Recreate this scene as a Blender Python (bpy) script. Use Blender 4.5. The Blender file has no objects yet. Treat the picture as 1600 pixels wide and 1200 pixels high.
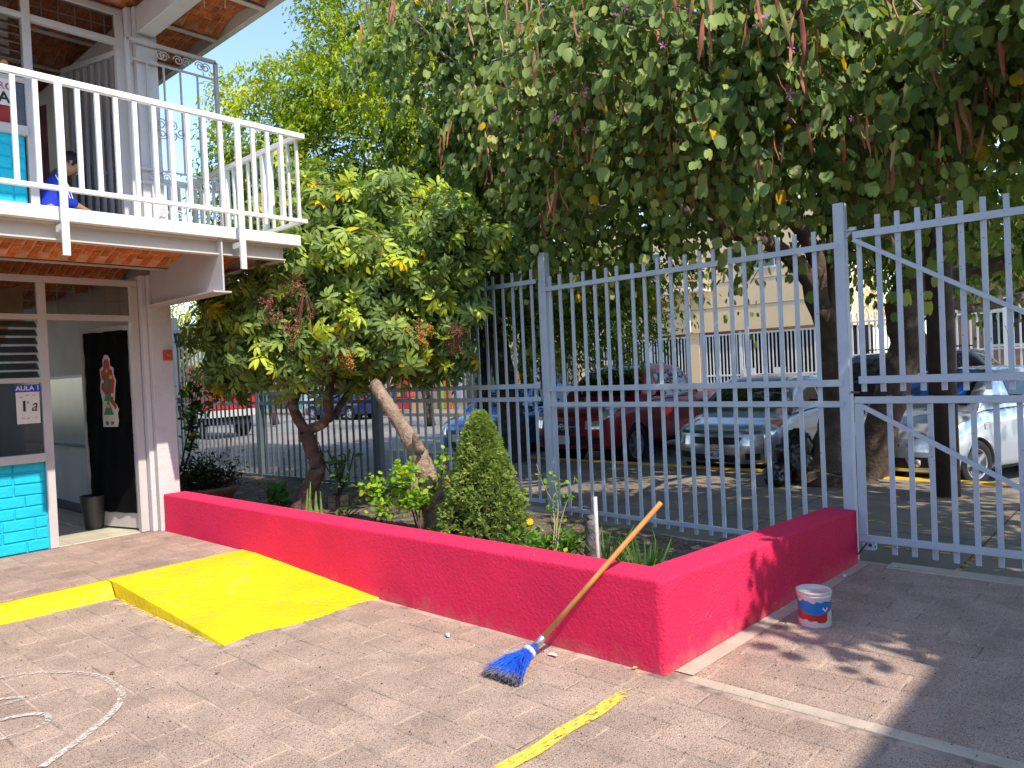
import bpy, bmesh, math, random
import numpy as np
from mathutils import Vector, Matrix
R = math.radians
random.seed(7); rng = np.random.default_rng(7)
scene = bpy.context.scene
col = scene.collection

# ------------------------------------------------------------------ camera
def cam_basis(yaw, pitch, roll):
    f = Vector((math.cos(yaw)*math.cos(pitch), math.sin(yaw)*math.cos(pitch), math.sin(pitch)))
    r = Vector((math.sin(yaw), -math.cos(yaw), 0)); d = f.cross(r)
    c, s = math.cos(roll), math.sin(roll)
    return c*r + s*d, -s*r + c*d, f
CR, CD, CF = cam_basis(0.734034306, -0.0165989294, 0.0455040254)
CAM = Vector((0, 0, 1.5)); FPX = 1172.5
cd = bpy.data.cameras.new('camera'); cam = bpy.data.objects.new('camera', cd); col.objects.link(cam)
cam.matrix_world = Matrix(((CR.x, -CD.x, -CF.x, 0), (CR.y, -CD.y, -CF.y, 0), (CR.z, -CD.z, -CF.z, 1.5), (0, 0, 0, 1)))
cd.sensor_width = 36; cd.lens = 36*FPX/1600; cd.clip_end = 1000; cd.clip_start = 0.05
scene.camera = cam
# ------------------------------------------------------------------ light
SUN_TO = Vector((-0.15, -0.98, 1.16)).normalized()      # towards the sun
el = math.asin(SUN_TO.z); az = math.atan2(SUN_TO.x, SUN_TO.y)
w = bpy.data.worlds.new('World'); scene.world = w; w.use_nodes = True
nt = w.node_tree; bg = nt.nodes['Background']
sky = nt.nodes.new('ShaderNodeTexSky'); sky.sky_type = 'NISHITA'; sky.sun_disc = False
sky.sun_elevation = el; sky.sun_rotation = az % (2*math.pi); sky.dust_density = 0.3; sky.ozone_density = 1.6
nt.links.new(sky.outputs[0], bg.inputs[0]); bg.inputs[1].default_value = 0.138
sl = bpy.data.lights.new('sun', 'SUN'); sl.energy = 2.6; sl.angle = R(0.55); sl.color = (1.0, 0.91, 0.78)
so = bpy.data.objects.new('sun', sl); col.objects.link(so)
so.rotation_euler = (-SUN_TO).to_track_quat('-Z', 'Y').to_euler(); so.location = (0, -5, 12)
scene.view_settings.view_transform = 'Standard'; scene.view_settings.look = 'None'
scene.view_settings.exposure = 1.40; scene.view_settings.gamma = 1; scene.view_settings.use_curve_mapping = False
scene.render.engine = 'CYCLES'
scene.cycles.max_bounces = 8; scene.cycles.transparent_max_bounces = 16

# ------------------------------------------------------------------ helpers
def at(px, py, D):                       # a world point seen at that pixel of the photo, D metres ahead of the camera
    return CAM + D*(CF + CR*((px-800)/FPX) + CD*((py-600)/FPX))
def proj(P):                             # numpy (n,3) -> px, py, depth
    P = np.asarray(P) - np.array(CAM)
    x = P @ np.array(CR); y = P @ np.array(CD); z = P @ np.array(CF)
    zz = np.where(np.abs(z) < 1e-6, 1e-6, z)
    return 800+FPX*x/zz, 600+FPX*y/zz, z

def tag(o, label=None, cat=None, group=None, kind=None):
    if label: o['label'] = label
    if cat: o['category'] = cat
    if group: o['group'] = group
    if kind: o['kind'] = kind
    return o
def empty(name, loc=(0, 0, 0)):
    o = bpy.data.objects.new(name, None); o.empty_display_size = 0.1
    col.objects.link(o); o.location = loc; return o
def base_of(parent):
    v = Vector((0, 0, 0))
    while parent is not None:
        v += Vector(parent.location); parent = parent.parent
    return v
def link_mesh(name, me, parent=None, loc=None):
    o = bpy.data.objects.new(name, me); col.objects.link(o)
    if parent is not None: o.parent = parent
    if loc is not None: o.location = Vector(loc) - base_of(parent)
    return o
def copy_tree(o, parent=None):
    c = o.copy(); col.objects.link(c); c.parent = parent
    for ch in list(o.children): copy_tree(ch, c)
    return c

class MB:
    def __init__(s): s.v = []; s.f = []; s.mi = []
    def add(s, vs, fs, mi=0):
        n = len(s.v); s.v += [tuple(v) for v in vs]
        s.f += [tuple(i+n for i in f) for f in fs]; s.mi += [mi]*len(fs); return s
    def box(s, x0, x1, y0, y1, z0, z1, mi=0, M=None, ch=0.0):
        if ch:
            c = ch
            vs = [(x0, y0, z0), (x1, y0, z0), (x1, y1, z0), (x0, y1, z0),
                  (x0, y0, z1-c), (x1, y0, z1-c), (x1, y1, z1-c), (x0, y1, z1-c),
                  (x0+c, y0+c, z1), (x1-c, y0+c, z1), (x1-c, y1-c, z1), (x0+c, y1-c, z1)]
            fs = [(3, 2, 1, 0), (0, 1, 5, 4), (1, 2, 6, 5), (2, 3, 7, 6), (3, 0, 4, 7), (4, 5, 9, 8), (5, 6, 10, 9), (6, 7, 11, 10), (7, 4, 8, 11), (8, 9, 10, 11)]
        else:
            vs = [(x0, y0, z0), (x1, y0, z0), (x1, y1, z0), (x0, y1, z0), (x0, y0, z1), (x1, y0, z1), (x1, y1, z1), (x0, y1, z1)]
            fs = [(3, 2, 1, 0), (4, 5, 6, 7), (0, 1, 5, 4), (1, 2, 6, 5), (2, 3, 7, 6), (3, 0, 4, 7)]
        if M is not None: vs = [M @ Vector(v) for v in vs]
        return s.add(vs, fs, mi)
    def bar(s, a, b, w, h=None, mi=0, up=(0, 0, 1)):
        a = Vector(a); b = Vector(b); h = h or w; d = (b-a); L = d.length; d.normalize(); u = Vector(up)
        if abs(d.dot(u)) > .98: u = Vector((1, 0, 0))
        sx = d.cross(u).normalized(); sz = sx.cross(d).normalized()
        M = Matrix(((sx.x, d.x, sz.x, a.x), (sx.y, d.y, sz.y, a.y), (sx.z, d.z, sz.z, a.z), (0, 0, 0, 1)))
        return s.box(-w/2, w/2, 0, L, -h/2, h/2, mi, M)
    def tube(s, pts, rad, seg=8, mi=0, caps=True, jit=0.0, rnd=None):
        pts = [Vector(p) for p in pts]; n = len(pts)
        if not hasattr(rad, '__len__'): rad = [rad]*n
        T = [(pts[min(i+1, n-1)]-pts[max(i-1, 0)]).normalized() for i in range(n)]
        u = T[0].orthogonal().normalized(); rings = []; vs = []
        for i in range(n):
            u = (u - T[i]*u.dot(T[i]))
            if u.length < 1e-6: u = T[i].orthogonal()
            u.normalize(); v = T[i].cross(u)
            for k in range(seg):
                a = 2*math.pi*k/seg; r = rad[i]
                if jit and rnd: r *= 1+rnd.uniform(-jit, jit)
                vs.append(pts[i]+(u*math.cos(a)+v*math.sin(a))*r)
        fs = [(i*seg+k, i*seg+(k+1) % seg, (i+1)*seg+(k+1) % seg, (i+1)*seg+k) for i in range(n-1) for k in range(seg)]
        if caps: fs += [tuple(range(seg))[::-1], tuple((n-1)*seg+k for k in range(seg))]
        return s.add(vs, fs, mi)
    def lathe(s, prof, c=(0, 0, 0), seg=24, mi=0, M=None):
        vs = []; n = len(prof)
        for (r, z) in prof:
            for k in range(seg):
                a = 2*math.pi*k/seg; vs.append(Vector((c[0]+r*math.cos(a), c[1]+r*math.sin(a), c[2]+z)))
        if M is not None: vs = [M @ v for v in vs]
        fs = [(i*seg+k, i*seg+(k+1) % seg, (i+1)*seg+(k+1) % seg, (i+1)*seg+k) for i in range(n-1) for k in range(seg)]
        return s.add(vs, fs, mi)
    def prism(s, outline, org, ux, uy, un, depth, mi=0):
        org = Vector(org); ux = Vector(ux); uy = Vector(uy); un = Vector(un)
        n = len(outline); a = [org+ux*p[0]+uy*p[1] for p in outline]; b = [p+un*depth for p in a]
        return s.add(a+b, [tuple(range(n))[::-1], tuple(range(n, 2*n))]+[(i, (i+1) % n, n+(i+1) % n, n+i) for i in range(n)], mi)
    def grid(s, P, mi=0, closed=False):   # P[i][j]
        n = len(P); m = len(P[0]); vs = [p for row in P for p in row]
        fs = [(i*m+j, i*m+j+1, (i+1)*m+j+1, (i+1)*m+j) for i in range(n-1) for j in range(m-1)]
        return s.add(vs, fs, mi)
    def build(s, name, mats, parent=None, smooth=False, bevel=0, subsurf=0, local=False, keep=True):
        if not isinstance(mats, (list, tuple)): mats = [mats]
        off = Vector((0, 0, 0)) if local else base_of(parent)
        me = bpy.data.meshes.new(name)
        me.from_pydata([(v[0]-off.x, v[1]-off.y, v[2]-off.z) for v in s.v], [], s.f)
        for m in mats: me.materials.append(m)
        if len(mats) > 1: me.polygons.foreach_set('material_index', s.mi)
        if smooth: me.polygons.foreach_set('use_smooth', [True]*len(me.polygons))
        me.update()
        o = link_mesh(name, me, parent)
        if bevel:
            b = o.modifiers.new('bevel', 'BEVEL'); b.width = bevel; b.segments = 2; b.limit_method = 'ANGLE'; b.angle_limit = R(50)
        if subsurf:
            b = o.modifiers.new('sub', 'SUBSURF'); b.levels = subsurf; b.render_levels = subsurf
        return o

# ------------------------------------------------------------------ materials
def M(name, c, rough=.7, var=.12, vs=5., bump=0., bs=40., metal=0., spec=.35, c2=None, c2s=3., c2t=.55, c2w=.12, coat=0., speck=None, obj=False, rnd=0.):
    m = bpy.data.materials.new(name); m.use_nodes = True; t = m.node_tree; N = t.nodes; L = t.links
    p = N['Principled BSDF']; p.inputs['Roughness'].default_value = rough; p.inputs['Metallic'].default_value = metal
    p.inputs['Specular IOR Level'].default_value = spec; p.inputs['Coat Weight'].default_value = coat
    if obj: src = N.new('ShaderNodeTexCoord').outputs['Object']
    else: src = N.new('ShaderNodeNewGeometry').outputs['Position']
    n1 = N.new('ShaderNodeTexNoise'); n1.inputs['Scale'].default_value = vs; n1.inputs['Detail'].default_value = 6; L.new(src, n1.inputs['Vector'])
    mr = N.new('ShaderNodeMapRange'); mr.inputs[1].default_value = .3; mr.inputs[2].default_value = .7
    mr.inputs[3].default_value = 1-var; mr.inputs[4].default_value = 1+var; L.new(n1.outputs['Fac'], mr.inputs[0])
    cur = None
    def rgb(cc):
        n = N.new('ShaderNodeRGB'); n.outputs[0].default_value = (*cc, 1); return n.outputs[0]
    cur = rgb(c)
    if c2 is not None:
        n2 = N.new('ShaderNodeTexNoise'); n2.inputs['Scale'].default_value = c2s; n2.inputs['Detail'].default_value = 8; n2.inputs['Roughness'].default_value = .65
        L.new(src, n2.inputs['Vector'])
        r2 = N.new('ShaderNodeMapRange'); r2.inputs[1].default_value = c2t; r2.inputs[2].default_value = c2t+c2w; L.new(n2.outputs['Fac'], r2.inputs[0])
        mx = N.new('ShaderNodeMix'); mx.data_type = 'RGBA'; L.new(r2.outputs[0], mx.inputs['Factor']); L.new(cur, mx.inputs['A']); mx.inputs['B'].default_value = (*c2, 1)
        cur = mx.outputs['Result']
    if speck is not None:                 # list of (scale, radius, colour, amount)
        for sc, rad, cc, amt in speck:
            vo = N.new('ShaderNodeTexVoronoi'); vo.inputs['Scale'].default_value = sc; L.new(src, vo.inputs['Vector'])
            lt = N.new('ShaderNodeMapRange'); lt.inputs[1].default_value = rad; lt.inputs[2].default_value = rad*.6; L.new(vo.outputs['Distance'], lt.inputs[0])
            sp = N.new('ShaderNodeSeparateColor'); L.new(vo.outputs['Color'], sp.inputs[0])
            g = N.new('ShaderNodeMath'); g.operation = 'LESS_THAN'; L.new(sp.outputs[0], g.inputs[0]); g.inputs[1].default_value = amt
            mu = N.new('ShaderNodeMath'); mu.operation = 'MULTIPLY'; L.new(lt.outputs[0], mu.inputs[0]); L.new(g.outputs[0], mu.inputs[1])
            mx = N.new('ShaderNodeMix'); mx.data_type = 'RGBA'; L.new(mu.outputs[0], mx.inputs['Factor']); L.new(cur, mx.inputs['A']); mx.inputs['B'].default_value = (*cc, 1)
            cur = mx.outputs['Result']
    mm = N.new('ShaderNodeMix'); mm.data_type = 'RGBA'; mm.blend_type = 'MULTIPLY'; mm.inputs['Factor'].default_value = 1
    L.new(cur, mm.inputs['A']); L.new(mr.outputs[0], mm.inputs['B']); cur = mm.outputs['Result']
    if rnd:
        oi = N.new('ShaderNodeObjectInfo'); r3 = N.new('ShaderNodeMapRange'); r3.inputs[3].default_value = 1-rnd; r3.inputs[4].default_value = 1+rnd
        L.new(oi.outputs['Random'], r3.inputs[0]); m3 = N.new('ShaderNodeMix'); m3.data_type = 'RGBA'; m3.blend_type = 'MULTIPLY'; m3.inputs['Factor'].default_value = 1
        L.new(cur, m3.inputs['A']); L.new(r3.outputs[0], m3.inputs['B']); cur = m3.outputs['Result']
    L.new(cur, p.inputs['Base Color'])
    if bump:
        nb = N.new('ShaderNodeTexNoise'); nb.inputs['Scale'].default_value = bs; nb.inputs['Detail'].default_value = 6; nb.inputs['Roughness'].default_value = .6; L.new(src, nb.inputs['Vector'])
        b = N.new('ShaderNodeBump'); b.inputs['Strength'].default_value = bump; b.inputs['Distance'].default_value = .02
        L.new(nb.outputs['Fac'], b.inputs['Height']); L.new(b.outputs[0], p.inputs['Normal'])
    return m
def leafmat(name, cols, trans=.35, rough=.45, spec=.4):   # colour by the per-leaf attribute 'tint'
    m = bpy.data.materials.new(name); m.use_nodes = True; t = m.node_tree; N = t.nodes; L = t.links
    p = N['Principled BSDF']; p.inputs['Roughness'].default_value = rough+.1; p.inputs['Specular IOR Level'].default_value = spec*.35
    a = N.new('ShaderNodeAttribute'); a.attribute_name = 'tint'
    cr = N.new('ShaderNodeValToRGB'); e = cr.color_ramp.elements
    while len(e) < len(cols): e.new(.5)
    for i, (pos, c) in enumerate(cols): e[i].position = pos; e[i].color = (*c, 1)
    L.new(a.outputs['Fac'], cr.inputs[0])
    L.new(cr.outputs[0], p.inputs['Base Color'])
    tr = N.new('ShaderNodeBsdfTranslucent')
    g = N.new('ShaderNodeMix'); g.data_type = 'RGBA'; g.blend_type = 'MULTIPLY'; g.inputs['Factor'].default_value = 1
    L.new(cr.outputs[0], g.inputs['A']); g.inputs['B'].default_value = (1.5, 1.6, .5, 1); L.new(g.outputs['Result'], tr.inputs[0])
    ms = N.new('ShaderNodeMixShader'); ms.inputs[0].default_value = trans
    L.new(p.outputs[0], ms.inputs[1]); L.new(tr.outputs[0], ms.inputs[2]); L.new(ms.outputs[0], N['Material Output'].inputs[0])
    return m
def glassmat(name, c, rough=.05, alpha=.5, tint=(1, 1, 1)):   # pane: part reflecting, part seen through
    m = bpy.data.materials.new(name); m.use_nodes = True; t = m.node_tree; N = t.nodes; L = t.links
    p = N['Principled BSDF']; p.inputs['Base Color'].default_value = (*c, 1); p.inputs['Roughness'].default_value = rough
    p.inputs['Specular IOR Level'].default_value = .8
    tr = N.new('ShaderNodeBsdfTransparent'); tr.inputs[0].default_value = (*tint, 1)
    ms = N.new('ShaderNodeMixShader'); ms.inputs[0].default_value = alpha
    L.new(p.outputs[0], ms.inputs[1]); L.new(tr.outputs[0], ms.inputs[2]); L.new(ms.outputs[0], N['Material Output'].inputs[0])
    return m
def wornpaint(name, c, scale, thr, w=.08, rough=.8, stretch=(1, 1, 1)):   # paint film with worn-off gaps
    m = bpy.data.materials.new(name); m.use_nodes = True; t = m.node_tree; N = t.nodes; L = t.links
    p = N['Principled BSDF']; p.inputs['Base Color'].default_value = (*c, 1); p.inputs['Roughness'].default_value = rough
    g = N.new('ShaderNodeNewGeometry'); mp = N.new('ShaderNodeMapping'); mp.inputs['Scale'].default_value = stretch; L.new(g.outputs['Position'], mp.inputs[0])
    n = N.new('ShaderNodeTexNoise'); n.inputs['Scale'].default_value = scale; n.inputs['Detail'].default_value = 9; n.inputs['Roughness'].default_value = .7; L.new(mp.outputs[0], n.inputs['Vector'])
    at_ = N.new('ShaderNodeAttribute'); at_.attribute_name = 'wear'
    ad = N.new('ShaderNodeMath'); ad.operation = 'SUBTRACT'; L.new(n.outputs['Fac'], ad.inputs[0]); L.new(at_.outputs['Fac'], ad.inputs[1])
    r = N.new('ShaderNodeMapRange'); r.inputs[1].default_value = thr; r.inputs[2].default_value = thr+w; L.new(ad.outputs[0], r.inputs[0])
    tr = N.new('ShaderNodeBsdfTransparent'); ms = N.new('ShaderNodeMixShader')
    L.new(r.outputs[0], ms.inputs[0]); L.new(tr.outputs[0], ms.inputs[1]); L.new(p.outputs[0], ms.inputs[2]); L.new(ms.outputs[0], N['Material Output'].inputs[0])
    return m

SP = [(75, .32, (.13, .10, .095), .50), (150, .38, (.10, .075, .075), .60), (230, .42, (.14, .11, .10), .6), (110, .34, (.60, .50, .42), .22)]
m_paver = M('paver_concrete', (.435, .315, .245), .9, .18, 3.5, .6, 120, speck=SP, rnd=.08, c2=(.39, .295, .235), c2s=2.2)
m_mortar = M('joint_mortar', (.40, .305, .245), .95, .35, 7, .4, 60, c2=(.19, .145, .12), c2s=3.3, c2t=.5, c2w=.1)
m_paverw = M('walkway_concrete', (.36, .25, .20), .9, .2, 4, .5, 30, speck=SP[:2], rnd=.09, c2=(.30, .21, .17), c2s=5)
m_strip = M('concrete_strip', (.46, .38, .30), .9, .15, 5, .3, 60, c2=(.36, .31, .25), c2s=2.5, speck=[(70, .25, (.2, .17, .15), .3)])
m_yellow = M('yellow_paint', (.72, .53, .008), .62, .10, 2.5, .8, 30, c2=(.60, .42, .08), c2s=7, c2t=.57, c2w=.12, spec=.25, speck=[(26, .10, (.30, .24, .12), .25), (9, .05, (.35, .3, .2), .3)])
m_red = M('red_wall_paint', (.74, .028, .10), .62, .06, 3, 0, c2=(.78, .09, .13), c2s=2.0, c2t=.66, c2w=.15, spec=.25)
m_blue = M('turquoise_paint', (.008, .45, .60), .55, .08, 5, .35, 30, spec=.3)
m_bluemort = M('turquoise_joint', (.008, .42, .58), .7, .15, 12, .4, 40)
m_brick = M('clay_brick', (.60, .17, .045), .85, .3, 9, .5, 60, c2=(.42, .10, .03), c2s=14, c2t=.5, rnd=.22)
m_brickm = M('clay_mortar', (.58, .30, .16), .9, .25, 12, .4, 50)
m_brickd = M('clay_brick_roof', (.50, .13, .036), .85, .35, 9, .5, 60, c2=(.32, .08, .025), c2s=14, c2t=.5)
m_trim = M('grey_lilac_paint', (.47, .44, .435), .5, .07, 2.5, .15, 25, c2=(.40, .37, .38), c2s=7, c2t=.62)
m_pillar = M('pillar_concrete_paint', (.55, .52, .53), .7, .06, 3, .3, 35, c2=(.47, .43, .43), c2s=4, c2t=.58)
m_white = M('white_enamel', (.78, .77, .74), .35, .04, 3, .1, 30, c2=(.66, .62, .57), c2s=9, c2t=.66)
m_beam = M('cream_steel_paint', (.55, .50, .44), .5, .06, 3, .1, 30)
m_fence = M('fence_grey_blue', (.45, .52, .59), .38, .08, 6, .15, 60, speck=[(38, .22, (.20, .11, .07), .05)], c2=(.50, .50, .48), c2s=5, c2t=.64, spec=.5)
m_fence_shade = M('fence_grey_tree_shade', (.095, .12, .155), .45, .10, 6, .15, 60, c2=(.16, .17, .18), c2s=5, c2t=.6, spec=.5)  # tree shade over the left fence sections is put into this darker grey
m_gate = M('gate_lilac_blue', (.44, .505, .595), .36, .06, 6, .15, 60, speck=[(38, .2, (.24, .15, .12), .04)], c2=(.50, .52, .58), c2s=5, c2t=.62, spec=.5)
m_dark = M('dark_metal', (.05, .05, .055), .4, .1, 5, metal=.3)
m_inwall = M('interior_wall', (.68, .62, .56), .85, .08, 3)
m_tile = M('cream_floor_tile', (.55, .50, .38), .3, .06, 4)
m_grout = M('tile_grout', (.25, .22, .18), .9)
m_black = M('black_cloth', (.004, .004, .0045), .85, .3, 4, .5, 14, spec=.08)
m_cream = M('cream_stucco', (.78, .56, .33), .9, .05, 1.2, .2, 20)
m_whitew = M('white_wall_paint', (.72, .70, .66), .8, .05, 2)
m_conc = M('sidewalk_concrete', (.20, .165, .13), .92, .2, 1.5, .35, 40, c2=(.24, .21, .18), c2s=1.2, speck=[(60, .3, (.09, .08, .07), .5)])
m_asph = M('asphalt', (.20, .185, .17), .92, .15, .8, .4, 60, speck=[(45, .35, (.08, .075, .07), .6)], c2=(.25, .23, .205), c2s=.6)
m_soil = M('garden_soil', (.10, .072, .050), .95, .35, 8, .9, 30, c2=(.19, .16, .125), c2s=5, c2t=.52, speck=[(50, .35, (.33, .30, .25), .35)])
m_kerb = M('kerb_concrete', (.36, .33, .29), .9, .2, 6, .4, 40)
m_bark = M('bark_brown', (.115, .065, .045), .9, .35, 12, 1.0, 35, c2=(.19, .125, .09), c2s=9)
m_barkd = M('bark_dark', (.055, .042, .034), .95, .35, 9, 1.0, 22, c2=(.13, .10, .08), c2s=5)
m_driftwood = M('weathered_wood', (.30, .215, .15), .85, .3, 10, .9, 30, c2=(.14, .09, .06), c2s=8, c2t=.56)
m_clay = M('terracotta', (.28, .12, .075), .85, .2, 9, .4, 40, c2=(.16, .09, .06), c2s=6)

for m_ in (m_bark, m_barkd, m_driftwood):
    for n_ in m_.node_tree.nodes:
        if n_.type == 'BUMP': n_.inputs['Distance'].default_value = .05
# ================================================================== SETTING: ground, yard, street
MB().add([(-300, -300, -.42), (400, -300, -.42), (400, 400, -.42), (-300, 400, -.42)], [(0, 1, 2, 3)]).build('ground', m_asph)['kind'] = 'structure'
b = MB().box(10.62, 21.5, -60, 120, -.4, -.27)
o = b.build('road', m_asph); o['kind'] = 'structure'
b = MB().box(5.80, 10.45, -40, 60, -.35, -.12)
o = b.build('sidewalk', m_conc); o['kind'] = 'structure'
sidewalk = o
b = MB().box(21.5, 60, -60, 120, -.4, -.13)
o = b.build('far_sidewalk', m_conc); o['kind'] = 'structure'
m_kerby = M('yellow_kerb_paint', (.72, .42, .02), .7, .15, 5, .3, 50, c2=(.45, .33, .12), c2s=7, c2t=.55)
k = MB().box(10.45, 10.62, -40, 13.2, -.35, -.10, ch=.02).build('street_kerb', [m_kerby]); k['kind'] = 'structure'
# slab joints of the sidewalk, with the yellow guide stripes painted on it
m_stripe = wornpaint('worn_yellow_line', (.62, .38, .05), 9, .5, .1)
m_joint = M('dark_joint', (.045, .04, .035), .95)
def strip(pts, wd, z, wear=None, sub=1, jit=0.0, rnd=None):
    """flat ribbon along pts (x, y); per-vertex attribute 'wear'"""
    P = [Vector((p[0], p[1], z)) for p in pts]; vs = []; n = len(P)
    for i in range(n):
        t = (P[min(i+1, n-1)]-P[max(i-1, 0)]).normalized(); s = Vector((t.y, -t.x, 0))
        ww = wd if not hasattr(wd, '__len__') else wd[i]
        e1 = ww/2+(rnd.uniform(-jit, jit) if rnd else 0); e2 = ww/2+(rnd.uniform(-jit, jit) if rnd else 0)
        vs += [P[i]+s*e1, P[i]-s*e2]
    return vs, [(2*i, 2*i+1, 2*i+3, 2*i+2) for i in range(n-1)]
def ribbon(name, mat, segs, parent=None):
    mb = MB(); wear = []
    for pts, wd, z, wr in segs:
        vs, fs = strip(pts, wd, z); mb.add(vs, fs); wear += [wr[i//2] if hasattr(wr, '__len__') else wr for i in range(len(vs))]
    o = mb.build(name, mat, parent); a = o.data.attributes.new('wear', 'FLOAT', 'POINT'); a.data.foreach_set('value', wear)
    return o
segs = []
for x, wd in ((6.75, .05), (7.75, .05), (9.35, .06)):
    segs.append(([(x, y*.8-6) for y in range(40)], wd, -.116, -.02))
for y in (1.3, 4.0, 6.9): segs.append(([(6.1+i*.4, y-i*.02) for i in range(11)], .05, -.115, -.02))
ribbon('painted_stripe', m_stripe, segs, sidewalk)
segs = [([(x, -20), (x, 50)], .012, -.1185, 0) for x in (7.35, 8.9)]+[([(5.95, y), (10.4, y)], .012, -.118, 0) for y in np.arange(-12, 40, 1.9)]
ribbon('slab_joint', m_joint, segs, sidewalk)

# yard -----------------------------------------------------------------
b = MB().box(-9, 5.76, -12, 5.9, -.30, -.004)
yard = b.build('yard_paving', m_mortar); yard['kind'] = 'structure'
b = MB().box(-6, 3.12, 5.975, 7.62, -.25, .0965)
walk = b.build('walkway', M('walkway_bed', (.33, .24, .19), .95, .3, 7, .4, 60, c2=(.17, .12, .10), c2s=4)); walk['kind'] = 'structure'

def paver_mesh(lx, ly, seed, name, mat, h=.05, ch=.004):
    r = random.Random(seed); mb = MB(); c = ch
    J = lambda: r.uniform(-.0022, .0022)
    x, y = lx/2, ly/2
    # irregular outline: 8 points round the top
    out = [(-x+J(), -y+J()), (J(), -y+J()), (x+J(), -y+J()), (x+J(), J()), (x+J(), y+J()), (J(), y+J()), (-x+J(), y+J()), (-x+J(), J())]
    k = (1-2*c/min(lx, ly))
    zt = [r.uniform(-.0012, .0012) for _ in out]
    v = [(p[0], p[1], -h) for p in out]+[(p[0], p[1], -c) for p in out]+[(p[0]*k, p[1]*(1-2*c/ly), zt[i]) for i, p in enumerate(out)]
    f = [(i, (i+1) % 8, 8+(i+1) % 8, 8+i) for i in range(8)]+[(8+i, 8+(i+1) % 8, 16+(i+1) % 8, 16+i) for i in range(8)]+[tuple(range(16, 24))]
    mb.add(v, f)
    me = bpy.data.meshes.new(name); me.from_pydata(mb.v, [], mb.f); me.materials.append(mat); me.update(); return me
pav_meshes = {}
def get_paver(lx, ly, kind):
    key = (round(lx, 3), round(ly, 3), kind)
    if key not in pav_meshes:
        pav_meshes[key] = [paver_mesh(lx, ly, 11*i+5, 'paver', m_paver if kind == 'y' else m_paverw) for i in range(5)]
    return random.choice(pav_meshes[key])
cands = []        # (x, y, z, lx, ly, kind)
def rows(x0, n, pitch, ya, yb, z, kind, phase):
    for i in range(n):
        xc = x0+(i+.5)*pitch; off = phase[i % 2]
        yy = ya-.4+((off-ya) % .375)
        while yy < yb:
            a, b_ = max(yy, ya), min(yy+.375, yb)
            if b_-a > .05: cands.append((xc, (a+b_)/2, z, pitch-.007, b_-a-.007, kind))
            yy += .375
rows(1.4375-.1825*46, 55, .1825, -6.0, 5.79, 0, 'y', (.165, -.02))
rows(3.2075, 13, .192, -4.0, 1.80, 0, 'y', (.262, .078))
rows(3.12-.1825*30, 30, .1825, 6.0, 7.60, .1, 'w', (.02, .21))
P = np.array([(c[0], c[1], c[2]) for c in cands]); px, py, dz = proj(P)
infr = (dz > .3) & (px > -25) & (px < 1625) & (py > 0) & (py < 1230)
# pavers under the ramp, the wall and the planter are not laid
def blocked(c):
    x, y = c[0], c[1]
    if c[5] == 'y' and 2.06 < x < 3.2 and 4.2 < y < 6: return True
    if c[5] == 'y' and x > 3.10 and y > 1.8 : return True
    return False
score = np.where(infr, c_ := 1/np.maximum(dz, .3), -1)
order = np.argsort(-score); used = {'y': 0, 'w': 0}; stuff = {'y': MB(), 'w': MB()}
for i in order:
    c = cands[i]
    if blocked(c): continue
    z = c[2]+random.uniform(-.0015, .0015)
    me = get_paver(c[3], c[4], c[5])
    if infr[i] and used[c[5]] < 300:
        used[c[5]] += 1
        p = yard if c[5] == 'y' else walk
        o = link_mesh('paver', me, p, (c[0], c[1], z)); o.rotation_euler = (R(random.uniform(-.25, .25)), R(random.uniform(-.3, .3)), R(random.uniform(-.4, .4)))
    else:
        stuff[c[5]].add([(v.co.x+c[0], v.co.y+c[1], v.co.z+z) for v in me.vertices], [tuple(p.vertices) for p in me.polygons])
for kk, p, mm in (('y', yard, m_paver), ('w', walk, m_paverw)):
    if stuff[kk].v: tag(stuff[kk].build('pavers', mm, p), kind='stuff')
# concrete strips across the yard
MB().box(3.125, 3.2, -6, 1.80, -.05, .003, ch=.004).build('concrete_strip', m_strip, yard)
b = MB()
b.add([(3.2, 1.80, .002), (5.72, 1.735, .002), (5.72, 1.81, .002), (3.2, 1.90, .002)], [(0, 1, 2, 3)])
b.build('concrete_strip', m_strip, yard)
MB().box(5.62, 5.79, -6, 1.62, -.3, .006, ch=.01).build('yard_edge', m_strip, yard)
# painted marks: worn yellow line and chalk drawing
rr = random.Random(3)
m_line = wornpaint('yellow_line_paint', (.70, .51, .07), 46, .43, .10, stretch=(.45, 1.6, 1))
pts = [(1.55+i*.03, 1.955+.006*math.sin(i*.5)-.0002*i) for i in range(47)]
ribbon('yellow_line', m_line, [(pts, .068, .0065, [(-.06 if p[0] < 2.7 else -.06+(p[0]-2.7)*1.0) for p in pts]),
                               ([(p[0], p[1]-.055) for p in pts], .05, .0068, .16)], yard)
m_chalk = wornpaint('chalk_white', (.56, .50, .43), 75, .44, .14)
def arc(cx, cy, r, a0, a1, n=40, sx=1): return [(cx+sx*r*math.cos(R(a0+(a1-a0)*i/n)), cy+r*math.sin(R(a0+(a1-a0)*i/n))) for i in range(n+1)]
def gpt(x, y, z=0):        # ground point seen at that pixel
    d = CF+CR*((x-800)/FPX)+CD*((y-600)/FPX); t = (z-1.5)/d.z; q = CAM+d*t; return (q.x, q.y)
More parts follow.
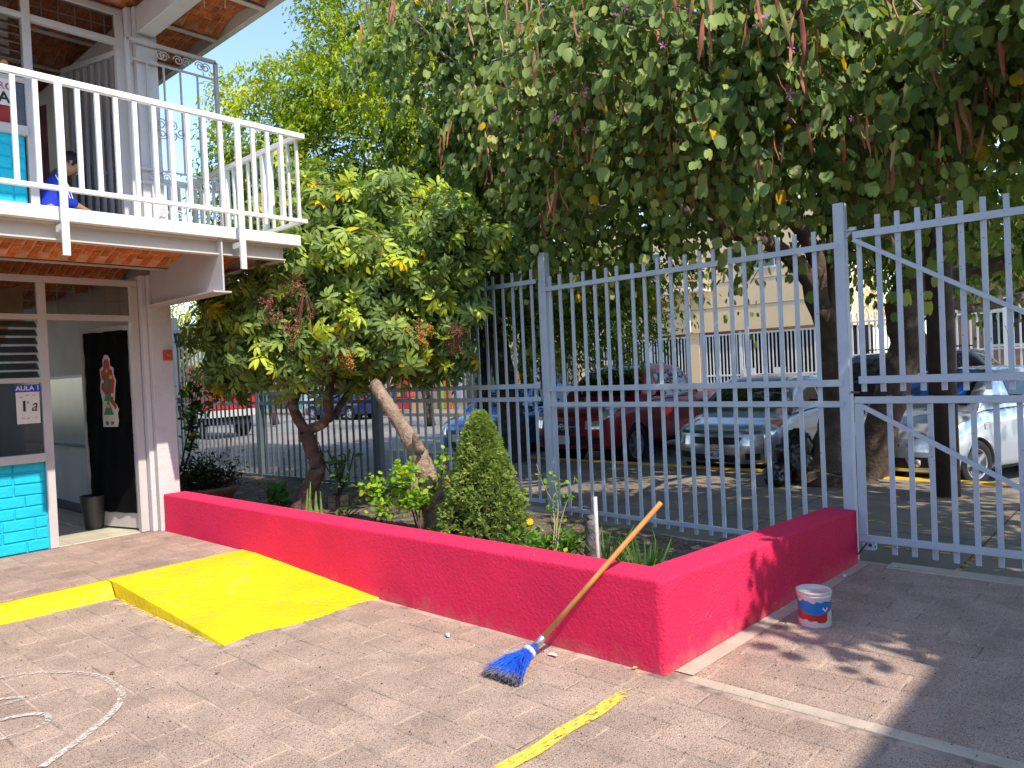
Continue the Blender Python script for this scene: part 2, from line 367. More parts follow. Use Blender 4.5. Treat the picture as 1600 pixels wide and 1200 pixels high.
def smooth(pts, n=8):
    P = [Vector((*p, 0)) for p in pts]; P = [P[0]*2-P[1]]+P+[P[-1]*2-P[-2]]; out = []
    for i in range(1, len(P)-2):
        for k in range(n):
            t = k/n; a, b, c, d = P[i-1:i+3]
            q = .5*((2*b)+(-a+c)*t+(2*a-5*b+4*c-d)*t*t+(-a+3*b-3*c+d)*t**3); out.append((q.x, q.y))
    out.append((P[-2].x, P[-2].y)); return out
ch = [[(66, 1200), (110, 1168), (150, 1137), (178, 1112), (190, 1092), (184, 1075), (160, 1060), (120, 1052), (60, 1052), (0, 1060), (-60, 1075)],
      [(-30, 1136), (20, 1122), (60, 1117), (76, 1122), (68, 1134), (30, 1148), (-30, 1166)],
      [(-30, 1100), (0, 1094), (42, 1090), (20, 1098), (-30, 1112)]]
segs = []
for q, wd in zip(ch, (.036, .03, .026)):
    s_ = smooth([gpt(*p) for p in q]); segs.append((s_, wd, .0062, [(-.05 if i < len(s_)*.35 else (-.01 if i < len(s_)*.5 else .02)) for i in range(len(s_))]))
ribbon('chalk_line', m_chalk, segs, yard)
m_scuff = wornpaint('pale_scuff', (.56, .45, .37), 50, .5, .08)
segs = []
for i in range(90):        # pale drag marks along the joints
    x, y = rr.uniform(.9, 3.0), rr.uniform(2.2, 5.4)
    if x > 2 and y > 4.1: continue
    l = rr.uniform(.04, .16); a = rr.uniform(-.12, .12); segs.append(([(x+l*t/4, y+a*l*t/4) for t in range(5)], rr.uniform(.003, .009), .0058+i*.00001, 0))
ribbon('scuff_marks', m_scuff, segs, yard)

# kerb and ramp ----------------------------------------------------------
def noisy(mb, amp, seed=0, keepz=False):
    from mathutils import noise as mn
    for i, v in enumerate(mb.v):
        q = Vector(v)*9+Vector((seed, 0, 0)); d = mn.noise_vector(q)*amp+mn.noise_vector(q*4)*amp*.4
        mb.v[i] = (v[0]+d.x, v[1]+d.y, v[2]+(0 if keepz else d.z))
kb = MB(); xs = np.arange(-6, 2.061, .06); rows_ = []
for x in xs:
    rows_.append([(x, 5.78, -.02), (x, 5.79, .0), (x, 5.82, .05), (x, 5.855, .092), (x, 5.88, .1015), (x, 5.93, .1025), (x, 5.975, .1015), (x, 5.985, .07)])
kb.grid(rows_); noisy(kb, .0035)
kerb_o = kb.build('walkway_kerb', m_yellow, None, smooth=True); kerb_o['kind'] = 'structure'
# ramp: a warped sheet with a side skirt
ra = MB(); NX, NY = 34, 50; G = []
yb = lambda u: 4.16+.05*u-.10*u*u+.03*math.sin(u*9)          # ragged foot of the ramp
for j in range(NY+1):
    row = []
    for i in range(NX+1):
        u = i/NX; t = j/NY; x = 2.052+u*(3.122-2.052)-.02*(1-t)*(1-u); y = yb(u)+(5.965-yb(u))*t
        z = .006+.1*min(1, t*1.12)**.95*(1 if t < .86 else 1); z = min(z, .1035)
        row.append((x, y, z))
    G.append(row)
ra.grid([r[::-1] for r in G])
ra.grid([[(r[0][0]-.004, r[0][1], -.01), (r[0][0]-.003, r[0][1], r[0][2]*.5), r[0]] for r in G][::-1])
ra.grid([[G[0][i], (G[0][i][0], G[0][i][1]-.004, -.01)] for i in range(NX+1)])
noisy(ra, .0028, 5)
tag(ra.build('access_ramp', m_yellow, None, smooth=True), 'yellow painted concrete ramp sloping from the walkway down beside the red wall', 'ramp')
b = MB(); segs = []
rr = random.Random(9)
m_spill = wornpaint('yellow_overpaint', (.80, .62, .12), 70, .5, .06)
segs = [([(2.03-.012*i/10, 5.7-i*.04) for i in range(38)], .035, .0060, .02), ([(2.1+i*.03, yb(i/33)-.012) for i in range(32)], .03, .0061, .03), ([(i*.06-.6, 5.768) for i in range(44)], .03, .0062, .03)]
ribbon('paint_spill', m_spill, segs, yard)

# ================================================================== CLASSROOM BUILDING
bld = empty('classroom_building', (0, 7.62, .1))
tag(bld, 'two-storey school block with brick vault ceilings, turquoise brickwork and a balcony', 'building')
YF = 7.62
def post(name, x0, x1, y0, y1, z0, z1, mat=None, parent=bld, **k):
    return MB().box(x0, x1, y0, y1, z0, z1, ch=k.get('ch', .0)).build(name, mat or m_trim, parent, bevel=k.get('bevel', .004))
# floors, slabs, roof
floor_o = MB().box(-6, 3.10, 7.625, 14, -.1, .094).build('floor', m_grout, bld)
for i in range(3):
    for j in range(8):
        x0 = 2.02+i*.335; y0 = 7.64+j*.335
        MB().box(x0+.003, x0+.332, y0+.003, y0+.332, .08, .1, ch=.002).build('tile', m_tile, floor_o)
post('upper_slab', -6, 3.86, 6.0, 14, 2.735, 2.83, m_white)
# roof slab with overhang and rim
b = MB().box(-6, 4.10, 5.95, 15, 5.40, 5.55)
b.build('roof', m_trim, bld)
post('roof_rim', 4.03, 4.10, 5.95, 15, 5.20, 5.40, m_beam)
post('roof_rim', -6, 4.03, 5.95, 6.02, 5.20, 5.40, m_beam)
# gable end wall (interior face visible through the doors) and back wall
for z0, z1 in ((.1, 2.72), (2.835, 5.19)):
    post('end_wall', 3.12, 3.27, 7.76, 14, z0, z1, m_inwall, bevel=0)
    post('back_wall', -6, 3.11, 13.85, 14, z0, z0+1.0, m_inwall, bevel=0)  # unseen; stopped at the sill and left open so daylight fills the rooms
    for xx in (-5.9, -3.9, -1.9, .1, 2.1): post('back_post', xx, xx+.08, 13.86, 13.94, z0+1.001, z1, m_trim, bevel=0)
    post('inner_wall', -6, -5.85, YF, 13.84, z0, z1, m_inwall, bevel=0)
post('ridge', 3.27, 3.30, 7.8, 14, 0, 5.19, m_pillar, bevel=0)
# pillars
for z0, z1 in ((.098, 2.60), (2.835, 5.19)):
    pl = MB().box(3.085, 3.29, 7.47, 7.80, z0, z1).box(3.035, 3.083, 7.53, 7.80, z0, z1)
    pl.build('pillar', m_pillar, bld, bevel=.006)
# cantilever steel beam under the balcony, edge beam, joists
cb = MB().box(3.105, 3.12, 6.03, 7.469, 2.292, 2.728).box(3.02, 3.18, 6.03, 7.469, 2.278, 2.2915)
cb.build('cantilever_beam', m_trim, bld, bevel=.001)
eb = MB().box(-6, 3.74, 6.115, 6.127, 2.615, 2.733).box(-6, 3.74, 6.075, 6.165, 2.603, 2.6145).box(-6, 3.74, 6.075, 6.165, 2.722, 2.7335)
eb.build('edge_beam', m_beam, bld)
MB().box(3.70, 3.712, 6.11, 9.0, 2.60, 2.733).box(3.66, 3.752, 6.11, 9.0, 2.588, 2.5995).build('side_beam', m_beam, bld)
for Y in (7.10, 8.1, 9.1, 10.1, 11.1):
    x1 = 3.655 if Y < 7.4 else 3.10
    MB().box(-6, x1, Y-.035, Y+.035, 2.592, 2.602).box(-6, x1, Y-.006, Y+.006, 2.602, 2.72).build('joist', m_trim, bld)
for Y in (6.72, 7.68, 8.63, 9.58, 10.5, 11.5):
    x1 = 4.025
    MB().box(-6, x1, Y-.035, Y+.035, 5.185, 5.197).box(-6, x1, Y-.006, Y+.006, 5.197, 5.39).build('joist', m_beam, bld)
MB().box(3.10, 3.26, 6.02, 7.469, 4.925, 5.18).build('roof_beam', m_trim, bld, bevel=.008)
rod = MB().tube([(3.53, 6.95, 5.35), (3.55, 6.97, 5.15)], .006, 6); rod.build('hanging_rod', m_white, bld)
rod = MB().tube([(3.68, 6.80, 5.35), (3.68, 6.82, 5.13)], .006, 6); rod.build('hanging_rod', m_white, bld)
# brick vaults ------------------------------------------------------------
def brick_mesh(lx, ly, h, seed, mat, name='brick'):
    r = random.Random(seed); J = lambda a: r.uniform(-a, a)*.8; x, y = lx/2, ly/2
    v = [(-x+J(.003), -y+J(.004), 0), (x+J(.003), -y+J(.004), 0), (x+J(.003), y+J(.004), 0), (-x+J(.003), y+J(.004), 0)]
    kx, ky = .82, .94
    v += [(a*kx+J(.003), b*ky+J(.004), -h+J(.003)) for a, b, _ in v[:4]]
    f = [(0, 1, 5, 4), (1, 2, 6, 5), (2, 3, 7, 6), (3, 0, 4, 7), (7, 6, 5, 4)]
    me = bpy.data.meshes.new(name); me.from_pydata(v, [], f); me.materials.append(mat); me.update(); return me
vb = [brick_mesh(.060, .205, .012, i, m_brick) for i in range(6)]
vbd = [brick_mesh(.066, .215, .012, i+20, m_brickd) for i in range(6)]
def vault(y0, y1, xa, xb, zb, rise, single_from, meshes, name, pitch=.074, blen=.215, mortar=m_brickm, mainmat=m_brick):
    shell = MB(); n = 14
    prof = [(y0+(y1-y0)*i/n, zb+rise*math.sin(math.pi*i/n)) for i in range(n+1)]
    shell.grid([[(x, y, z) for (y, z) in prof] for x in np.linspace(xa, xb, 12)][::-1])
    sh = shell.build('vault', mortar, bld, smooth=True)
    # arc-length table
    S = [0]
    for i in range(n): S.append(S[-1]+math.dist(prof[i], prof[i+1]))
    def pos(s):
        s = min(max(s, 0), S[-1]); i = 0
        while i < n-1 and S[i+1] < s: i += 1
        t = (s-S[i])/(S[i+1]-S[i]); y = prof[i][0]+(prof[i+1][0]-prof[i][0])*t; z = prof[i][1]+(prof[i+1][1]-prof[i][1])*t
        return y, z, math.atan2(prof[i+1][1]-prof[i][1], prof[i+1][0]-prof[i][0])
    st = MB(); x = xb-.04; k = 0
    while x > xa:
        s = (.12 if k % 2 else .01)
        while s < S[-1]-.05:
            y, z, a = pos(s+blen/2); me = random.choice(meshes)
            rot = Matrix.Translation((x, y, z)) @ Matrix.Rotation(a, 4, 'X') @ Matrix.Rotation(R(random.uniform(-2.5, 2.5)), 4, 'Z')
            if s+blen/2 < S[-1]-.03:
                if x > single_from:
                    o = link_mesh('brick', me, sh); o.location = Vector((x, y, z))-base_of(sh); o.rotation_euler = rot.to_euler()
                else:
                    st.add([rot @ v.co for v in me.vertices], [tuple(p.vertices) for p in me.polygons])
            s += blen+.012
        x -= pitch; k += 1
    if st.v: tag(st.build(name, mainmat, sh), kind='stuff')
vault(6.17, 7.065, -5, 3.65, 2.612, .105, 1.45, vb, 'bricks')
vault(7.135, 8.065, -5, 3.04, 2.612, .105, 9, vb, 'bricks')
for y in (8.1, 9.1, 10.1): vault(y+.035, y+.965, -1, 3.1, 2.612, .105, 9, vb, 'bricks')
for y0, y1 in ((6.02, 6.685), (6.755, 7.645), (7.715, 8.595), (8.665, 9.545), (9.615, 10.465), (10.535, 11.46)):
    vault(y0, y1, -1, 4.02, 5.215, .12, 9, vbd, 'bricks', .078, .225, M('roof_mortar', (.44, .20, .10), .9, .25, 12, .4, 50) if y0 < 6.1 else bpy.data.materials['roof_mortar'], m_brickd)
# painted brick walls -----------------------------------------------------
wb_meshes = {}
def wallbrick(l, h):
    key = (round(l, 2), h)
    if key not in wb_meshes:
        L_ = []
        for sd in range(4):
            r = random.Random(sd*7+int(l*100)); J = lambda a=.003: r.uniform(-a, a); x, z = l/2, h/2
            outer = [(-x+J(), 0, -z+J()), (x+J(), 0, -z+J()), (x+J(), 0, z+J()), (-x+J(), 0, z+J())]
            inner = [(a*.965, -.010+J(.002), c*.86) for a, _, c in outer]
            me = bpy.data.meshes.new('brick'); me.from_pydata(outer+inner, [], [(0, 1, 5, 4), (1, 2, 6, 5), (2, 3, 7, 6), (3, 0, 4, 7), (4, 5, 6, 7)])
            me.materials.append(m_blue); me.update(); L_.append(me)
        wb_meshes[key] = L_
    return random.choice(wb_meshes[key])
def brickwall(x1, z0, z1, nrow, xmin):
    wl = MB().box(-6, x1, YF+.012, YF+.15, z0, z1).build('brick_wall', m_bluemort, bld)
    hh = (z1-z0)/nrow; r = random.Random(int(z0*10)+4); st = MB()
    for i in range(nrow):
        x = x1-.004; z = z0+(i+.5)*hh; first = True
        while x > -5.7:
            l = r.choice([.25, .27, .25, .12]) if not first else r.choice([.10, .25, .17])
            first = False
            me = wallbrick(l-.010, round(hh-.010, 3))
            c = Vector((x-l/2, YF+.012, z))
            if x > xmin:
                o = link_mesh('brick', me, wl, c); o.rotation_euler = (R(r.uniform(-.8, .8)), R(r.uniform(-.6, .6)), 0)
            else: st.add([v.co+c for v in me.vertices], [tuple(p.vertices) for p in me.polygons])
            x -= l
    tag(st.build('bricks', m_blue, wl), kind='stuff')
brickwall(2.165, .1, .905, 8, 1.2)
brickwall(2.145, 2.835, 3.80, 9, 1.3)
# shopfronts: posts, rails, panes ------------------------------------------
m_pane = glassmat('window_glass', (.02, .022, .025), .06, .45, (.75, .78, .78))
m_panel = glassmat('transom_glass', (.05, .04, .035), .08, .86, (.82, .78, .74))
m_louv = glassmat('louver_glass', (.05, .055, .055), .15, .35, (.6, .62, .62))
m_fabric = M('beige_curtain', (.42, .33, .26), .9, .15, 6, .4, 12)
def front(zf, zt, sill, midt, up, lo=.66):
    # frame posts
    post('frame_post', 2.165, 2.235, YF-.02, YF+.05, zf, zt)
    post('frame_post', 2.955, 3.03, YF-.02, YF+.05, zf, zt)
    post('frame_rail', -6, 3.03, YF-.018, YF+.048, zt, zt+.06)
    post('frame_rail', 2.235, 2.955, YF-.018, YF+.048, midt, midt+.055)
    post('frame_rail', -6, 2.165, YF-.018, YF+.048, midt, midt+.05)
    post('window_sill', -6, 2.165, YF-.055, YF+.06, sill-.045, sill+.03)
    post('frame_rail', -6, 2.165, YF-.018, YF+.045, sill+lo, sill+lo+.045)
    for x in (1.05, -.1, -1.3, -2.5, -3.7, -4.9): post('frame_post', x-.03, x+.03, YF-.018, YF+.045, sill+.03, zt)
    xs_ = [2.165, 1.08, 1.02, -.07, -.13, -1.27, -1.33, -2.47]
    for a, c in ((2.165, 1.08), (1.02, -.07), (-.13, -1.27)):
        wd = MB().box(c+.002, a-.002, YF+.008, YF+.014, sill+.03, sill+lo).build('window_pane', m_pane, bld)
        MB().box(c+.002, a-.002, YF+.008, YF+.014, midt+.05, zt).build('window_pane', m_panel, bld)
        z = sill+lo+.07
        while z < midt-.02:
            Mx = Matrix.Translation(((a+c)/2, YF+.02, z)) @ Matrix.Rotation(R(38), 4, 'X')
            MB().box(-(a-c)/2+.01, (a-c)/2-.01, -.045, .045, -.003, .003, 0, Mx).build('louver_slat', m_louv, bld); z += .075
    MB().box(2.237, 2.953, YF+.008, YF+.014, midt+.055, zt).build('transom_pane', m_panel, bld)
    g = MB()
    for x in (2.36, 2.50, 2.64, 2.78, 2.90): g.bar((x, YF+.09, midt+.06), (x, YF+.09, zt), .008)
    g.bar((2.24, YF+.092, midt+.18), (2.95, YF+.092, midt+.20), .008)
    g.build('security_grille', m_trim, bld)
    # hanging curtains inside
    c = MB(); P = []
    for i in range(40):
        x = 2.13-i*.06; yy = YF+.22+.03*math.sin(i*1.3)+.015*math.sin(i*3.1)
        lo = midt-.02-.45*max(0, math.sin((i-2)*.22))**.7 if up == 0 else midt-.3
        P.append([(x, yy, zt-.06*abs(math.sin(i*.35))), (x, yy+.04, (zt+lo)/2), (x, yy+.02*math.cos(i), lo)])
    c.grid(P); c.build('curtain', m_fabric, bld, smooth=True)
front(.1, 2.490, .935, 2.155, 0)
front(2.835, 5.11, 3.83, 4.83, 1, .42)
# downstairs: open door leaf with black cloth, kick plate, cut-out decoration
door = empty('door', (3.0, 7.70, .1)); door.parent = bld; door.location = Vector((3.0, 7.70, .1))-Vector(bld.location)
dv = Vector((-.27, .963, 0)).normalized(); dn = Vector((-dv.y, dv.x, 0))       # along the leaf, towards the room's door opening
def dpt(u, z, n=0): return Vector((3.0, 7.70, 0))+dv*u+dn*n+Vector((0, 0, z))
def dbox(name, u0, u1, z0, z1, n0, n1, mat, parent=door, bevel=.002):
    mb = MB(); vs = [dpt(u, z, n) for z in (z0, z1) for (u, n) in ((u0, n0), (u1, n0), (u1, n1), (u0, n1))]
    mb.add(vs, [(3, 2, 1, 0), (4, 5, 6, 7), (0, 1, 5, 4), (1, 2, 6, 5), (2, 3, 7, 6), (3, 0, 4, 7)]); return mb.build(name, mat, parent, bevel=bevel)
dbox('door_frame', 0, .04, .12, 2.13, -.02, .02, m_trim); dbox('door_frame', .74, .78, .12, 2.13, -.02, .02, m_trim)
dbox('door_frame', .04, .74, 2.08, 2.13, -.02, .02, m_trim); dbox('kick_plate', .04, .74, .12, .30, -.006, .006, m_trim)
cl = MB(); G = []
for i in range(25):
    u = .035+i*.0285; row = []
    for j in range(30):
        z = .27+j*(2.085-.27)/29; row.append(tuple(dpt(u, z+(.004*math.sin(i*.8) if j == 0 else 0), .024+.006*math.sin(i*.9+j*.35)+.004*math.sin(j*1.7-i*.5))))
    G.append(row)
cl.grid(G); cl.build('black_cloth', m_black, door, smooth=True)
# cut-out decoration: a plain red, white and green holiday cut-out (no figure)
def blob(cx, cz, pts, n): return [(cx+p[0], cz+p[1]) for p in pts]
def deco(name, outline, n, mat): return MB().prism(outline, dpt(0, 0, n), dv, (0, 0, 1), dn, .0016).build(name, mat, dparent)
deco_o = empty('holiday_cutout', dpt(.40, 1.5, .04))
tag(deco_o, 'red, white and green paper holiday cut-out stuck on the black door cloth', 'decoration'); dparent = deco_o
m_cw = M('card_white', (.62, .58, .48), .6, .05); m_cr = M('card_red', (.42, .03, .02), .6, .1); m_cg = M('card_green', (.04, .20, .06), .6, .1)
m_cb = M('card_blue', (.03, .07, .35), .6); m_cy = M('card_yellow', (.65, .45, .03), .6); m_ck = M('card_dark', (.02, .02, .025), .6); m_cp = M('card_orange', (.6, .22, .07), .6)
u0, z0 = .36, 1.13
OUT = [(-.10, .0), (.12, .0), (.14, .06), (.13, .13), (.15, .17), (.12, .22), (.09, .25), (.11, .38), (.13, .46), (.10, .52), (.10, .59), (.05, .61), (.05, .68), (.02, .72), (-.03, .72), (-.06, .67), (-.06, .61), (-.11, .58), (-.10, .48), (-.12, .38), (-.09, .25), (-.10, .12)]
deco('card_base', [(u0-a, z0+c) for a, c in OUT][::-1], .032, m_cw)
deco('red_patch', [(u0-a*.82, z0+.10+(c-.05)*.86) for a, c in OUT[3:20]][::-1], .0345, m_cr)
for k, (zz, ww) in enumerate(((.12, .075), (.26, .06), (.39, .045))): deco('green_patch', [(u0-ww, z0+zz), (u0+ww, z0+zz), (u0, z0+zz+.15)], .0365+.0003*k, m_cg)
deco('yellow_patch', [(u0-.018, z0+.56), (u0, z0+.535), (u0+.018, z0+.56), (u0, z0+.585)], .0368, m_cy)
for k, (a, c, mm) in enumerate(((-.07, .30, m_cw), (.07, .44, m_cw), (-.06, .48, m_cy), (.06, .20, m_cw), (-.05, .02, m_cr), (.03, .02, m_cb), (.0, .19, m_cy), (.02, .32, m_cr))): deco('dot_patch', [(u0+a-.02, z0+c), (u0+a+.02, z0+c), (u0+a+.02, z0+c+.035), (u0+a-.02, z0+c+.035)], .0378+.0001*k, mm)
# inside: whiteboard, bin
m_wb = M('whiteboard_surface', (.42, .40, .38), .25, .1, 3, c2=(.34, .32, .31), c2s=12, c2t=.6)
wbd = empty('whiteboard', (3.1, 9.9, .85))
tag(wbd, 'smudged whiteboard on the classroom wall seen through the open door', 'whiteboard')
MB().box(3.095, 3.115, 9.2, 11.5, .89, 1.66).build('writing_surface', m_wb, wbd)
MB().box(3.08, 3.117, 9.17, 9.198, .86, 1.69).build('board_frame', m_trim, wbd); MB().box(3.08, 3.117, 9.2, 11.5, 1.662, 1.69).build('board_frame', m_trim, wbd)
MB().box(3.03, 3.117, 9.2, 11.5, .862, .888).build('marker_tray', m_dark, wbd)
MB().box(3.04, 3.118, 8.42, 13.8, .10, .17).build('skirting', M('skirting_grey', (.10, .10, .12), .6), bld)
bin_ = MB().lathe([(0, 0), (.08, 0), (.085, .01), (.12, .33), (.125, .34), (.118, .34), (.08, .02), (0, .02)], (0, 0, 0), 20, 0, Matrix.Translation((2.76, 8.28, .1)))
tag(bin_.build('waste_bin', m_dark, None, smooth=True), 'black plastic waste bin on the tiled floor beside the open door', 'bin')
# upstairs: slatted folding door and side curtain
ud = empty('folding_door', (3.0, 7.70, 2.835)); ud.parent = bld; ud.location = Vector((3.0, 7.70, 2.835))-Vector(bld.location)
m_slat = M('grey_metal_slat', (.27, .24, .25), .45, .08, 6)
for i in range(15):
    a = Vector((3.0, 7.70, 0))+dv*(i*.056); c = Vector((3.0, 7.70, 0))+dv*(i*.056+.05)
    k = .012 if i % 2 else -.012
    MB().bar(a+dn*k+Vector((0, 0, 2.87)), a+dn*k+Vector((0, 0, 4.74)), .048, .02).build('slat', m_slat, ud)
MB().bar(Vector((3.0, 7.7, 4.78)), Vector((3.0, 7.7, 4.78))+dv*.84, .05).build('door_rail', m_trim, ud)
c = MB(); c.grid([[(2.66+.02*math.sin(i*1.4), 8.7+i*.06, z) for z in (2.9, 3.4, 4.0, 4.5)] for i in range(14)])
c.build('red_curtain', M('dark_red_cloth', (.20, .05, .05), .9, .4, 5), bld, smooth=True)
for i in range(6):
    MB().box(2.92, 3.08, 9+i*.3, 9.25+i*.3, 3.2, 4.0).build('wall_chart', M('chart_%d' % i, [(.3, .2, .1), (.15, .2, .3), (.35, .3, .2), (.3, .1, .1), (.2, .3, .2), (.3, .3, .3)][i], .8), bld)
# balcony -------------------------------------------------------------------
bal = empty('balcony_railing', (1.9, 5.95, 2.45)); bal['label'] = 'white steel balcony railing'; bal.parent = bld
bal.location = Vector((1.9, 5.95, 2.45))-Vector(bld.location)
MB().box(-6, 3.905, 5.925, 5.975, 3.700, 3.745).build('top_rail', m_white, bal, bevel=.004)
MB().box(-6, 3.90, 5.93, 5.97, 2.935, 2.968).build('bottom_rail', m_white, bal, bevel=.003)
xs_ = [3.668, 3.535, 3.397, 3.24, 3.104, 2.966, 2.828, 2.695, 2.565, 2.421, 2.284, 2.154, 2.022, 1.888, 1.753, 1.616]
xs_ += [1.616-.1365*(i+1) for i in range(20)]
for i, x in enumerate(xs_):
    if i in (3, 13, 22, 31):
        MB().box(x-.024, x+.024, 5.902, 5.928, 2.47, 3.70).build('post', m_white, bal, bevel=.002)
        MB().box(x-.02, x+.02, 5.93, 6.05, 2.655, 2.70).build('bracket', m_white, bal)
    else:
        MB().box(x-.0155, x+.0155, 5.935, 5.962, 2.968, 3.700).build('baluster', m_white, bal)
MB().box(3.845, 3.90, 5.98, 8.2, 3.702, 3.747).build('top_rail', m_white, bal, bevel=.004)
MB().box(3.0, 3.845, 8.16, 8.2, 3.702, 3.747).build('top_rail', m_white, bal)
MB().box(3.852, 3.888, 5.98, 8.2, 2.935, 2.968).build('bottom_rail', m_white, bal)
MB().box(3.2, 3.85, 8.165, 8.195, 2.935, 2.968).build('bottom_rail', m_white, bal)
for i in range(15):
    y = 6.02+i*.145; wd = .026 if i not in (4, 9, 14) else .05
    MB().box(3.87-wd/2*.9, 3.87+wd/2*.9, y-wd/2, y+wd/2, 2.55 if wd > .04 else 2.968, 3.702).build('baluster' if wd < .04 else 'post', m_white, bal)
for i in range(5):
    x = 3.30+i*.115; MB().box(x-.013, x+.013, 8.168, 8.194, 2.968, 3.702).build('baluster', m_white, bal)
post('balcony_floor', 3.30, 3.86, 7.85, 8.25, 2.735, 2.8301, m_white)
# wrought iron grille with scrolls beside the upper pillar
gr = empty('iron_grille', (2.99, 7.44, 2.83))
tag(gr, 'tall wrought iron gate with scrolls and a lock box closing off the upper balcony', 'grille')
def gbar(name, x0, z0, x1, z1, w_=.022): return MB().bar((x0, 7.43, z0), (x1, 7.43, z1), w_).build(name, m_trim, gr)
gbar('frame', 2.985, 2.84, 2.985, 4.84, .035); gbar('frame', 3.865, 2.84, 3.865, 4.84, .035)
gbar('frame', 2.985, 4.84, 3.865, 4.84, .035); gbar('rail', 3.0, 4.66, 3.85, 4.66, .018); gbar('rail', 3.0, 3.62, 3.85, 3.62, .018); gbar('rail', 3.0, 3.49, 3.85, 3.49, .018)
gbar('rail', 3.0, 2.90, 3.85, 2.90, .022)
for x in (3.16, 3.325, 3.49, 3.665): gbar('bar', x, 3.62, x, 4.66, .016); gbar('bar', x, 2.90, x, 3.49, .016)
def scroll(cx, cz, r, flip=1, up=1, turns=1.6):
    pts = []
    for i in range(26):
        t = i/25; a = t*turns*2*math.pi; rr_ = r*(1-.78*t); pts.append((cx+flip*(rr_*math.cos(a)-r), 7.415, cz+up*rr_*math.sin(a)))
    return MB().tube(pts, .0065, 5)
for cx, fl in ((3.33, 1), (3.49, -1), (3.33, 1)): pass
for cx, cz, r_, fl, up in ((3.325, 4.08, .055, 1, 1), (3.325, 4.08, .055, -1, 1), (3.325, 3.98, .05, 1, -1), (3.325, 3.98, .05, -1, -1), (3.24, 4.02, .05, 1, -1), (3.41, 4.02, .05, -1, -1),
                           (3.34, 3.555, .045, 1, 1), (3.52, 3.555, .045, -1, 1), (3.54, 3.555, .045, -1, -1), (3.74, 3.555, .045, 1, 1), (3.22, 3.555, .045, 1, 1),
                           (3.38, 4.75, .05, 1, 1), (3.42, 4.75, .05, -1, 1), (3.6, 4.75, .05, 1, 1), (3.64, 4.75, .05, -1, 1), (3.80, 4.75, .05, 1, 1), (3.24, 4.75, .05, -1, 1),
                           (3.3, 3.2, .05, 1, 1), (3.35, 3.2, .05, -1, 1), (3.3, 3.08, .05, 1, -1), (3.35, 3.08, .05, -1, -1)):
    scroll(cx, cz, r_, fl, up).build('scroll', m_trim, gr, smooth=True)
MB().box(3.79, 3.90, 7.40, 7.46, 3.50, 3.60).build('lock_box', m_trim, gr, bevel=.004)
MB().lathe([(0, .0), (.014, .0), (.014, .01), (0, .012)], (0, 0, 0), 10, 0, Matrix.Translation((3.85, 7.40, 3.55)) @ Matrix.Rotation(R(90), 4, 'X')).build('keyhole', m_dark, gr)
# alarm box on the pillar
al = empty('alarm_box', (3.235, 7.47, 1.72)); tag(al, 'small red fire alarm call box on the pillar', 'alarm box')
m_alarm = M('alarm_red', (.50, .06, .03), .5, .15, 20)
zc = at(258, 560, 8.0)
MB().box(3.185, 3.27, 7.435, 7.4685, 1.765, 1.865).build('housing', m_alarm, al, bevel=.006)
MB().box(3.215, 3.245, 7.43, 7.4345, 1.81, 1.822).build('push_slot', M('slot_grey', (.3, .26, .24), .5), al)
# signs with lettering -----------------------------------------------------
def text(name, s, size, loc, rot, mat, parent, depth=.0008, sx=1.0, shear=0.0, bold=0.0):
    cu = bpy.data.curves.new(name, 'FONT'); cu.body = s; cu.size = size; cu.extrude = depth; cu.align_x = 'CENTER'; cu.align_y = 'CENTER'; cu.shear = shear; cu.offset = bold
    tmp = bpy.data.objects.new('tmp', cu); me = bpy.data.meshes.new_from_object(tmp); bpy.data.objects.remove(tmp); bpy.data.curves.remove(cu)
    me.materials.clear(); me.materials.append(mat); me.name = name
    Mx = Matrix.Translation(Vector(loc)-base_of(parent)) @ rot @ Matrix.Diagonal((sx, 1, 1, 1)); me.transform(Mx)
    return link_mesh(name, me, parent)
RX = Matrix.Rotation(R(90), 4, 'X')
m_sblue = M('sign_blue', (.01, .05, .42), .5, .05); m_ink = M('black_ink', (.015, .015, .02), .6, 0); m_paper = M('paper_white', (.66, .62, .56), .8, .05)
sg = empty('classroom_sign', (2.06, 7.60, 1.24)); tag(sg, 'paper room sign reading AULA 1 under a blue header taped to the window', 'sign')
MB().box(1.955, 2.155, 7.603, 7.606, 1.515, 1.578).build('header', m_sblue, sg)
MB().box(1.962, 2.142, 7.605, 7.608, 1.235, 1.513).build('sheet', m_paper, sg)
text('header_text', 'AULA 1', .056, (2.055, 7.6015, 1.546), RX, m_paper, sg, bold=.0012)
text('numeral', '1', .13, (2.022, 7.603, 1.385), RX, m_ink, sg, bold=.003); text('ordinal', 'a', .035, (2.052, 7.603, 1.425), RX, m_ink, sg)
text('letter', 'a', .15, (2.096, 7.603, 1.39), RX, m_ink, sg, shear=.35, sx=.75)
for i, (x, z) in enumerate(((2.0, 1.47), (2.05, 1.485), (2.10, 1.485), (2.01, 1.285), (2.05, 1.283), (2.11, 1.287))):
    MB().box(x-.012, x+.012, 7.6025, 7.6045, z-.003, z+.003).build('small_print', M('print_grey', (.25, .25, .26), .8) if i == 0 else bpy.data.materials['print_grey'], sg)
ps = empty('window_poster', (1.95, 7.6, 3.95)); tag(ps, 'white poster with coloured lettering taped inside the upper window', 'poster')
MB().box(1.62, 2.08, 7.603, 7.606, 4.02, 4.26).build('sheet', m_paper, ps)
cols_ = {'L': (.45, .05, .05), 'U': (.02, .28, .12), 'R': (.45, .12, .35), 'O': (.35, .08, .06)}
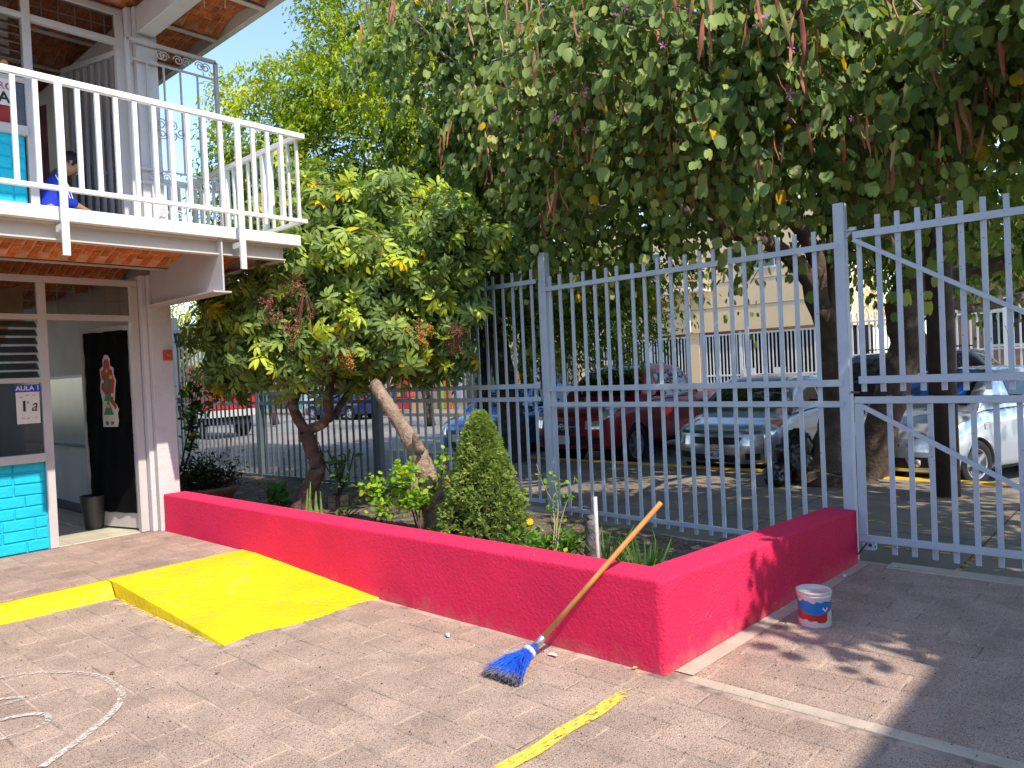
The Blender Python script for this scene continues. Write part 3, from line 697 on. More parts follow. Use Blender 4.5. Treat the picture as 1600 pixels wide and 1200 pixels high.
for ch_, x in zip('LURO', (1.84, 1.91, 1.98, 2.045)):
    text('letter', ch_, .085, (x, 7.6015, 4.185), RX, M('ink_'+ch_, cols_[ch_], .6, 0), ps, bold=.002)
text('letter', 'G', .13, (1.90, 7.6015, 4.085), RX, m_ink, ps, bold=.003); text('letter', 'A', .13, (2.0, 7.6015, 4.085), RX, m_ink, ps, bold=.003)
pb = MB().box(1.60, 2.10, 7.607, 7.6075, 3.86, 4.015); pb.build('red_card', M('red_card', (.30, .03, .03), .8), ps)
pb = MB()
for i in range(14): pb.prism([(.03*math.cos(t), .03*math.sin(t)) for t in np.linspace(0, 5.5, 7)], (1.68+.028*i, 7.603, 4.34+.05*math.sin(i*1.7)), (1, 0, 0), (0, 0, 1), (0, 1, 0), .002)
pb.build('paper_flowers', M('orange_paper', (.45, .22, .06), .8), ps)
# ================================================================== PLANTER WALL
from mathutils import noise as mnoise
def pw_path():
    pts = []
    A = Vector((3.12, 7.455)); B = Vector((3.12, 1.908)); C = Vector((5.655, 1.808))
    A2 = Vector((3.335, 7.455)); B2 = Vector((3.335, 2.098)); C2 = Vector((5.66, 2.03))
    n = 150
    for i in range(n): t = i/n; pts.append((A.lerp(B, t), A2.lerp(B2, t), .458))
    pts.append((B, B2, .458))
    n = 70
    for i in range(1, n+1): t = i/n; pts.append((B.lerp(C, t), B2.lerp(C2, t), .458-.073*t))
    return pts
mb = MB(); G = []
for o_, i_, h in pw_path():
    row = []
    for k in range(15): z = -.10+(h-.02+.10)*k/14; row.append((o_.x, o_.y, z))
    row.append((o_.x, o_.y, h-.007)); 
    for t in (.022, .05, .15, .3, .45, .6, .75, .88, .95, .978): p = o_.lerp(i_, t); row.append((p.x, p.y, h))
    row.append((i_.x, i_.y, h-.007))
    for k in range(9): z = h-.02-(h+.06)*k/8; row.append((i_.x, i_.y, z))
    G.append(row)
mb.grid(G)
for col_ in (0, -1):
    g = G[col_]; m_ = len(g); mb.add(g, [tuple(range(m_)) if col_ == 0 else tuple(range(m_))[::-1]])
for i, v in enumerate(mb.v):
    q = Vector(v); a = mnoise.noise(q*22)*.0018+mnoise.noise(q*60)*.0012+mnoise.noise(q*3)*.005
    e = mnoise.noise(Vector((q.x*9, q.y*9, 7)))
    foot = .010*max(0, e)*(1 if q.z < .05 else 0)
    mb.v[i] = (v[0]-a, v[1]-a*(1 if v[1] < 2.1 else .3), v[2]+a*.35+foot)
m_redw = M('red_stucco', (.80, .027, .100), .75, .07, 2.2, .75, 55, c2=(.76, .10, .13), c2s=4.5, c2t=.68, c2w=.1, spec=.15, speck=[(30, .12, (.75, .45, .42), .06)])
pwall = mb.build('planter_wall', m_redw, None, smooth=True)
t = m_redw.node_tree; N = t.nodes; L = t.links; pb_ = N['Principled BSDF']; lk = pb_.inputs['Base Color'].links[0].from_socket
g_ = N.new('ShaderNodeNewGeometry'); sx_ = N.new('ShaderNodeSeparateXYZ'); L.new(g_.outputs['Position'], sx_.inputs[0]); nn_ = N.new('ShaderNodeTexNoise'); nn_.inputs['Scale'].default_value = 7; nn_.inputs['Detail'].default_value = 9; nn_.inputs['Roughness'].default_value = .7; L.new(g_.outputs['Position'], nn_.inputs['Vector'])
ml_ = N.new('ShaderNodeMath'); ml_.operation = 'MULTIPLY_ADD'; L.new(nn_.outputs['Fac'], ml_.inputs[0]); ml_.inputs[1].default_value = -.42; L.new(sx_.outputs[2], ml_.inputs[2])
mr_ = N.new('ShaderNodeMapRange'); mr_.inputs[1].default_value = -.13; mr_.inputs[2].default_value = -.24; mr_.inputs[3].default_value = 0; mr_.inputs[4].default_value = .55; L.new(ml_.outputs[0], mr_.inputs[0])
mz_ = N.new('ShaderNodeMix'); mz_.data_type = 'RGBA'; L.new(mr_.outputs[0], mz_.inputs['Factor']); L.new(lk, mz_.inputs['A']); mz_.inputs['B'].default_value = (.52, .16, .15, 1); L.new(mz_.outputs['Result'], pb_.inputs['Base Color'])
tag(pwall, 'low L-shaped planter wall painted bright raspberry red with rough stucco', 'wall')
# soil -----------------------------------------------------------------
mb = MB(); G = []
def soilz(x, y): return -.075*max(0, (x-4.2)/1.5)*(1 if y < 4.2 else max(0, 1-(y-4.2)/1.5))+.10*min(1, max(0, (y-2.1)/2.2))+.03+.025*mnoise.noise(Vector((x*2.3, y*2.3, 0)))+.012*mnoise.noise(Vector((x*9, y*9, 3)))
for x in np.arange(3.30, 5.86, .06):
    G.append([(x, y, soilz(x, y)-(.05 if x > 5.75 else 0)) for y in np.arange(2.0, 12.05, .08)])
mb.grid([g[::-1] for g in G]); o = mb.build('planter_soil', m_soil, None, smooth=True); o['kind'] = 'structure'
fl = [(5.755, 1.95), (5.926, 4.85), (5.83, 7.5), (5.66, 10.05), (5.60, 12.6), (5.60, 18)]
fk = MB()
for (x0, y0), (x1, y1) in zip(fl[:-1], fl[1:]):
    h0, h1 = (-.02 if y0 < 4 else .06), (.03 if y1 < 5 else .10)
    z0 = -.035 if y0 < 4 else .075
    fk.add([(x0-.12, y0, -.2), (x0+.06, y0, -.2), (x1+.06, y1, -.2), (x1-.12, y1, -.2), (x0-.12, y0, z0), (x0+.06, y0, z0), (x1+.06, y1, z0), (x1-.12, y1, z0)],
           [(3, 2, 1, 0), (4, 5, 6, 7), (0, 1, 5, 4), (1, 2, 6, 5), (2, 3, 7, 6), (3, 0, 4, 7)])
tag(fk.build('fence_footing', m_kerb, None, bevel=.01), 'low concrete footing running under the steel fence behind the planter', 'footing')
# rubble and gravel on the right of the planter
rr = random.Random(12); st = MB()
for i in range(1500):
    t = rr.random(); x = rr.uniform(3.4, 5.7); y = rr.gauss(2.9, .45) if rr.random() < .7 else rr.uniform(2.15, 6)
    if not (2.15 < y < 7): continue
    s = rr.uniform(.003, .010) if rr.random() < .96 else rr.uniform(.012, .026); z = soilz(x, y)
    st.box(x-s, x+s, y-s*rr.uniform(.6, 1), y+s*.8, z-.01, z+s*rr.uniform(.4, .9), ch=s*.3)
tag(st.build('gravel', M('grey_gravel', (.17, .15, .13), .9, .3, 8, .5, 50)), 'grey stone rubble and gravel over the planter soil near the fence', 'gravel', kind='stuff')

# ================================================================== FENCE
fen = empty('steel_fence', (5.9, 4.85, 0))
tag(fen, 'tall grey-blue steel picket fence running behind the planter beds', 'fence')
def picket_mesh(h, wd, name, mat):
    # folded flat-bar profile: shallow channel
    t = wd/2; d = wd*.55; k = .0045
    pr = [(-t, -d/2), (t, -d/2), (t, d/2), (t-k, d/2), (t-k, -d/2+k), (-t+k, -d/2+k), (-t+k, d/2), (-t, d/2)]
    # open channel on the back
    mb = MB(); n = len(pr)
    vs = [(p[1], p[0], 0) for p in pr]+[(p[1], p[0], h) for p in pr]
    fs = [(i, (i+1) % n, n+(i+1) % n, n+i) for i in range(n)]
    fs += [(n+0, n+1, n+4, n+5), (n+1, n+2, n+3, n+4), (n+5, n+6, n+7, n+0)]
    fs += [(5, 4, 1, 0), (4, 3, 2, 1), (0, 7, 6, 5)]
    me = bpy.data.meshes.new(name); me.from_pydata(vs, [], fs); me.materials.append(mat); me.update(); return me
def along(p, q, y):
    t = (y-p[1])/(q[1]-p[1]); return p[0]+(q[0]-p[0])*t
rr = random.Random(5)
Mp, Gp = (5.926, 4.85), (5.735, 1.88)
pk = picket_mesh(2.41, .031, 'picket', m_fence)
for y in (4.77, 4.62, 4.48, 4.33, 4.19, 4.05, 3.91, 3.76, 3.62, 3.48, 3.33, 3.19, 3.05, 2.91, 2.77, 2.63, 2.49, 2.35, 2.21, 2.06):
    o = link_mesh('picket', pk, fen, (along(Mp, Gp, y), y+rr.uniform(-.006, .006), .03+rr.uniform(-.008, .008))); o.rotation_euler = (R(rr.uniform(-.25, .25)), 0, R(rr.uniform(-4, 4)))
def rail(name, p, q, z, w=.030, h=.045, dx=-.032, parent=fen, mat=m_fence, z2=None):
    z2 = z if z2 is None else z2
    mb = MB(); # angle section: face plate + top lip
    a = Vector((p[0]+dx, p[1], z)); b_ = Vector((q[0]+dx, q[1], z2)); 
    for (ox0, ox1, oz0, oz1) in ((-.003, .003, -h/2, h/2), (.003, w, h/2-.006, h/2)):
        vs = [(P_.x+ox, P_.y, P_.z+oz) for P_ in (a, b_) for (ox, oz) in ((ox0, oz0), (ox1, oz0), (ox1, oz1), (ox0, oz1))]
        mb.add(vs, [(0, 1, 2, 3), (7, 6, 5, 4), (0, 4, 5, 1), (1, 5, 6, 2), (2, 6, 7, 3), (3, 7, 4, 0)])
    return mb.build(name, mat, parent, bevel=.001)
for z, h in ((2.315, .045), (1.305, .05), (1.150, .045), (.100, .035)): rail('rail', Mp, Gp, z, h=h)
def fpost(x, y, z0, z1, s=.085, mat=m_fence, rot=0):
    return MB().box(x-s/2, x+s/2, y-s/2, y+s/2, z0, z1).build('post', mat, fen, bevel=.006)
fpost(5.745, 1.875, -.1, 2.62, .078, m_gate); fpost(5.935, 4.85, 0, 2.69, .085)
MB().box(5.94, 5.965, 4.90, 4.94, .05, 2.4).build('post', m_fence, fen)
segs_ = [((5.926, 4.93), (5.83, 7.5)), ((5.83, 7.55), (5.66, 10.05)), ((5.66, 10.1), (5.60, 12.6)), ((5.60, 12.65), (5.60, 18))]
pk2 = {}
for si, (p, q) in enumerate(segs_):
    mt = m_fence if si == 0 else m_fence_shade
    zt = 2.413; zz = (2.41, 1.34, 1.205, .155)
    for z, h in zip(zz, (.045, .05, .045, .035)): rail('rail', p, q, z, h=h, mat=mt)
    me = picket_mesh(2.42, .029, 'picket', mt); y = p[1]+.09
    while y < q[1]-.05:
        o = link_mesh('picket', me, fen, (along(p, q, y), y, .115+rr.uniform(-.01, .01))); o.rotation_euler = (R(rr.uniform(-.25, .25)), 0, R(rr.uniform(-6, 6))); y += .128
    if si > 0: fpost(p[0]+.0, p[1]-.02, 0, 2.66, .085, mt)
# gate ---------------------------------------------------------------------
gate = empty('entrance_gate', (5.72, 1.79, .05))
tag(gate, 'double-height steel picket gate with diagonal braces hinged beside the end of the red wall', 'gate')
XG = 5.72
def gbox(name, y0, y1, z0, z1, x0=XG-.045, x1=XG-.018, z0b=None): return MB().box(x0, x1, min(y0, y1), max(y0, y1), z0, z1).build(name, m_gate, gate, bevel=.003)
rail('top_rail', (XG, -2.2), (XG, 1.775), 2.368, w=.035, h=.05, parent=gate, mat=m_gate)
gbox('rail', -2.2, 1.765, 1.298, 1.352); gbox('rail', -2.2, 1.80, 1.155, 1.205); gbox('rail', -2.2, 1.80, .155, .205)
gbox('stile', 1.745, 1.80, .207, 1.153); gbox('stile', 1.745, 1.795, 2.40, 2.425)
MB().bar((XG-.040, 1.77, 2.335), (XG-.040, .55, 1.60), .030, .012, up=(1, 0, 0)).build('diagonal_brace', m_gate, gate)
MB().bar((XG-.055, 1.74, 1.135), (XG-.055, -.05, .13), .034, .012, up=(1, 0, 0)).build('diagonal_brace', m_gate, gate)
gp = picket_mesh(1.255, .033, 'picket', m_gate); gp2 = picket_mesh(1.13, .033, 'picket', m_gate)
y = 1.745; k = 0
while y > -2.1:
    if k: o = link_mesh('picket', gp, gate, (XG, y-.004, 1.24+rr.uniform(-.004, .004)))
    else: o = link_mesh('picket', picket_mesh(1.15, .033, 'picket', m_gate), gate, (XG, y-.004, 1.24))
    o.rotation_euler = (0, 0, R(rr.uniform(-4, 4)))
    if k: o = link_mesh('picket', gp2, gate, (XG, y-.04, .075+rr.uniform(-.006, .006))); o.rotation_euler = (0, 0, R(rr.uniform(-4, 4)))
    y -= .1285; k += 1
MB().bar((5.735, 1.84, 2.41), (5.70, 1.76, 2.415), .010).bar((5.735, 1.84, 2.36), (5.70, 1.77, 2.41), .016).build('hinge', m_gate, gate)
MB().bar((5.74, 1.84, 1.235), (5.70, 1.77, 1.235), .014).build('hinge', M('rusty_steel', (.16, .09, .06), .7, .3, 30), gate)
MB().bar((5.66, 1.745, .15), (5.66, 1.82, .05), .01).bar((5.68, 1.74, .14), (5.70, 1.70, .12), .02).build('drop_bolt', m_dark, gate)
MB().box(5.68, 5.74, 1.70, 1.78, .10, .152).build('hinge', m_gate, gate)

# ================================================================== BROOM
broom = empty('broom', (2.72, 2.55, 0))
tag(broom, 'wooden-handled broom with blue plastic bristles leaning on the red wall', 'broom')
m_wood = M('varnished_handle', (.56, .27, .075), .35, .18, 9, .1, 60, c2=(.40, .17, .04), c2s=7, c2t=.58, spec=.5)
m_brs = M('blue_bristle', (.015, .10, .62), .45, .35, 60, rnd=.1, spec=.4); m_brd = M('dusty_bristle', (.16, .15, .17), .8, .4, 60)
hv0 = Vector((2.885, 2.735, .125)); hv1 = Vector((3.095, 2.395, .465))
hd = (hv1-hv0).normalized()
F0 = Vector((2.890, 2.500, .112)); T1 = Vector((3.103, 2.248, .462))
dirh = (T1-F0).normalized(); HT = F0+(T1-F0)*1.97
MB().tube([F0, F0.lerp(HT, .5), HT-dirh*.006, HT], [.0135, .0135, .013, .010], 14).build('handle', m_wood, broom, smooth=True)
MB().tube([F0-dirh*.035, F0+dirh*.035], [.021, .017], 14).build('ferrule', M('steel_ferrule', (.5, .5, .5), .35, .1, 20, metal=.8), broom, smooth=True)
bt = Vector((2.605, 2.505, .014))         # middle of the bristle ends
bdir = (bt-F0).normalized(); side = bdir.cross(Vector((0, 0, 1))).normalized(); upv = side.cross(bdir)
MB().tube([F0-dirh*.03, F0-dirh*.05+bdir*.03, F0+bdir*.085], [.018, .034, .036], 12).build('bristle_bundle', m_brs, broom, smooth=True)
MB().tube([F0+bdir*.078, F0+bdir*.098], [.0385, .0385], 14).build('band', M('band_plastic', (.55, .50, .55), .6), broom, smooth=True)
hb = MB(); hbd = MB(); rr = random.Random(4); Lb = (bt-F0).length
for i in range(950):
    a = rr.uniform(0, 2*math.pi); r0 = .034*math.sqrt(rr.random()); u = rr.uniform(-1, 1)
    s0 = F0+bdir*.085+side*(r0*math.cos(a))+upv*(r0*math.sin(a)*.8)
    e = F0+bdir*(Lb+rr.uniform(-.035, .02))+side*(u*.115+rr.gauss(0, .006))+upv*(rr.uniform(-.02, .035))
    if rr.random() < .03: e += side*rr.uniform(-.08, .08)+upv*rr.uniform(0, .05)
    e.z = max(e.z, .006); mid = s0.lerp(e, .5)+upv*rr.uniform(.0, .02); mid.z = max(mid.z, .01)
    hb.tube([s0, mid, s0.lerp(e, .92)], .0014, 3, caps=False); hbd.tube([s0.lerp(e, .90), e], .0013, 3, caps=False)
for i in range(7):
    s0 = F0+bdir*.03; e = F0+bdir*rr.uniform(.1, .3)+side*rr.uniform(-.16, .16)+Vector((0, 0, rr.uniform(-.02, .08))); e.z = max(.008, e.z)
    hb.tube([s0, s0.lerp(e, .5)+Vector((0, 0, .02)), e], .001, 3, caps=False)
tag(hb.build('bristles', m_brs, broom), kind='stuff'); tag(hbd.build('bristle_tips', m_brd, broom), kind='stuff')
# ================================================================== BUCKET
bk = empty('paint_bucket', (4.235, 1.60, 0)); tag(bk, 'white plastic paint bucket with lid and torn red and blue label', 'bucket')
mk = bpy.data.materials.new('bucket_print'); mk.use_nodes = True; t = mk.node_tree; N = t.nodes; L = t.links; p_ = N['Principled BSDF']; p_.inputs['Roughness'].default_value = .35
tc = N.new('ShaderNodeTexCoord'); sp = N.new('ShaderNodeSeparateXYZ'); L.new(tc.outputs['Object'], sp.inputs[0])
def mth(op, a, b_=None, c=None):
    n = N.new('ShaderNodeMath'); n.operation = op
    for i, x in enumerate((a, b_, c)):
        if x is None: continue
        if hasattr(x, 'is_linked') or hasattr(x, 'links'): L.new(x, n.inputs[i])
        else: n.inputs[i].default_value = x
    return n.outputs[0]
# angle round the bucket measured from the side facing the yard
ang = mth('ARCTAN2', mth('ADD', mth('MULTIPLY', sp.outputs[0], .70), mth('MULTIPLY', sp.outputs[1], -.71)), mth('ADD', mth('MULTIPLY', sp.outputs[0], -.71), mth('MULTIPLY', sp.outputs[1], -.70)))
nz = N.new('ShaderNodeTexNoise'); nz.inputs['Scale'].default_value = 22; nz.inputs['Detail'].default_value = 5; L.new(tc.outputs['Object'], nz.inputs['Vector'])
jg = mth('MULTIPLY', mth('SUBTRACT', nz.outputs['Fac'], .5), .075)
z_ = sp.outputs[2]
inlab = mth('MULTIPLY', mth('GREATER_THAN', mth('ADD', z_, jg), .040), mth('LESS_THAN', mth('ADD', z_, mth('MULTIPLY', jg, .8)), .146))
swoosh = mth('ADD', mth('ADD', .078, mth('MULTIPLY', ang, .020)), mth('MULTIPLY', mth('MULTIPLY', ang, ang), .022))
blue_ = mth('GREATER_THAN', z_, swoosh)
torn = mth('MULTIPLY', mth('GREATER_THAN', ang, .42), mth('LESS_THAN', mth('ADD', z_, mth('MULTIPLY', ang, -.02)), mth('ADD', .082, jg)))
inlab = mth('MULTIPLY', inlab, mth('SUBTRACT', 1, torn))
mx1 = N.new('ShaderNodeMix'); mx1.data_type = 'RGBA'; L.new(blue_, mx1.inputs['Factor']); mx1.inputs['A'].default_value = (.55, .035, .03, 1); mx1.inputs['B'].default_value = (.01, .22, .75, 1)
mx2 = N.new('ShaderNodeMix'); mx2.data_type = 'RGBA'; L.new(inlab, mx2.inputs['Factor']); mx2.inputs['A'].default_value = (.72, .68, .72, 1); L.new(mx1.outputs['Result'], mx2.inputs['B'])
L.new(mx2.outputs['Result'], p_.inputs['Base Color'])
MB().lathe([(0, 0), (.084, 0), (.087, .004), (.0905, .168), (.093, .170), (.093, .176), (.091, .178), (.0915, .186)], (4.235, 1.60, 0), 40).build('pail', mk, bk, smooth=True).data
m_lid = M('lid_white', (.62, .57, .50), .5, .08, 12)
MB().lathe([(.0925, .182), (.0955, .184), (.0955, .195), (.0935, .198), (.087, .197), (.086, .194), (0, .195)], (4.235, 1.60, 0), 40).build('lid', m_lid, bk, smooth=True)
pts = []
for i in range(19):
    a = R(-160+i*17.5); pts.append((4.235+.0965*math.cos(a)*1.01, 1.60+.0965*math.sin(a)*1.01, .165-.035*math.sin(math.pi*i/18)))
MB().tube(pts, .0016, 5).build('wire_handle', M('wire', (.45, .43, .45), .4, metal=.5), bk, smooth=True)
MB().box(-.0125, .0125, -.0125, .0125, -.0004, .0004, 0, Matrix.Translation((4.235, 1.60, .110)) @ Matrix.Rotation(R(-148+27), 4, 'Z') @ Matrix.Translation((.0885, 0, 0)) @ Matrix.Rotation(R(90), 4, 'Y') @ Matrix.Rotation(R(45), 4, 'Z')).build('warning_mark', M('mark_white', (.7, .68, .68), .5), bk)
MB().box(-.008, .008, -.0013, .0013, -.0006, .0006, 0, Matrix.Translation((4.235, 1.60, .110)) @ Matrix.Rotation(R(-148+27), 4, 'Z') @ Matrix.Translation((.0893, 0, 0)) @ Matrix.Rotation(R(90), 4, 'Y')).build('warning_bar', m_ink, bk)
# ================================================================== CARS
m_tyre = M('tyre_rubber', (.012, .012, .013), .85, .2, 20); m_rim = M('alloy_rim', (.42, .43, .45), .3, .05, 9, metal=.7)
m_cglass = M('car_glass', (.012, .016, .018), .03, 0, 1, spec=.9); m_blk = M('black_plastic', (.012, .012, .013), .5, 0)
m_lamp = M('headlight_lens', (.50, .52, .54), .08, .3, 25, spec=.9, metal=.4); m_amb = M('amber_lens', (.60, .16, .02), .15, .1, 20, spec=.8); m_under = M('underbody', (.008, .008, .008), .9)
m_chrome = M('chrome_trim', (.6, .6, .62), .15, 0, 1, metal=.95); m_plate = M('plate_white', (.55, .56, .56), .5, .1, 30); m_tail = M('tail_red', (.35, .01, .01), .2, spec=.8)
def lerpk(keys, d):
    if d <= keys[0][0]: return keys[0][1]
    for (a, va), (b_, vb_) in zip(keys[:-1], keys[1:]):
        if d <= b_:
            t = (d-a)/(b_-a); t = t*t*(3-2*t)*.5+t*.5; return va+(vb_-va)*t
    return keys[-1][1]
def make_car(name, paint, P):
    root = empty(name); Lc, Wc = P['L'], P['W']/2; wr = P['wr']; wx = P['wheels']; xf = Lc/2
    def sec(d):
        zt = lerpk(P['top'], d); zb = lerpk(P['bot'], d); w_ = Wc*lerpk(P['wid'], d); k = min(1, d/.25)*min(1, (Lc-d)/.2)
        sh = lerpk(P['shoulder'], d) if 'shoulder' in P else zt-.10
        mid = (zb+sh)/2
        return [(0, zb), (w_*(1-.12*k), zb), (w_*(1-.02*k), zb+.06), (w_, mid-.03), (w_, mid+.08), (w_*(1-.015*k), sh-.05*k), (w_*(1-.05*k), sh+(zt-sh)*.45), (w_*(1-.16*k), zt-.012*k), (w_*.45, zt+.012*k), (0, zt+.018*k)]
    def S(d, t, off=0):
        s_ = sec(d); n = len(s_)-1; u = min(max(t*n, 0), n-1e-6); i = int(u); f_ = u-i
        y = s_[i][0]*(1-f_)+s_[i+1][0]*f_; z = s_[i][1]*(1-f_)+s_[i+1][1]*f_
        bul = P['bulge']*max(0, 1-d/.9)*(abs(y)/Wc)**2.4; bulr = .16*max(0, 1-(Lc-d)/.7)*(abs(y)/Wc)**2.4
        x = xf-d-bul+bulr
        for q in wx:
            dx = abs(d-q)
            if dx < wr*1.13: z = max(z, wr*.98+math.sqrt((wr*1.13)**2-dx*dx))if z < wr*.98+math.sqrt((wr*1.13)**2-dx*dx) and z < lerpk(P['top'], d)-.02 else z
        return x, y, z
    def S3(d, t, sgn, off=0.0):
        a = Vector(S(d, t)); e = .01
        u = Vector(S(min(d+e, Lc), t))-Vector(S(max(d-e, 0), t)); v = Vector(S(d, min(t+e, 1)))-Vector(S(d, max(t-e, 0))); n = u.cross(v)
        if n.length > 1e-9: n.normalize()
        if n.y < 0 or (abs(n.y) < .02 and n.z < 0): n = -n
        a = a+n*off; return (a.x, a.y*sgn, a.z)
    ND = int(Lc/.055); ds = sorted(set([round(Lc*i/ND, 4) for i in range(ND+1)]+[.02, .05, .09]+[q+s_*wr*1.13*c for q in wx for s_ in (-1, 1) for c in (1, .995, .97, .9)]))
    mb = MB(); NT = 36
    for sg in (1, -1):
        G = [[(S(d, j/NT)[0], S(d, j/NT)[1]*sg, S(d, j/NT)[2]) for j in range(NT+1)] for d in ds]
        mb.grid(G if sg == -1 else [g[::-1] for g in G])
    for d, fx in ((0, 1), (Lc, -1)):         # end caps
        s_ = sec(d); w_ = s_[2][0]; zb, zt = s_[0][1], s_[-1][1]; G = []
        for j in range(9):
            row = []
            for i in range(17):
                y = w_*(-1+2*i/16); z = zb+(zt-zb)*j/8
                x = (xf-P['bulge']*(abs(y)/Wc)**2.4+.035*math.sin(math.pi*j/8)) if fx == 1 else (-xf+.16*(abs(y)/Wc)**2.4-.02*math.sin(math.pi*j/8))
                row.append((x, y, z))
            G.append(row)
        mb.grid(G if fx == 1 else [g[::-1] for g in G])
    mb.build('body', paint, root, smooth=True, local=True)
    def F(u, v, off=0):                       # point on the nose
        s_ = sec(0); w_ = s_[2][0]; zb, zt = s_[0][1], s_[-1][1]; y = w_*u
        return (xf-P['bulge']*(abs(y)/Wc)**2.4+.035*math.sin(math.pi*v)+off, y, zb+(zt-zb)*v)
    def nose(nm, u0, u1, v0, v1, mat, off=.006, par=root, taper=0.0):
        m_ = MB(); nu, nv = 12, 4; G = []
        for j in range(nv+1):
            v = v0+(v1-v0)*j/nv; kk = 1-taper*(1-j/nv)
            G.append([F(((u0+u1)/2)+(u0-(u0+u1)/2)*kk+((u1-u0)*kk)*i/nu, v, off) for i in range(nu+1)])
        m_.grid(G); 
        return m_.build(nm, mat, par, smooth=True, local=True)
    def patch(nm, d0, d1, t0, t1, sg, mat, off=.006, t0b=None, t1b=None, par=root, n=(10, 6)):
        m_ = MB(); G = []
        for i in range(n[0]+1):
            f_ = i/n[0]; d = d0+(d1-d0)*f_; a = t0+((t0 if t0b is None else t0b)-t0)*f_; b_ = t1+((t1 if t1b is None else t1b)-t1)*f_
            G.append([S3(d, a+(b_-a)*j/n[1], sg, off) for j in range(n[1]+1)])
        m_.grid(G if sg == -1 else [g[::-1] for g in G]); return m_.build(nm, mat, par, smooth=True, local=True)
    # cabin
    c0, r0, r1, c1 = P['cab']; zr = P['H']; wb, wt = Wc*P.get('cb', .93), Wc*P.get('ct', .70)
    def zc(d):
        bl = lerpk(P['top'], d)
        if d < r0: t = (d-c0)/(r0-c0); return bl+(zr-.02-bl)*math.sin(t*math.pi/2)**.93
        if d > r1: t = (c1-d)/(c1-r1); return bl+(zr-.03-bl)*math.sin(t*math.pi/2)**.93
        t = (d-r0)/(r1-r0); return zr-.02+.03*math.sin(math.pi*t)-.01*t
    def Q(d, s):
        bl = lerpk(P['top'], d)-.03; z = zc(d); h = max(0, (z-bl)/(zr-bl)); ww = wb+(wt-wb)*h
        pts = [(wb, bl), (wb-.015, bl+min(.06, (z-bl)*.3)), (ww+.03, bl+(z-bl)*.86), (ww-.04, z-.015), (ww*.5, z+.012), (0, z+.018)]
        u = min(max(s*5, 0), 5-1e-6); i = int(u); f_ = u-i
        return (xf-d-.10*(1-((pts[i][0]*(1-f_)+pts[i+1][0]*f_)/Wc)**2)*0, pts[i][0]*(1-f_)+pts[i+1][0]*f_, pts[i][1]*(1-f_)+pts[i+1][1]*f_)
    def Q3(d, s, sg, off=0.0):
        a = Vector(Q(d, s)); e = .01; u = Vector(Q(min(d+e, c1), s))-Vector(Q(max(d-e, c0), s)); v = Vector(Q(d, min(s+e, 1)))-Vector(Q(d, max(s-e, 0))); n = u.cross(v)
        if n.length > 1e-9: n.normalize()
        if n.y < -.02 or (abs(n.y) <= .02 and n.z < 0): n = -n
        if n.z < 0 and abs(n.y) < .3: n = -n
        a += n*off; return (a.x, a.y*sg, a.z)
    mb = MB(); nd = 40
    for sg in (1, -1):
        G = [[(Q(c0+(c1-c0)*i/nd, j/20)[0], Q(c0+(c1-c0)*i/nd, j/20)[1]*sg, Q(c0+(c1-c0)*i/nd, j/20)[2]) for j in range(21)] for i in range(nd+1)]
        mb.grid(G if sg == -1 else [g[::-1] for g in G])
    mb.build('cabin', paint, root, smooth=True, local=True)
    def cpatch(nm, d0, d1, s0, s1, mat, off=.006, both=False, sg=1, s0b=None, s1b=None, n=(10, 8)):
        m_ = MB()
        for q in ((1, -1) if both else (sg,)):
            G = []
            for i in range(n[0]+1):
                f_ = i/n[0]; a = s0+((s0 if s0b is None else s0b)-s0)*f_; b_ = s1+((s1 if s1b is None else s1b)-s1)*f_
                G.append([Q3(d0+(d1-d0)*f_, a+(b_-a)*j/n[1], q, off) for j in range(n[1]+1)])
            m_.grid(G if q == -1 else [g[::-1] for g in G])
        return m_.build(nm, mat, root, smooth=True, local=True)
    cpatch('windshield', c0+.05, r0-.03, .66, 1, m_cglass, both=True)
    cpatch('rear_window', r1+.04, c1-.06, .66, 1, m_cglass, both=True)
    for sg in (1, -1):
        for a, b_ in P['sidewin']: cpatch('side_window', a, b_, .14, .385, m_cglass, sg=sg)
        if P.get('qwin'): a, b_ = P['qwin']; cpatch('quarter_window', a, b_, .15, .2, m_cglass, sg=sg, s1b=.37)
        # headlights, mirror, handles, sill, door seams
        hl = P['hl']; patch('headlight', hl[0], hl[1], hl[2], hl[3], sg, m_lamp, .008, hl[4], hl[5])
        if P.get('amber'): h2 = P['amber']; patch('turn_signal', h2[0], h2[1], h2[2], h2[3], sg, m_amb, .010, h2[4], h2[5])
        nose('headlight', .62*sg if sg == -1 else .62, (.99 if sg == 1 else -.99), P['hlv'][0], P['hlv'][1], m_lamp, .008) if sg == 1 else nose('headlight', -.99, -.62, P['hlv'][0], P['hlv'][1], m_lamp, .008)
        md = P['mirror']; mz = lerpk(P['top'], md)+.09
        mb = MB(); mb.lathe([(0, -.055), (.07, -.05), (.10, 0), (.07, .055), (0, .06)], (0, 0, 0), 12, 0, Matrix.Translation((xf-md, sg*(Wc+.10), mz)) @ Matrix.Diagonal((.6, 1.15, 1, 1)))
        mb.bar((xf-md, sg*(Wc*.93), mz-.05), (xf-md, sg*(Wc+.06), mz-.02), .04, .03); mb.build('mirror', P.get('mirmat', paint), root, smooth=True, local=True)
        for dd in P['handles']:
            p_ = S3(dd, .60, sg, .012); MB().box(p_[0]-.09, p_[0]+.09, p_[1]-.012, p_[1]+.012, p_[2]-.012, p_[2]+.014).build('door_handle', P.get('hmat', paint), root, bevel=.004, local=True)
        for dd in P['seams']: patch('door_seam', dd-.004, dd+.004, .24, .66, sg, m_blk, .003, n=(1, 16))
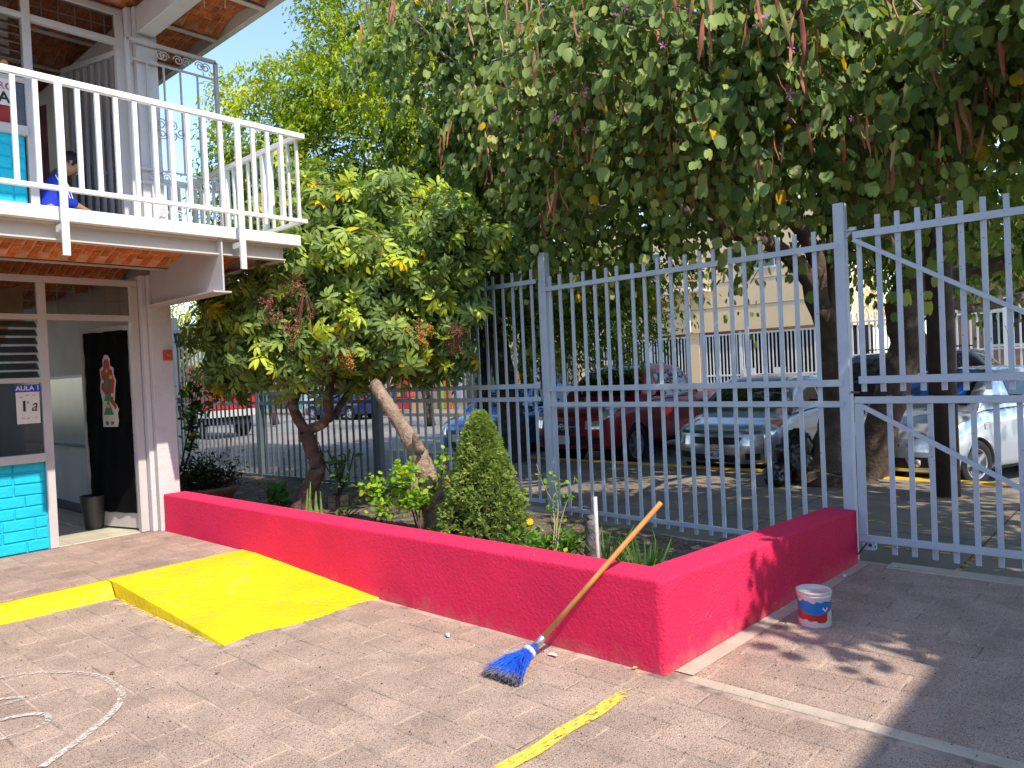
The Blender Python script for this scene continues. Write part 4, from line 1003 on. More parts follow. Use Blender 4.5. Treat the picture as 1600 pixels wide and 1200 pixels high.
        patch('sill_trim', wx[0]+wr*1.15, wx[1]-wr*1.15, .12, .22, sg, P.get('sill', m_blk), .004, n=(8, 2))
    # wheels
    for q in wx:
        for sg in (1, -1):
            wq = empty('wheel'); wq.parent = root; wq.location = (xf-q, sg*(Wc-.11), wr)
            Mx = Matrix.Rotation(R(-90*sg), 4, 'X')
            MB().lathe([(wr*.62, -.09), (wr*.9, -.10), (wr*.985, -.07), (wr, -.02), (wr, .05), (wr*.98, .085), (wr*.9, .10), (wr*.66, .10), (wr*.62, .085)], (0, 0, 0), 36, 0, Mx).build('tyre', m_tyre, wq, smooth=True, local=True)
            rb = MB().lathe([(wr*.64, .095), (wr*.60, .09), (wr*.56, .03), (wr*.12, .035)], (0, 0, 0), 30, 0, Mx); rb.lathe([(0, .095), (wr*.13, .09), (wr*.15, .05)], (0, 0, 0), 16, 0, Mx)
            for s_ in range(P.get('spokes', 5)):
                a = 2*math.pi*s_/P.get('spokes', 5); rb.box(wr*.08, wr*.60, -wr*.085, wr*.085, .05, .088, 0, Mx @ Matrix.Rotation(a, 4, 'Z'))
            rb.build('rim', [m_rim], wq, local=True); 
            MB().lathe([(wr*.6, .028), (0, .028)], (0, 0, 0), 20, 0, Mx).build('brake_disc', m_under, wq, local=True)
            MB().lathe([(wr*1.12, -.35), (wr*1.12, -.02)], (0, 0, 0), 20, 0, Mx).lathe([(0, -.3), (wr*1.12, -.3)], (0, 0, 0), 20, 0, Mx).build('wheel_well', m_under, wq, local=True)
    MB().box(-xf+.3, xf-.35, -Wc*.78, Wc*.78, P['clear'], P['clear']+.12).build('underbody', m_under, root, local=True)
    return root, nose, patch, cpatch, F, S3
def plate(root, F, v, txt=None):
    x, y, z = F(0, v, .02); pl = MB().box(x, x+.008, -.155, .155, z-.075, z+.075).build('licence_plate', m_plate, root, local=True)
    if txt:
        cu = bpy.data.curves.new('t', 'FONT'); cu.body = txt; cu.size = .085; cu.extrude = .001; cu.align_x = 'CENTER'; cu.align_y = 'CENTER'; cu.offset = .0015
        tmp = bpy.data.objects.new('tmp', cu); me = bpy.data.meshes.new_from_object(tmp); bpy.data.objects.remove(tmp); me.materials.clear(); me.materials.append(m_ink)
        me.transform(Matrix.Translation((x+.0095, 0, z-.01)) @ Matrix.Rotation(R(90), 4, 'Z') @ Matrix.Rotation(R(90), 4, 'X')); o = link_mesh('plate_text', me, pl)
        MB().box(x+.008, x+.0088, -.145, .145, z+.045, z+.06).build('plate_band', M('plate_band', (.05, .16, .12), .6) if 'plate_band' not in bpy.data.materials else bpy.data.materials['plate_band'], pl, local=True)
def paintm(name, c, metal=.55, rough=.32): return M(name, c, rough, .03, 2, 0, metal=metal, spec=.5, coat=.8)
sedan = dict(L=4.25, W=1.70, H=1.50, wr=.30, wheels=(.82, 3.30), bulge=.30, clear=.19,
    top=[(0, .68), (.06, .73), (.25, .81), (.6, .885), (1.10, .965), (1.9, .99), (3.4, 1.02), (3.9, 1.03), (4.15, .98), (4.25, .90)],
    bot=[(0, .24), (.15, .20), (1, .19), (3.4, .2), (4.1, .24), (4.25, .32)], wid=[(0, .80), (.05, .90), (.15, .96), (.5, 1), (3.6, 1), (4.05, .97), (4.2, .90), (4.25, .8)],
    cab=(.98, 1.78, 2.85, 3.72), sidewin=((1.62, 2.25), (2.33, 3.02)), qwin=None, hl=(.0, .55, .62, .80, .70, .84), amber=(.32, .62, .64, .80, .72, .82), hlv=(.62, .92),
    mirror=1.48, handles=(2.35, 3.1), seams=(1.30, 2.30, 3.08), mirmat=None)
sedan['mirmat'] = m_blk
silver = paintm('silver_paint', (.34, .36, .39), .75, .30)
s1, nose, patch, cpatch, F, S3 = make_car('parked_car', silver, sedan)
nose('grille', -.60, .60, .66, .90, m_blk, .010, taper=.12); nose('grille_bar', -.62, .62, .52, .66, silver, .014); 
nose('lower_grille', -.55, .55, .06, .30, m_blk, .008, taper=.1); nose('fog_recess', .66, .95, .14, .36, m_blk, .008); nose('fog_recess', -.95, -.66, .14, .36, m_blk, .008)
nose('bumper_lip', -.98, .98, .01, .05, m_chrome, .012)
x, y, z = F(0, .595, .022); em = MB(); em.prism([(-.075, .0), (-.06, .022), (-.022, .022), (-.022, .035), (.022, .035), (.022, .022), (.075, .022), (.075, 0), (.06, -.022), (.022, -.022), (.022, -.035), (-.022, -.035), (-.022, -.022), (-.075, -.022)], (x, 0, z), (0, 1, 0), (0, 0, 1), (1, 0, 0), .008)
em.build('bowtie_emblem', m_chrome, s1, local=True); plate(s1, F, .33, 'JNL-31')
tag(s1, 'silver sedan with black grille and amber corner lights beside the red pickup', 'car', 'cars parked nose-in along the kerb')
s1.location = (12.60, 5.35, -.27); s1.rotation_euler = (0, 0, R(180))
sedan2 = dict(sedan); sedan2.update(L=4.2, H=1.52, hl=(.0, .62, .60, .76, .74, .80), amber=None, hlv=(.62, .86), wr=.31, wheels=(.80, 3.28),
    top=[(0, .66), (.06, .72), (.25, .83), (.6, .93), (1.05, 1.02), (1.9, 1.04), (3.4, 1.08), (3.9, 1.08), (4.1, 1.02), (4.2, .92)], cab=(.90, 1.75, 2.9, 3.80), mirror=1.42, seams=(1.25, 2.25, 3.05))
silver2 = paintm('pale_silver_paint', (.50, .54, .60), .6, .28)
s2, nose, patch, cpatch, F, S3 = make_car('parked_car', silver2, sedan2)
nose('grille', -.50, .50, .66, .84, m_blk, .010, taper=.1); nose('chrome_bar', -.5, .5, .74, .77, m_chrome, .016); nose('lower_grille', -.60, .60, .10, .42, m_blk, .008, taper=-.1)
nose('fog_recess', .66, .96, .14, .46, m_blk, .008); nose('fog_recess', -.96, -.66, .14, .46, m_blk, .008)
for u in (.80, -.80):
    x, y, z = F(u, .28, .015); MB().lathe([(0, .02), (.045, .015), (.05, 0)], (0, 0, 0), 16, 0, Matrix.Translation((x, y, z)) @ Matrix.Rotation(R(90), 4, 'Y')).build('fog_lamp', m_lamp, s2, smooth=True, local=True)
cpatch('sunshade', 1.02, 1.55, .70, 1, M('sunshade_blue', (.02, .16, .55), .4, .9, 6, c2=(.45, .04, .05), c2s=5, c2t=.55), .009, both=True); plate(s2, F, .52)
for sg in (1, -1): patch('side_repeater', .96, 1.06, .50, .54, sg, m_lamp, .008, n=(3, 2))
tag(s2, 'pale silver car with blue sunshade and black door mirror, behind the gate', 'car', 'cars parked nose-in along the kerb')
s2.location = (12.66, 2.28, -.27); s2.rotation_euler = (0, 0, R(156))
pick = dict(L=5.25, W=1.84, H=1.79, wr=.375, wheels=(.92, 4.02), bulge=.26, clear=.30,
    top=[(0, .92), (.06, .99), (.3, 1.06), (.7, 1.10), (1.25, 1.15), (1.9, 1.17), (3.3, 1.20), (5.2, 1.20), (5.25, 1.15)],
    bot=[(0, .38), (.15, .34), (1, .33), (5.1, .38), (5.25, .45)], wid=[(0, .80), (.05, .90), (.15, .96), (.5, 1), (5.1, 1), (5.25, .96)],
    cab=(1.12, 1.95, 2.85, 3.30), ct=.72, sidewin=((1.85, 2.35), (2.42, 2.95)), hl=(.0, .60, .64, .80, .73, .82), amber=None, hlv=(.62, .88), mirror=1.62, handles=(2.42, 3.0), seams=(1.45, 2.38, 3.14), spokes=6)
redp = M('red_paint', (.22, .006, .010), .35, .03, 2, 0, metal=.1, spec=.35, coat=.25)
pick['mirmat'] = redp
pk_, nose, patch, cpatch, F, S3 = make_car('pickup_truck', redp, pick)
nose('grille', -.52, .52, .50, .86, m_blk, .014, taper=.15)
for v in (.58, .68, .78): nose('grille_bar', -.48, .48, v, v+.035, m_chrome if v == .68 else m_dark, .022)
x, y, z = F(0, .69, .034); em = MB()
def ring(mb, rx, rz, th, x, cy, cz, n=22): mb.tube([(x, cy+rx*math.cos(2*math.pi*i/n), cz+rz*math.sin(2*math.pi*i/n)) for i in range(n+1)], th, 5, caps=False)
ring(em, .075, .05, .007, x, 0, z); ring(em, .026, .048, .006, x, 0, z); ring(em, .055, .018, .006, x, 0, z+.02); em.build('oval_emblem', m_chrome, pk_, smooth=True, local=True)
nose('lower_grille', -.62, .62, .10, .40, m_blk, .010); nose('fog_recess', .70, .95, .14, .34, m_blk, .010); nose('fog_recess', -.95, -.70, .14, .34, m_blk, .010); plate(pk_, F, .27)
MB().box(-2.45, -.95, -.78, .78, .93, .935).build('bed_floor', m_under, pk_, local=True)
tag(pk_, 'dark red pickup truck parked nose-in with oval emblem on its grille', 'pickup truck', 'cars parked nose-in along the kerb')
pk_.location = (13.05, 8.22, -.27); pk_.rotation_euler = (0, 0, R(180))
bluec = dict(sedan); bluep = paintm('blue_car_paint', (.02, .12, .30), .5, .25); bluec['mirmat'] = bluep
s3, nose, patch, cpatch, F, S3 = make_car('parked_car', bluep, bluec); nose('grille', -.6, .6, .6, .86, m_blk, .01); nose('lower_grille', -.6, .6, .1, .4, m_blk, .01); plate(s3, F, .5)
s3.location = (12.75, 11.1, -.27); s3.rotation_euler = (0, 0, R(180))
tag(s3, 'blue car parked beyond the red pickup, half hidden by tree trunk and conifer', 'car', 'cars parked nose-in along the kerb')
# across the street
darkb = paintm('navy_paint', (.012, .022, .11), .4, .25); blackp = paintm('black_paint', (.012, .012, .014), .3, .2)
s4, nose, patch, cpatch, F, S3 = make_car('parked_car', darkb, dict(sedan, mirmat=darkb, H=1.48)); plate(s4, F, .5)
for sg in (1, -1): patch('tail_light', 4.0, 4.22, .52, .66, sg, m_tail, .006)
s4.location = (19.9, 28.0, -.27); s4.rotation_euler = (0, 0, R(96))
tag(s4, 'dark blue sedan parked along the far side of the street seen past the tree trunk', 'car')
suv = dict(pick, L=4.7, W=1.86, H=1.82, top=[(0, .92), (.3, 1.04), (.7, 1.08), (1.25, 1.13), (1.9, 1.15), (4.6, 1.2), (4.7, 1.1)], bot=[(0, .36), (4.7, .4)], wid=[(0, .8), (.05, .9), (.15, .96), (.5, 1), (4.4, 1), (4.7, .9)],
    cab=(1.12, 1.85, 4.15, 4.62), wheels=(.92, 3.7), sidewin=((1.8, 2.5), (2.58, 3.3), (3.4, 3.95)), handles=(2.4, 3.3), seams=(1.4, 2.54, 3.36), mirmat=blackp)
s5, nose, patch, cpatch, F, S3 = make_car('parked_car', blackp, suv); s5.location = (20.6, 4.4, -.27); s5.rotation_euler = (0, 0, R(-90))
tag(s5, 'black off-roader with roof rack parked across the street behind the gate', 'car')
MB().box(-1.6, .5, -.62, -.60, 1.88, 1.91).box(-1.6, .5, .60, .62, 1.88, 1.91).box(-.2, -.17, -.6, .6, 1.88, 1.91).box(-1.4, -1.37, -.6, .6, 1.88, 1.91).build('roof_rack', m_blk, s5, local=True)
# box truck at the far left
tk = empty('box_truck', (0, 0, 0)); m_tr = M('truck_white', (.45, .44, .42), .4, .1, 3); m_trr = M('truck_red', (.42, .012, .02), .5, .06, 2, .1, 10)
MB().box(-2.4, 1.0, -1.0, 1.0, .95, 2.45).build('cargo_box', m_trr, tk, bevel=.03, local=True)
for i in range(11): MB().box(-2.3+i*.31, -2.26+i*.31, -1.015, -1.001, 1.0, 2.40).build('panel_rib', m_trr, tk, local=True)
cbm = MB(); prof = [(1.05, .45), (2.35, .45), (2.42, .95), (2.2, 1.15), (1.85, 1.75), (1.6, 1.85), (1.05, 1.85)]
cbm.prism(prof, (0, -.92, 0), (1, 0, 0), (0, 0, 1), (0, 1, 0), 1.84); cbm.build('cab', m_tr, tk, bevel=.05, local=True)
MB().box(1.25, 1.85, -.935, -.925, 1.15, 1.6).build('side_window', m_cglass, tk, bevel=.01, local=True); MB().box(-2.3, 1.0, -.6, .6, .45, .7).build('chassis', m_under, tk, local=True)
MB().box(-2.42, 1.02, -1.02, 1.02, .72, .94).build('bed_frame', m_tr, tk, local=True); MB().box(2.38, 2.46, -.8, .8, .45, .72).build('bumper', m_tr, tk, local=True)
for x in (-1.5, 1.75):
    for sg in (1, -1):
        wq = empty('wheel'); wq.parent = tk; wq.location = (x, sg*.82, .38); Mx = Matrix.Rotation(R(-90*sg), 4, 'X')
        MB().lathe([(.2, -.1), (.38, -.09), (.38, .09), (.22, .1)], (0, 0, 0), 28, 0, Mx).build('tyre', m_tyre, wq, smooth=True, local=True)
        MB().lathe([(.22, .09), (.2, .05), (.08, .04), (.06, .08), (0, .085)], (0, 0, 0), 20, 0, Mx).build('rim', m_tr, wq, smooth=True, local=True)
tk.location = (11.9, 25.6, -.27); tk.rotation_euler = (0, 0, R(97))
tag(tk, 'small truck with red cargo box and pale cab, seen beyond the fence', 'truck')
# ================================================================== BACKGROUND BUILDINGS (across the street, facades along X = 24)
def bbox(name, x0, x1, y0, y1, z0, z1, mat, parent, bevel=0): return MB().box(x0, x1, y0, y1, z0, z1).build(name, mat, parent, bevel=bevel)
m_gatew = M('white_gate_paint', (.70, .69, .66), .5, .05, 4); m_shade = M('dark_interior', (.035, .032, .030), .9); m_seam = M('facade_joint', (.35, .26, .18), .9)
cr = empty('cream_house', (24, 12, -.13)); tag(cr, 'cream two-storey building with white barred gates under a plain upper wall', 'building')
bbox('upper_wall', 24.0, 30, 8.3, 23, 2.55, 6.6, m_cream, cr); bbox('pier', 24.05, 24.5, 12.75, 13.15, -.13, 2.545, m_cream, cr); bbox('pier', 24.05, 24.5, 8.0, 8.3, -.13, 2.545, m_cream, cr)
bbox('pier', 24.05, 24.5, 17.9, 18.3, -.13, 2.545, m_cream, cr); bbox('inner_wall', 27, 27.1, 7.9, 23, -.13, 2.54, m_shade, cr); bbox('inner_wall', 24.5, 27, 22.9, 23, -.13, 2.54, m_shade, cr)
for z in (3.35, 4.2): bbox('wall_joint', 23.985, 23.999, 8.3, 23, z, z+.025, m_seam, cr)
for y in (10.4, 14.6, 17.4): 
    wn = bbox('window', 23.97, 23.998, y-.55, y+.55, 4.5, 5.6, m_gatew, cr); bbox('pane', 23.96, 23.969, y-.47, y+.47, 4.58, 5.52, m_cglass, wn)
bbox('awning', 23.3, 23.97, 12.2, 14.2, 3.95, 4.02, m_gatew, cr); bbox('drain_pipe', 23.9, 23.97, 13.0, 13.1, 2.6, 5.6, m_gatew, cr)
for y0, y1 in ((8.35, 12.70), (13.2, 17.85)):
    g = empty('barred_gate'); g.parent = cr; g.location = Vector((24.1, (y0+y1)/2, -.13))-Vector(cr.location)
    for z in (2.40, 1.0, .1): bbox('gate_rail', 24.08, 24.13, y0, y1, z, z+.06, m_gatew, g)
    for y in np.linspace(y0+.03, y1-.03, 4): bbox('gate_post', 24.07, 24.14, y-.05, y+.05, -.1, 2.5, m_gatew, g)
    y = y0+.16
    while y < y1-.1: bbox('gate_bar', 24.09, 24.12, y-.018, y+.018, -.05, 2.40, m_gatew, g); y += .125
    for y in (y0+(y1-y0)*.36, y0+(y1-y0)*.6): bbox('gate_plate', 24.05, 24.07, y-.2, y+.2, .75, 1.25, m_gatew, g)
    bbox('gate_sheet', 24.085, 24.115, y0, y1, -.1, .55, m_gatew, g)
# white picket wall to the right
ww = empty('white_picket_fence', (24, 3, -.13)); tag(ww, 'long white picket fence on a low white wall across the street', 'fence')
bbox('base_wall', 23.95, 24.15, -6, 7.7, -.13, .95, m_whitew, ww); bbox('rail', 23.98, 24.03, -6, 7.7, 1.5, 1.55, m_gatew, ww); bbox('rail', 23.98, 24.03, -6, 7.7, 2.5, 2.55, m_gatew, ww)
me_ = None; y = 7.6; n_ = 0
bm_ = MB().box(-.022, .022, -.022, .022, 0, 1.85); me_ = None
while y > -5.9:
    if me_ is None: o = bm_.build('picket', m_gatew, ww, local=True); me_ = o.data; o.location = Vector((24.02, y, .94))-Vector(ww.location)
    else: o = link_mesh('picket', me_, ww, (24.02, y, .94))
    y -= .165
for y in (5.9, 3.6, 1.3): bbox('fence_post', 23.94, 24.1, y-.09, y+.09, .95, 2.9, m_gatew, ww)
bbox('wall_plaque', 23.92, 23.945, 4.4, 5.7, .95, 1.3, m_gatew, ww)
bk_ = empty('brick_house', (33, 4, -.13)); tag(bk_, 'brown brick house standing behind the white picket fence', 'building')
m_bh = M('far_brown_wall', (.24, .16, .11), .9, .3, 1.5, .3, 8)
bbox('wall', 33, 42, -8, 7.0, -.13, 5.5, m_bh, bk_)
for y in (-2, 1.5, 5): wn = bbox('window', 32.95, 32.999, y-.7, y+.7, 1.6, 3.0, m_gatew, bk_); bbox('pane', 32.93, 32.949, y-.6, y+.6, 1.7, 2.9, m_cglass, wn)
# shop fronts: colourful panels
def shop(lbl, y0, y1, base, mats, zt=5.5, extra=()):
    s_ = empty('shop', (24, (y0+y1)/2, -.13)); tag(s_, lbl, 'building')
    bbox('wall', 24.2, 30, y0, y1-.02, -.13, zt, base, s_)
    for (a, b_, z0, z1, m_, nm) in mats: bbox(nm, 24.13, 24.199, a, b_, z0, z1, m_, s_)
    return s_
m_or = M('orange_paint', (.75, .20, .03), .7, .05, 2); m_lg = M('lime_paint', (.28, .68, .03), .7, .05, 2); m_rw = M('red_paint_flat', (.55, .03, .03), .7, .05, 2); m_yw = M('ochre_paint', (.75, .45, .06), .7, .05, 2)
m_te = M('teal_paint', (.06, .33, .33), .7, .06, 2); m_be = M('beige_wall', (.58, .50, .42), .85, .06, 2); m_pe = M('peach_wall', (.68, .42, .24), .85, .06, 2); m_gy = M('grey_poster', (.42, .40, .46), .7); m_shut = M('shop_dark', (.06, .055, .05), .7)
shop('shop front with lime green and orange painted piers and dark openings across the street', 18.6, 26.6, m_be,
     [(26.15, 26.5, -.1, 4.2, m_lg, 'painted_pier'), (25.6, 26.14, -.1, 2.9, m_or, 'painted_pier'), (24.9, 25.59, .2, 3.0, m_gy, 'poster_panel'), (22.6, 24.6, -.1, 2.4, m_shut, 'opening'), (21.2, 22.5, -.1, 1.75, m_or, 'orange_panel'),
      (20.5, 21.1, -.1, 2.2, m_shut, 'opening'), (19.5, 20.2, -.1, 2.9, m_lg, 'painted_pier'), (18.8, 19.4, -.1, 2.2, m_shut, 'opening')])
shop('peach house front with barred window past the leaning dead trunk', 26.7, 30.2, m_pe, [(27.0, 27.9, .9, 2.4, m_shut, 'barred_window'), (28.6, 29.1, -.1, 1.9, m_rw, 'red_panel'), (29.3, 29.6, -.1, 1.9, m_rw, 'red_panel')])
shop('beige shop with yellow and red poster panels by the doorway', 30.3, 34.5, m_be, [(30.6, 31.3, -.1, 2.2, m_shut, 'doorway'), (31.5, 32.1, .3, 1.5, m_yw, 'yellow_panel'), (33.2, 34.0, -.1, 2.3, m_shut, 'doorway')])
shop('pale terrace house with white shutters at the far left of the street', 34.6, 38.4, m_whitew, [(35.2, 36.4, -.1, 2.4, m_gy, 'shutter'), (37, 37.8, 1, 2.2, m_shut, 'window')])
shop('teal painted house at the left end of the street', 38.5, 46.0, m_te, [(40, 41, -.1, 2.2, m_shut, 'doorway'), (43, 44, 1, 2.2, m_gatew, 'window')])
shop('cream corner house far beyond the truck', 46.1, 60, m_be, [(48, 49.4, -.1, 2.3, m_shut, 'doorway'), (52, 54, 1, 2.2, m_gatew, 'window'), (56, 58, -.1, 2.4, m_te, 'shutter')])
rr = random.Random(8)
# a stand of bright goods on the far pavement
st_ = empty('street_stall', (22.6, 27.3, -.13)); tag(st_, 'small stall with red and blue goods on the far pavement', 'stall')
bbox('table', 22.3, 22.9, 26.6, 28.0, .5, .56, m_shut, st_)
for i, c_ in enumerate((m_rw, bluep, m_yw, m_rw, bluep)): bbox('goods', 22.35, 22.8, 26.65+i*.27, 26.88+i*.27, .561, .8+.1*(i % 2), c_, st_, .01)
for y in (26.65, 27.95): bbox('leg', 22.5, 22.55, y-.03, y+.03, -.12, .5, m_shut, st_)
# the wing behind the photographer whose eave shades the foreground
wg = empty('school_wing', (0, -4.2, 0)); tag(wg, 'two-storey school wing behind the yard whose roof shades the foreground paving', 'building')
bbox('wall', -12, 5.4, -6.2, -5.9, 0, 5.3, m_pillar, wg); bbox('roof', -12, 5.4, -12, -3.63, 5.26, 5.42, m_trim, wg); bbox('balcony_slab', -12, 5.4, -5.89, -4.4, 2.6, 2.75, m_white, wg)
for x in (-9, -6, -3, 0, 3, 5.1): bbox('pillar', x-.12, x+.12, -4.75, -4.5, 0, 2.59, m_pillar, wg); bbox('pillar', x-.12, x+.12, -4.75, -4.5, 2.76, 5.25, m_pillar, wg)
for x in (-7.5, -4.5, -1.5, 1.5, 4): wn = bbox('window', x-.9, x+.9, -5.895, -5.86, 1.0, 2.1, m_trim, wg); bbox('pane', x-.82, x+.82, -5.855, -5.845, 1.08, 2.02, m_cglass, wn)
for x in (-7.5, -4.5, -1.5, 1.5, 4): wn = bbox('window', x-.9, x+.9, -5.895, -5.86, 3.8, 4.9, m_trim, wg); bbox('pane', x-.82, x+.82, -5.855, -5.845, 3.88, 4.82, m_cglass, wn)
# wooden utility pole in the pavement behind the gate
b = at(1478, 778, 8.47)
pole = MB().tube([(9.5, 2.06, -.3), (9.5, 2.06, 3), (9.5, 2.07, 9.5)], [.145, .135, .11], 20)
tag(pole.build('utility_pole', M('creosoted_pole', (.055, .035, .028), .8, .25, 5, .6, 30, c2=(.10, .065, .05), c2s=3), None, smooth=True), 'dark brown wooden utility pole standing in the pavement behind the gate', 'pole')
# black rubbish bag at the tree base
def lumpy(name, c, r, mat, seed, lab, cat, n=3, crumple=.25):
    bm = bmesh.new(); bmesh.ops.create_icosphere(bm, subdivisions=n+1, radius=1)
    for v in bm.verts:
        q = v.co.copy(); d = 1+crumple*mnoise.noise(q*1.6+Vector((seed, 0, 0)))+crumple*.45*abs(mnoise.noise(q*5+Vector((0, seed, 0)))); v.co = Vector((q.x*r[0]*d, q.y*r[1]*d, max(q.z, -.75)*r[2]*d))
    me = bpy.data.meshes.new(name); bm.to_mesh(me); bm.free(); me.materials.append(mat); me.polygons.foreach_set('use_smooth', [True]*len(me.polygons))
    o = link_mesh(name, me, None, c); return tag(o, lab, cat)
m_bag = M('black_bin_liner', (.010, .010, .011), .28, .2, 6, .5, 12, spec=.6)
lumpy('rubbish_bag', tuple(at(1246, 716, 9.75)), (.27, .25, .34), m_bag, 3, 'full black rubbish bag slumped against the tree base by the kerb', 'rubbish bag', 4, .3)
lumpy('rubbish_bag', tuple(at(1213, 742, 9.6)), (.16, .15, .15), m_bag, 8, 'smaller black rubbish bag left of the tree base, next to the bigger one', 'rubbish bag', 4, .3)

# ================================================================== FOLIAGE TOOLS
def unit(a): return a/np.maximum(np.linalg.norm(a, axis=-1, keepdims=True), 1e-9)
def frames(a, nrm):                       # columns x, y(along), z(normal)
    y = unit(a); z = nrm-(nrm*y).sum(-1, keepdims=True)*y; z = unit(z); x = np.cross(y, z); return np.stack([x, y, z], -1)
def scatter(name, proto, Rm, T, S, tint, mat, parent, kind='stuff'):
    pv, pf = proto; pv = np.asarray(pv, float); n = len(T)
    V = np.einsum('nij,vj->nvi', Rm, pv)*S[:, None, None]+T[:, None, :]
    off = np.array(base_of(parent)); V = V-off
    nv = len(pv); me = bpy.data.meshes.new(name); me.vertices.add(n*nv); me.vertices.foreach_set('co', V.reshape(-1).astype(np.float32))
    lens = np.array([len(f) for f in pf]); flat = np.concatenate([np.array(f) for f in pf])
    loops = (flat[None, :]+(np.arange(n)*nv)[:, None]).reshape(-1); tot = np.tile(lens, n); start = np.concatenate([[0], np.cumsum(tot)[:-1]])
    me.loops.add(len(loops)); me.loops.foreach_set('vertex_index', loops.astype(np.int32))
    me.polygons.add(len(tot)); me.polygons.foreach_set('loop_start', start.astype(np.int32)); me.polygons.foreach_set('loop_total', tot.astype(np.int32))
    me.update(calc_edges=True); me.polygons.foreach_set('use_smooth', [True]*len(tot))
    a = me.attributes.new('tint', 'FLOAT', 'POINT'); a.data.foreach_set('value', np.repeat(tint, nv).astype(np.float32))
    me.materials.append(mat); o = link_mesh(name, me, parent)
    if kind: o['kind'] = kind
    return o
def proto_mesh(name, proto, mat, tint):
    me = bpy.data.meshes.new(name); me.from_pydata([tuple(v) for v in proto[0]], [], proto[1]); me.materials.append(mat)
    a = me.attributes.new('tint', 'FLOAT', 'POINT'); a.data.foreach_set('value', [tint]*len(proto[0])); me.polygons.foreach_set('use_smooth', [True]*len(me.polygons)); me.update(); return me
def mixed(name, piece, proto, Rm, T, S, tint, mat, parent, nsingle, zfrac=None, minpx=8):
    """the pieces that show largest become objects of their own, the rest one part"""
    px, py, dz = proj(T); sz = S*FPX/np.maximum(dz, .3)
    ok = (dz > .5) & (px > 0) & (px < 1600) & (py > 0) & (py < 1200)
    if zfrac is not None: ok &= zfrac
    sc = np.where(ok, sz, -1); idx = np.argsort(-sc)[:nsingle]; idx = idx[sc[idx] > minpx]
    tq = [proto_mesh(piece, proto, mat, t) for t in np.linspace(.02, .98, 12)]
    off = base_of(parent); keep = np.ones(len(T), bool); keep[idx] = False
    for i in idx:
        o = bpy.data.objects.new(piece, tq[int(np.clip(tint[i]*12, 0, 11))]); col.objects.link(o); o.parent = parent
        m = Matrix([list(map(float, r)) for r in Rm[i]]).to_4x4(); m = Matrix.Translation(Vector(T[i])-off) @ m @ Matrix.Diagonal((S[i], S[i], S[i], 1)); o.matrix_local = m
    return scatter(name, proto, Rm[keep], T[keep], S[keep], tint[keep], mat, parent)
def randunit(n): return unit(rng.normal(size=(n, 3)))
def clumps(blobs, shell=.55, hole=None, hs=1.5):
    """blobs: (centre, radii(3), number of twigs). returns start points, outward directions"""
    Ps, Os = [], []
    for c, r, n in blobs:
        d = randunit(int(n*1.35)); d = d[d[:, 2] > -.85][:n]; rad = shell+(1-shell)*rng.random(len(d))**.6
        Ps.append(np.array(c)+d*np.array(r)*rad[:, None]); Os.append(d)
    P, O = np.concatenate(Ps), np.concatenate(Os)
    if hole is not None:
        k = np.array([mnoise.noise(Vector(p)*hs)+.5*mnoise.noise(Vector(p)*hs*2.3+Vector((5, 0, 0))) for p in P]) > hole; P, O = P[k], O[k]
    return P, O
def twigleaves(Ps, Os, nl, L, jit, droop, upbias=.25, hang=0.):
    n = len(Ps); o = unit(Os+rng.normal(size=Os.shape)*.45+np.array([0, 0, upbias])); l = L*(.6+.8*rng.random((n, 1)))
    t = np.tile((np.arange(nl)+.5)/nl, (n, 1))+rng.normal(size=(n, nl))*.04
    P = Ps[:, None, :]+o[:, None, :]*(l*t)[:, :, None]+np.array([0, 0, -1])*(droop*l*t*t)[:, :, None]
    P = P+rng.normal(size=P.shape)*jit
    a = unit(o[:, None, :]*.6+np.array([0, 0, -1])*(.35+hang+droop*t)[:, :, None]+rng.normal(size=P.shape)*.45)
    nr = unit(o[:, None, :]*.5+np.array([0, 0, .75])+rng.normal(size=P.shape)*.5)
    return P.reshape(-1, 3), a.reshape(-1, 3), nr.reshape(-1, 3), np.repeat(np.arange(n), nl)
# leaf shapes (unit length along +y, normal +z)
ficus_leaf = ([(0, 0, 0), (.20, .35, .03), (0, .40, -.03), (-.20, .35, .03), (.14, .72, -.0), (0, .75, -.06), (-.14, .72, 0), (0, 1.05, -.14)], [(0, 1, 2), (0, 2, 3), (1, 4, 5, 2), (3, 2, 5, 6), (4, 7, 5), (6, 5, 7)])
bau = [(0, 0, 0), (.27, .02, .09), (.43, .28, .17), (.42, .62, .13), (.27, .92, .03), (.11, .95, -.01), (0, .74, -.07), (-.11, .95, -.01), (-.27, .92, .03), (-.42, .62, .13), (-.43, .28, .17), (-.27, .02, .09), (0, .38, -.06)]
bauhinia_leaf = (bau, [(0, 1, 2, 12), (12, 2, 3, 6), (3, 4, 5, 6), (12, 6, 9, 10), (9, 6, 7, 8), (0, 12, 10, 11)])
def rosette(nl=8, seed=0):
    r = random.Random(seed); v, f = [], []
    for k in range(nl):
        a = 2*math.pi*k/nl+r.uniform(-.15, .15); l = r.uniform(.85, 1.05); dz = r.uniform(-.05, .05)
        ca, sa = math.cos(a), math.sin(a); b0 = len(v)
        for (u, w, z) in ((.10, 0, 0), (.42, .15, -.04+dz), (.42, 0, -.09+dz), (.42, -.15, -.04+dz), (.78, .155, -.26+dz), (.78, 0, -.31+dz), (.78, -.155, -.26+dz), (1.02, 0, -.52+dz)):
            u *= l; v.append((ca*u-sa*w, sa*u+ca*w, z))
        f += [tuple(b0+i for i in q) for q in ((0, 1, 2), (0, 2, 3), (1, 4, 5, 2), (3, 2, 5, 6), (4, 7, 5), (6, 5, 7))]
    return v, f
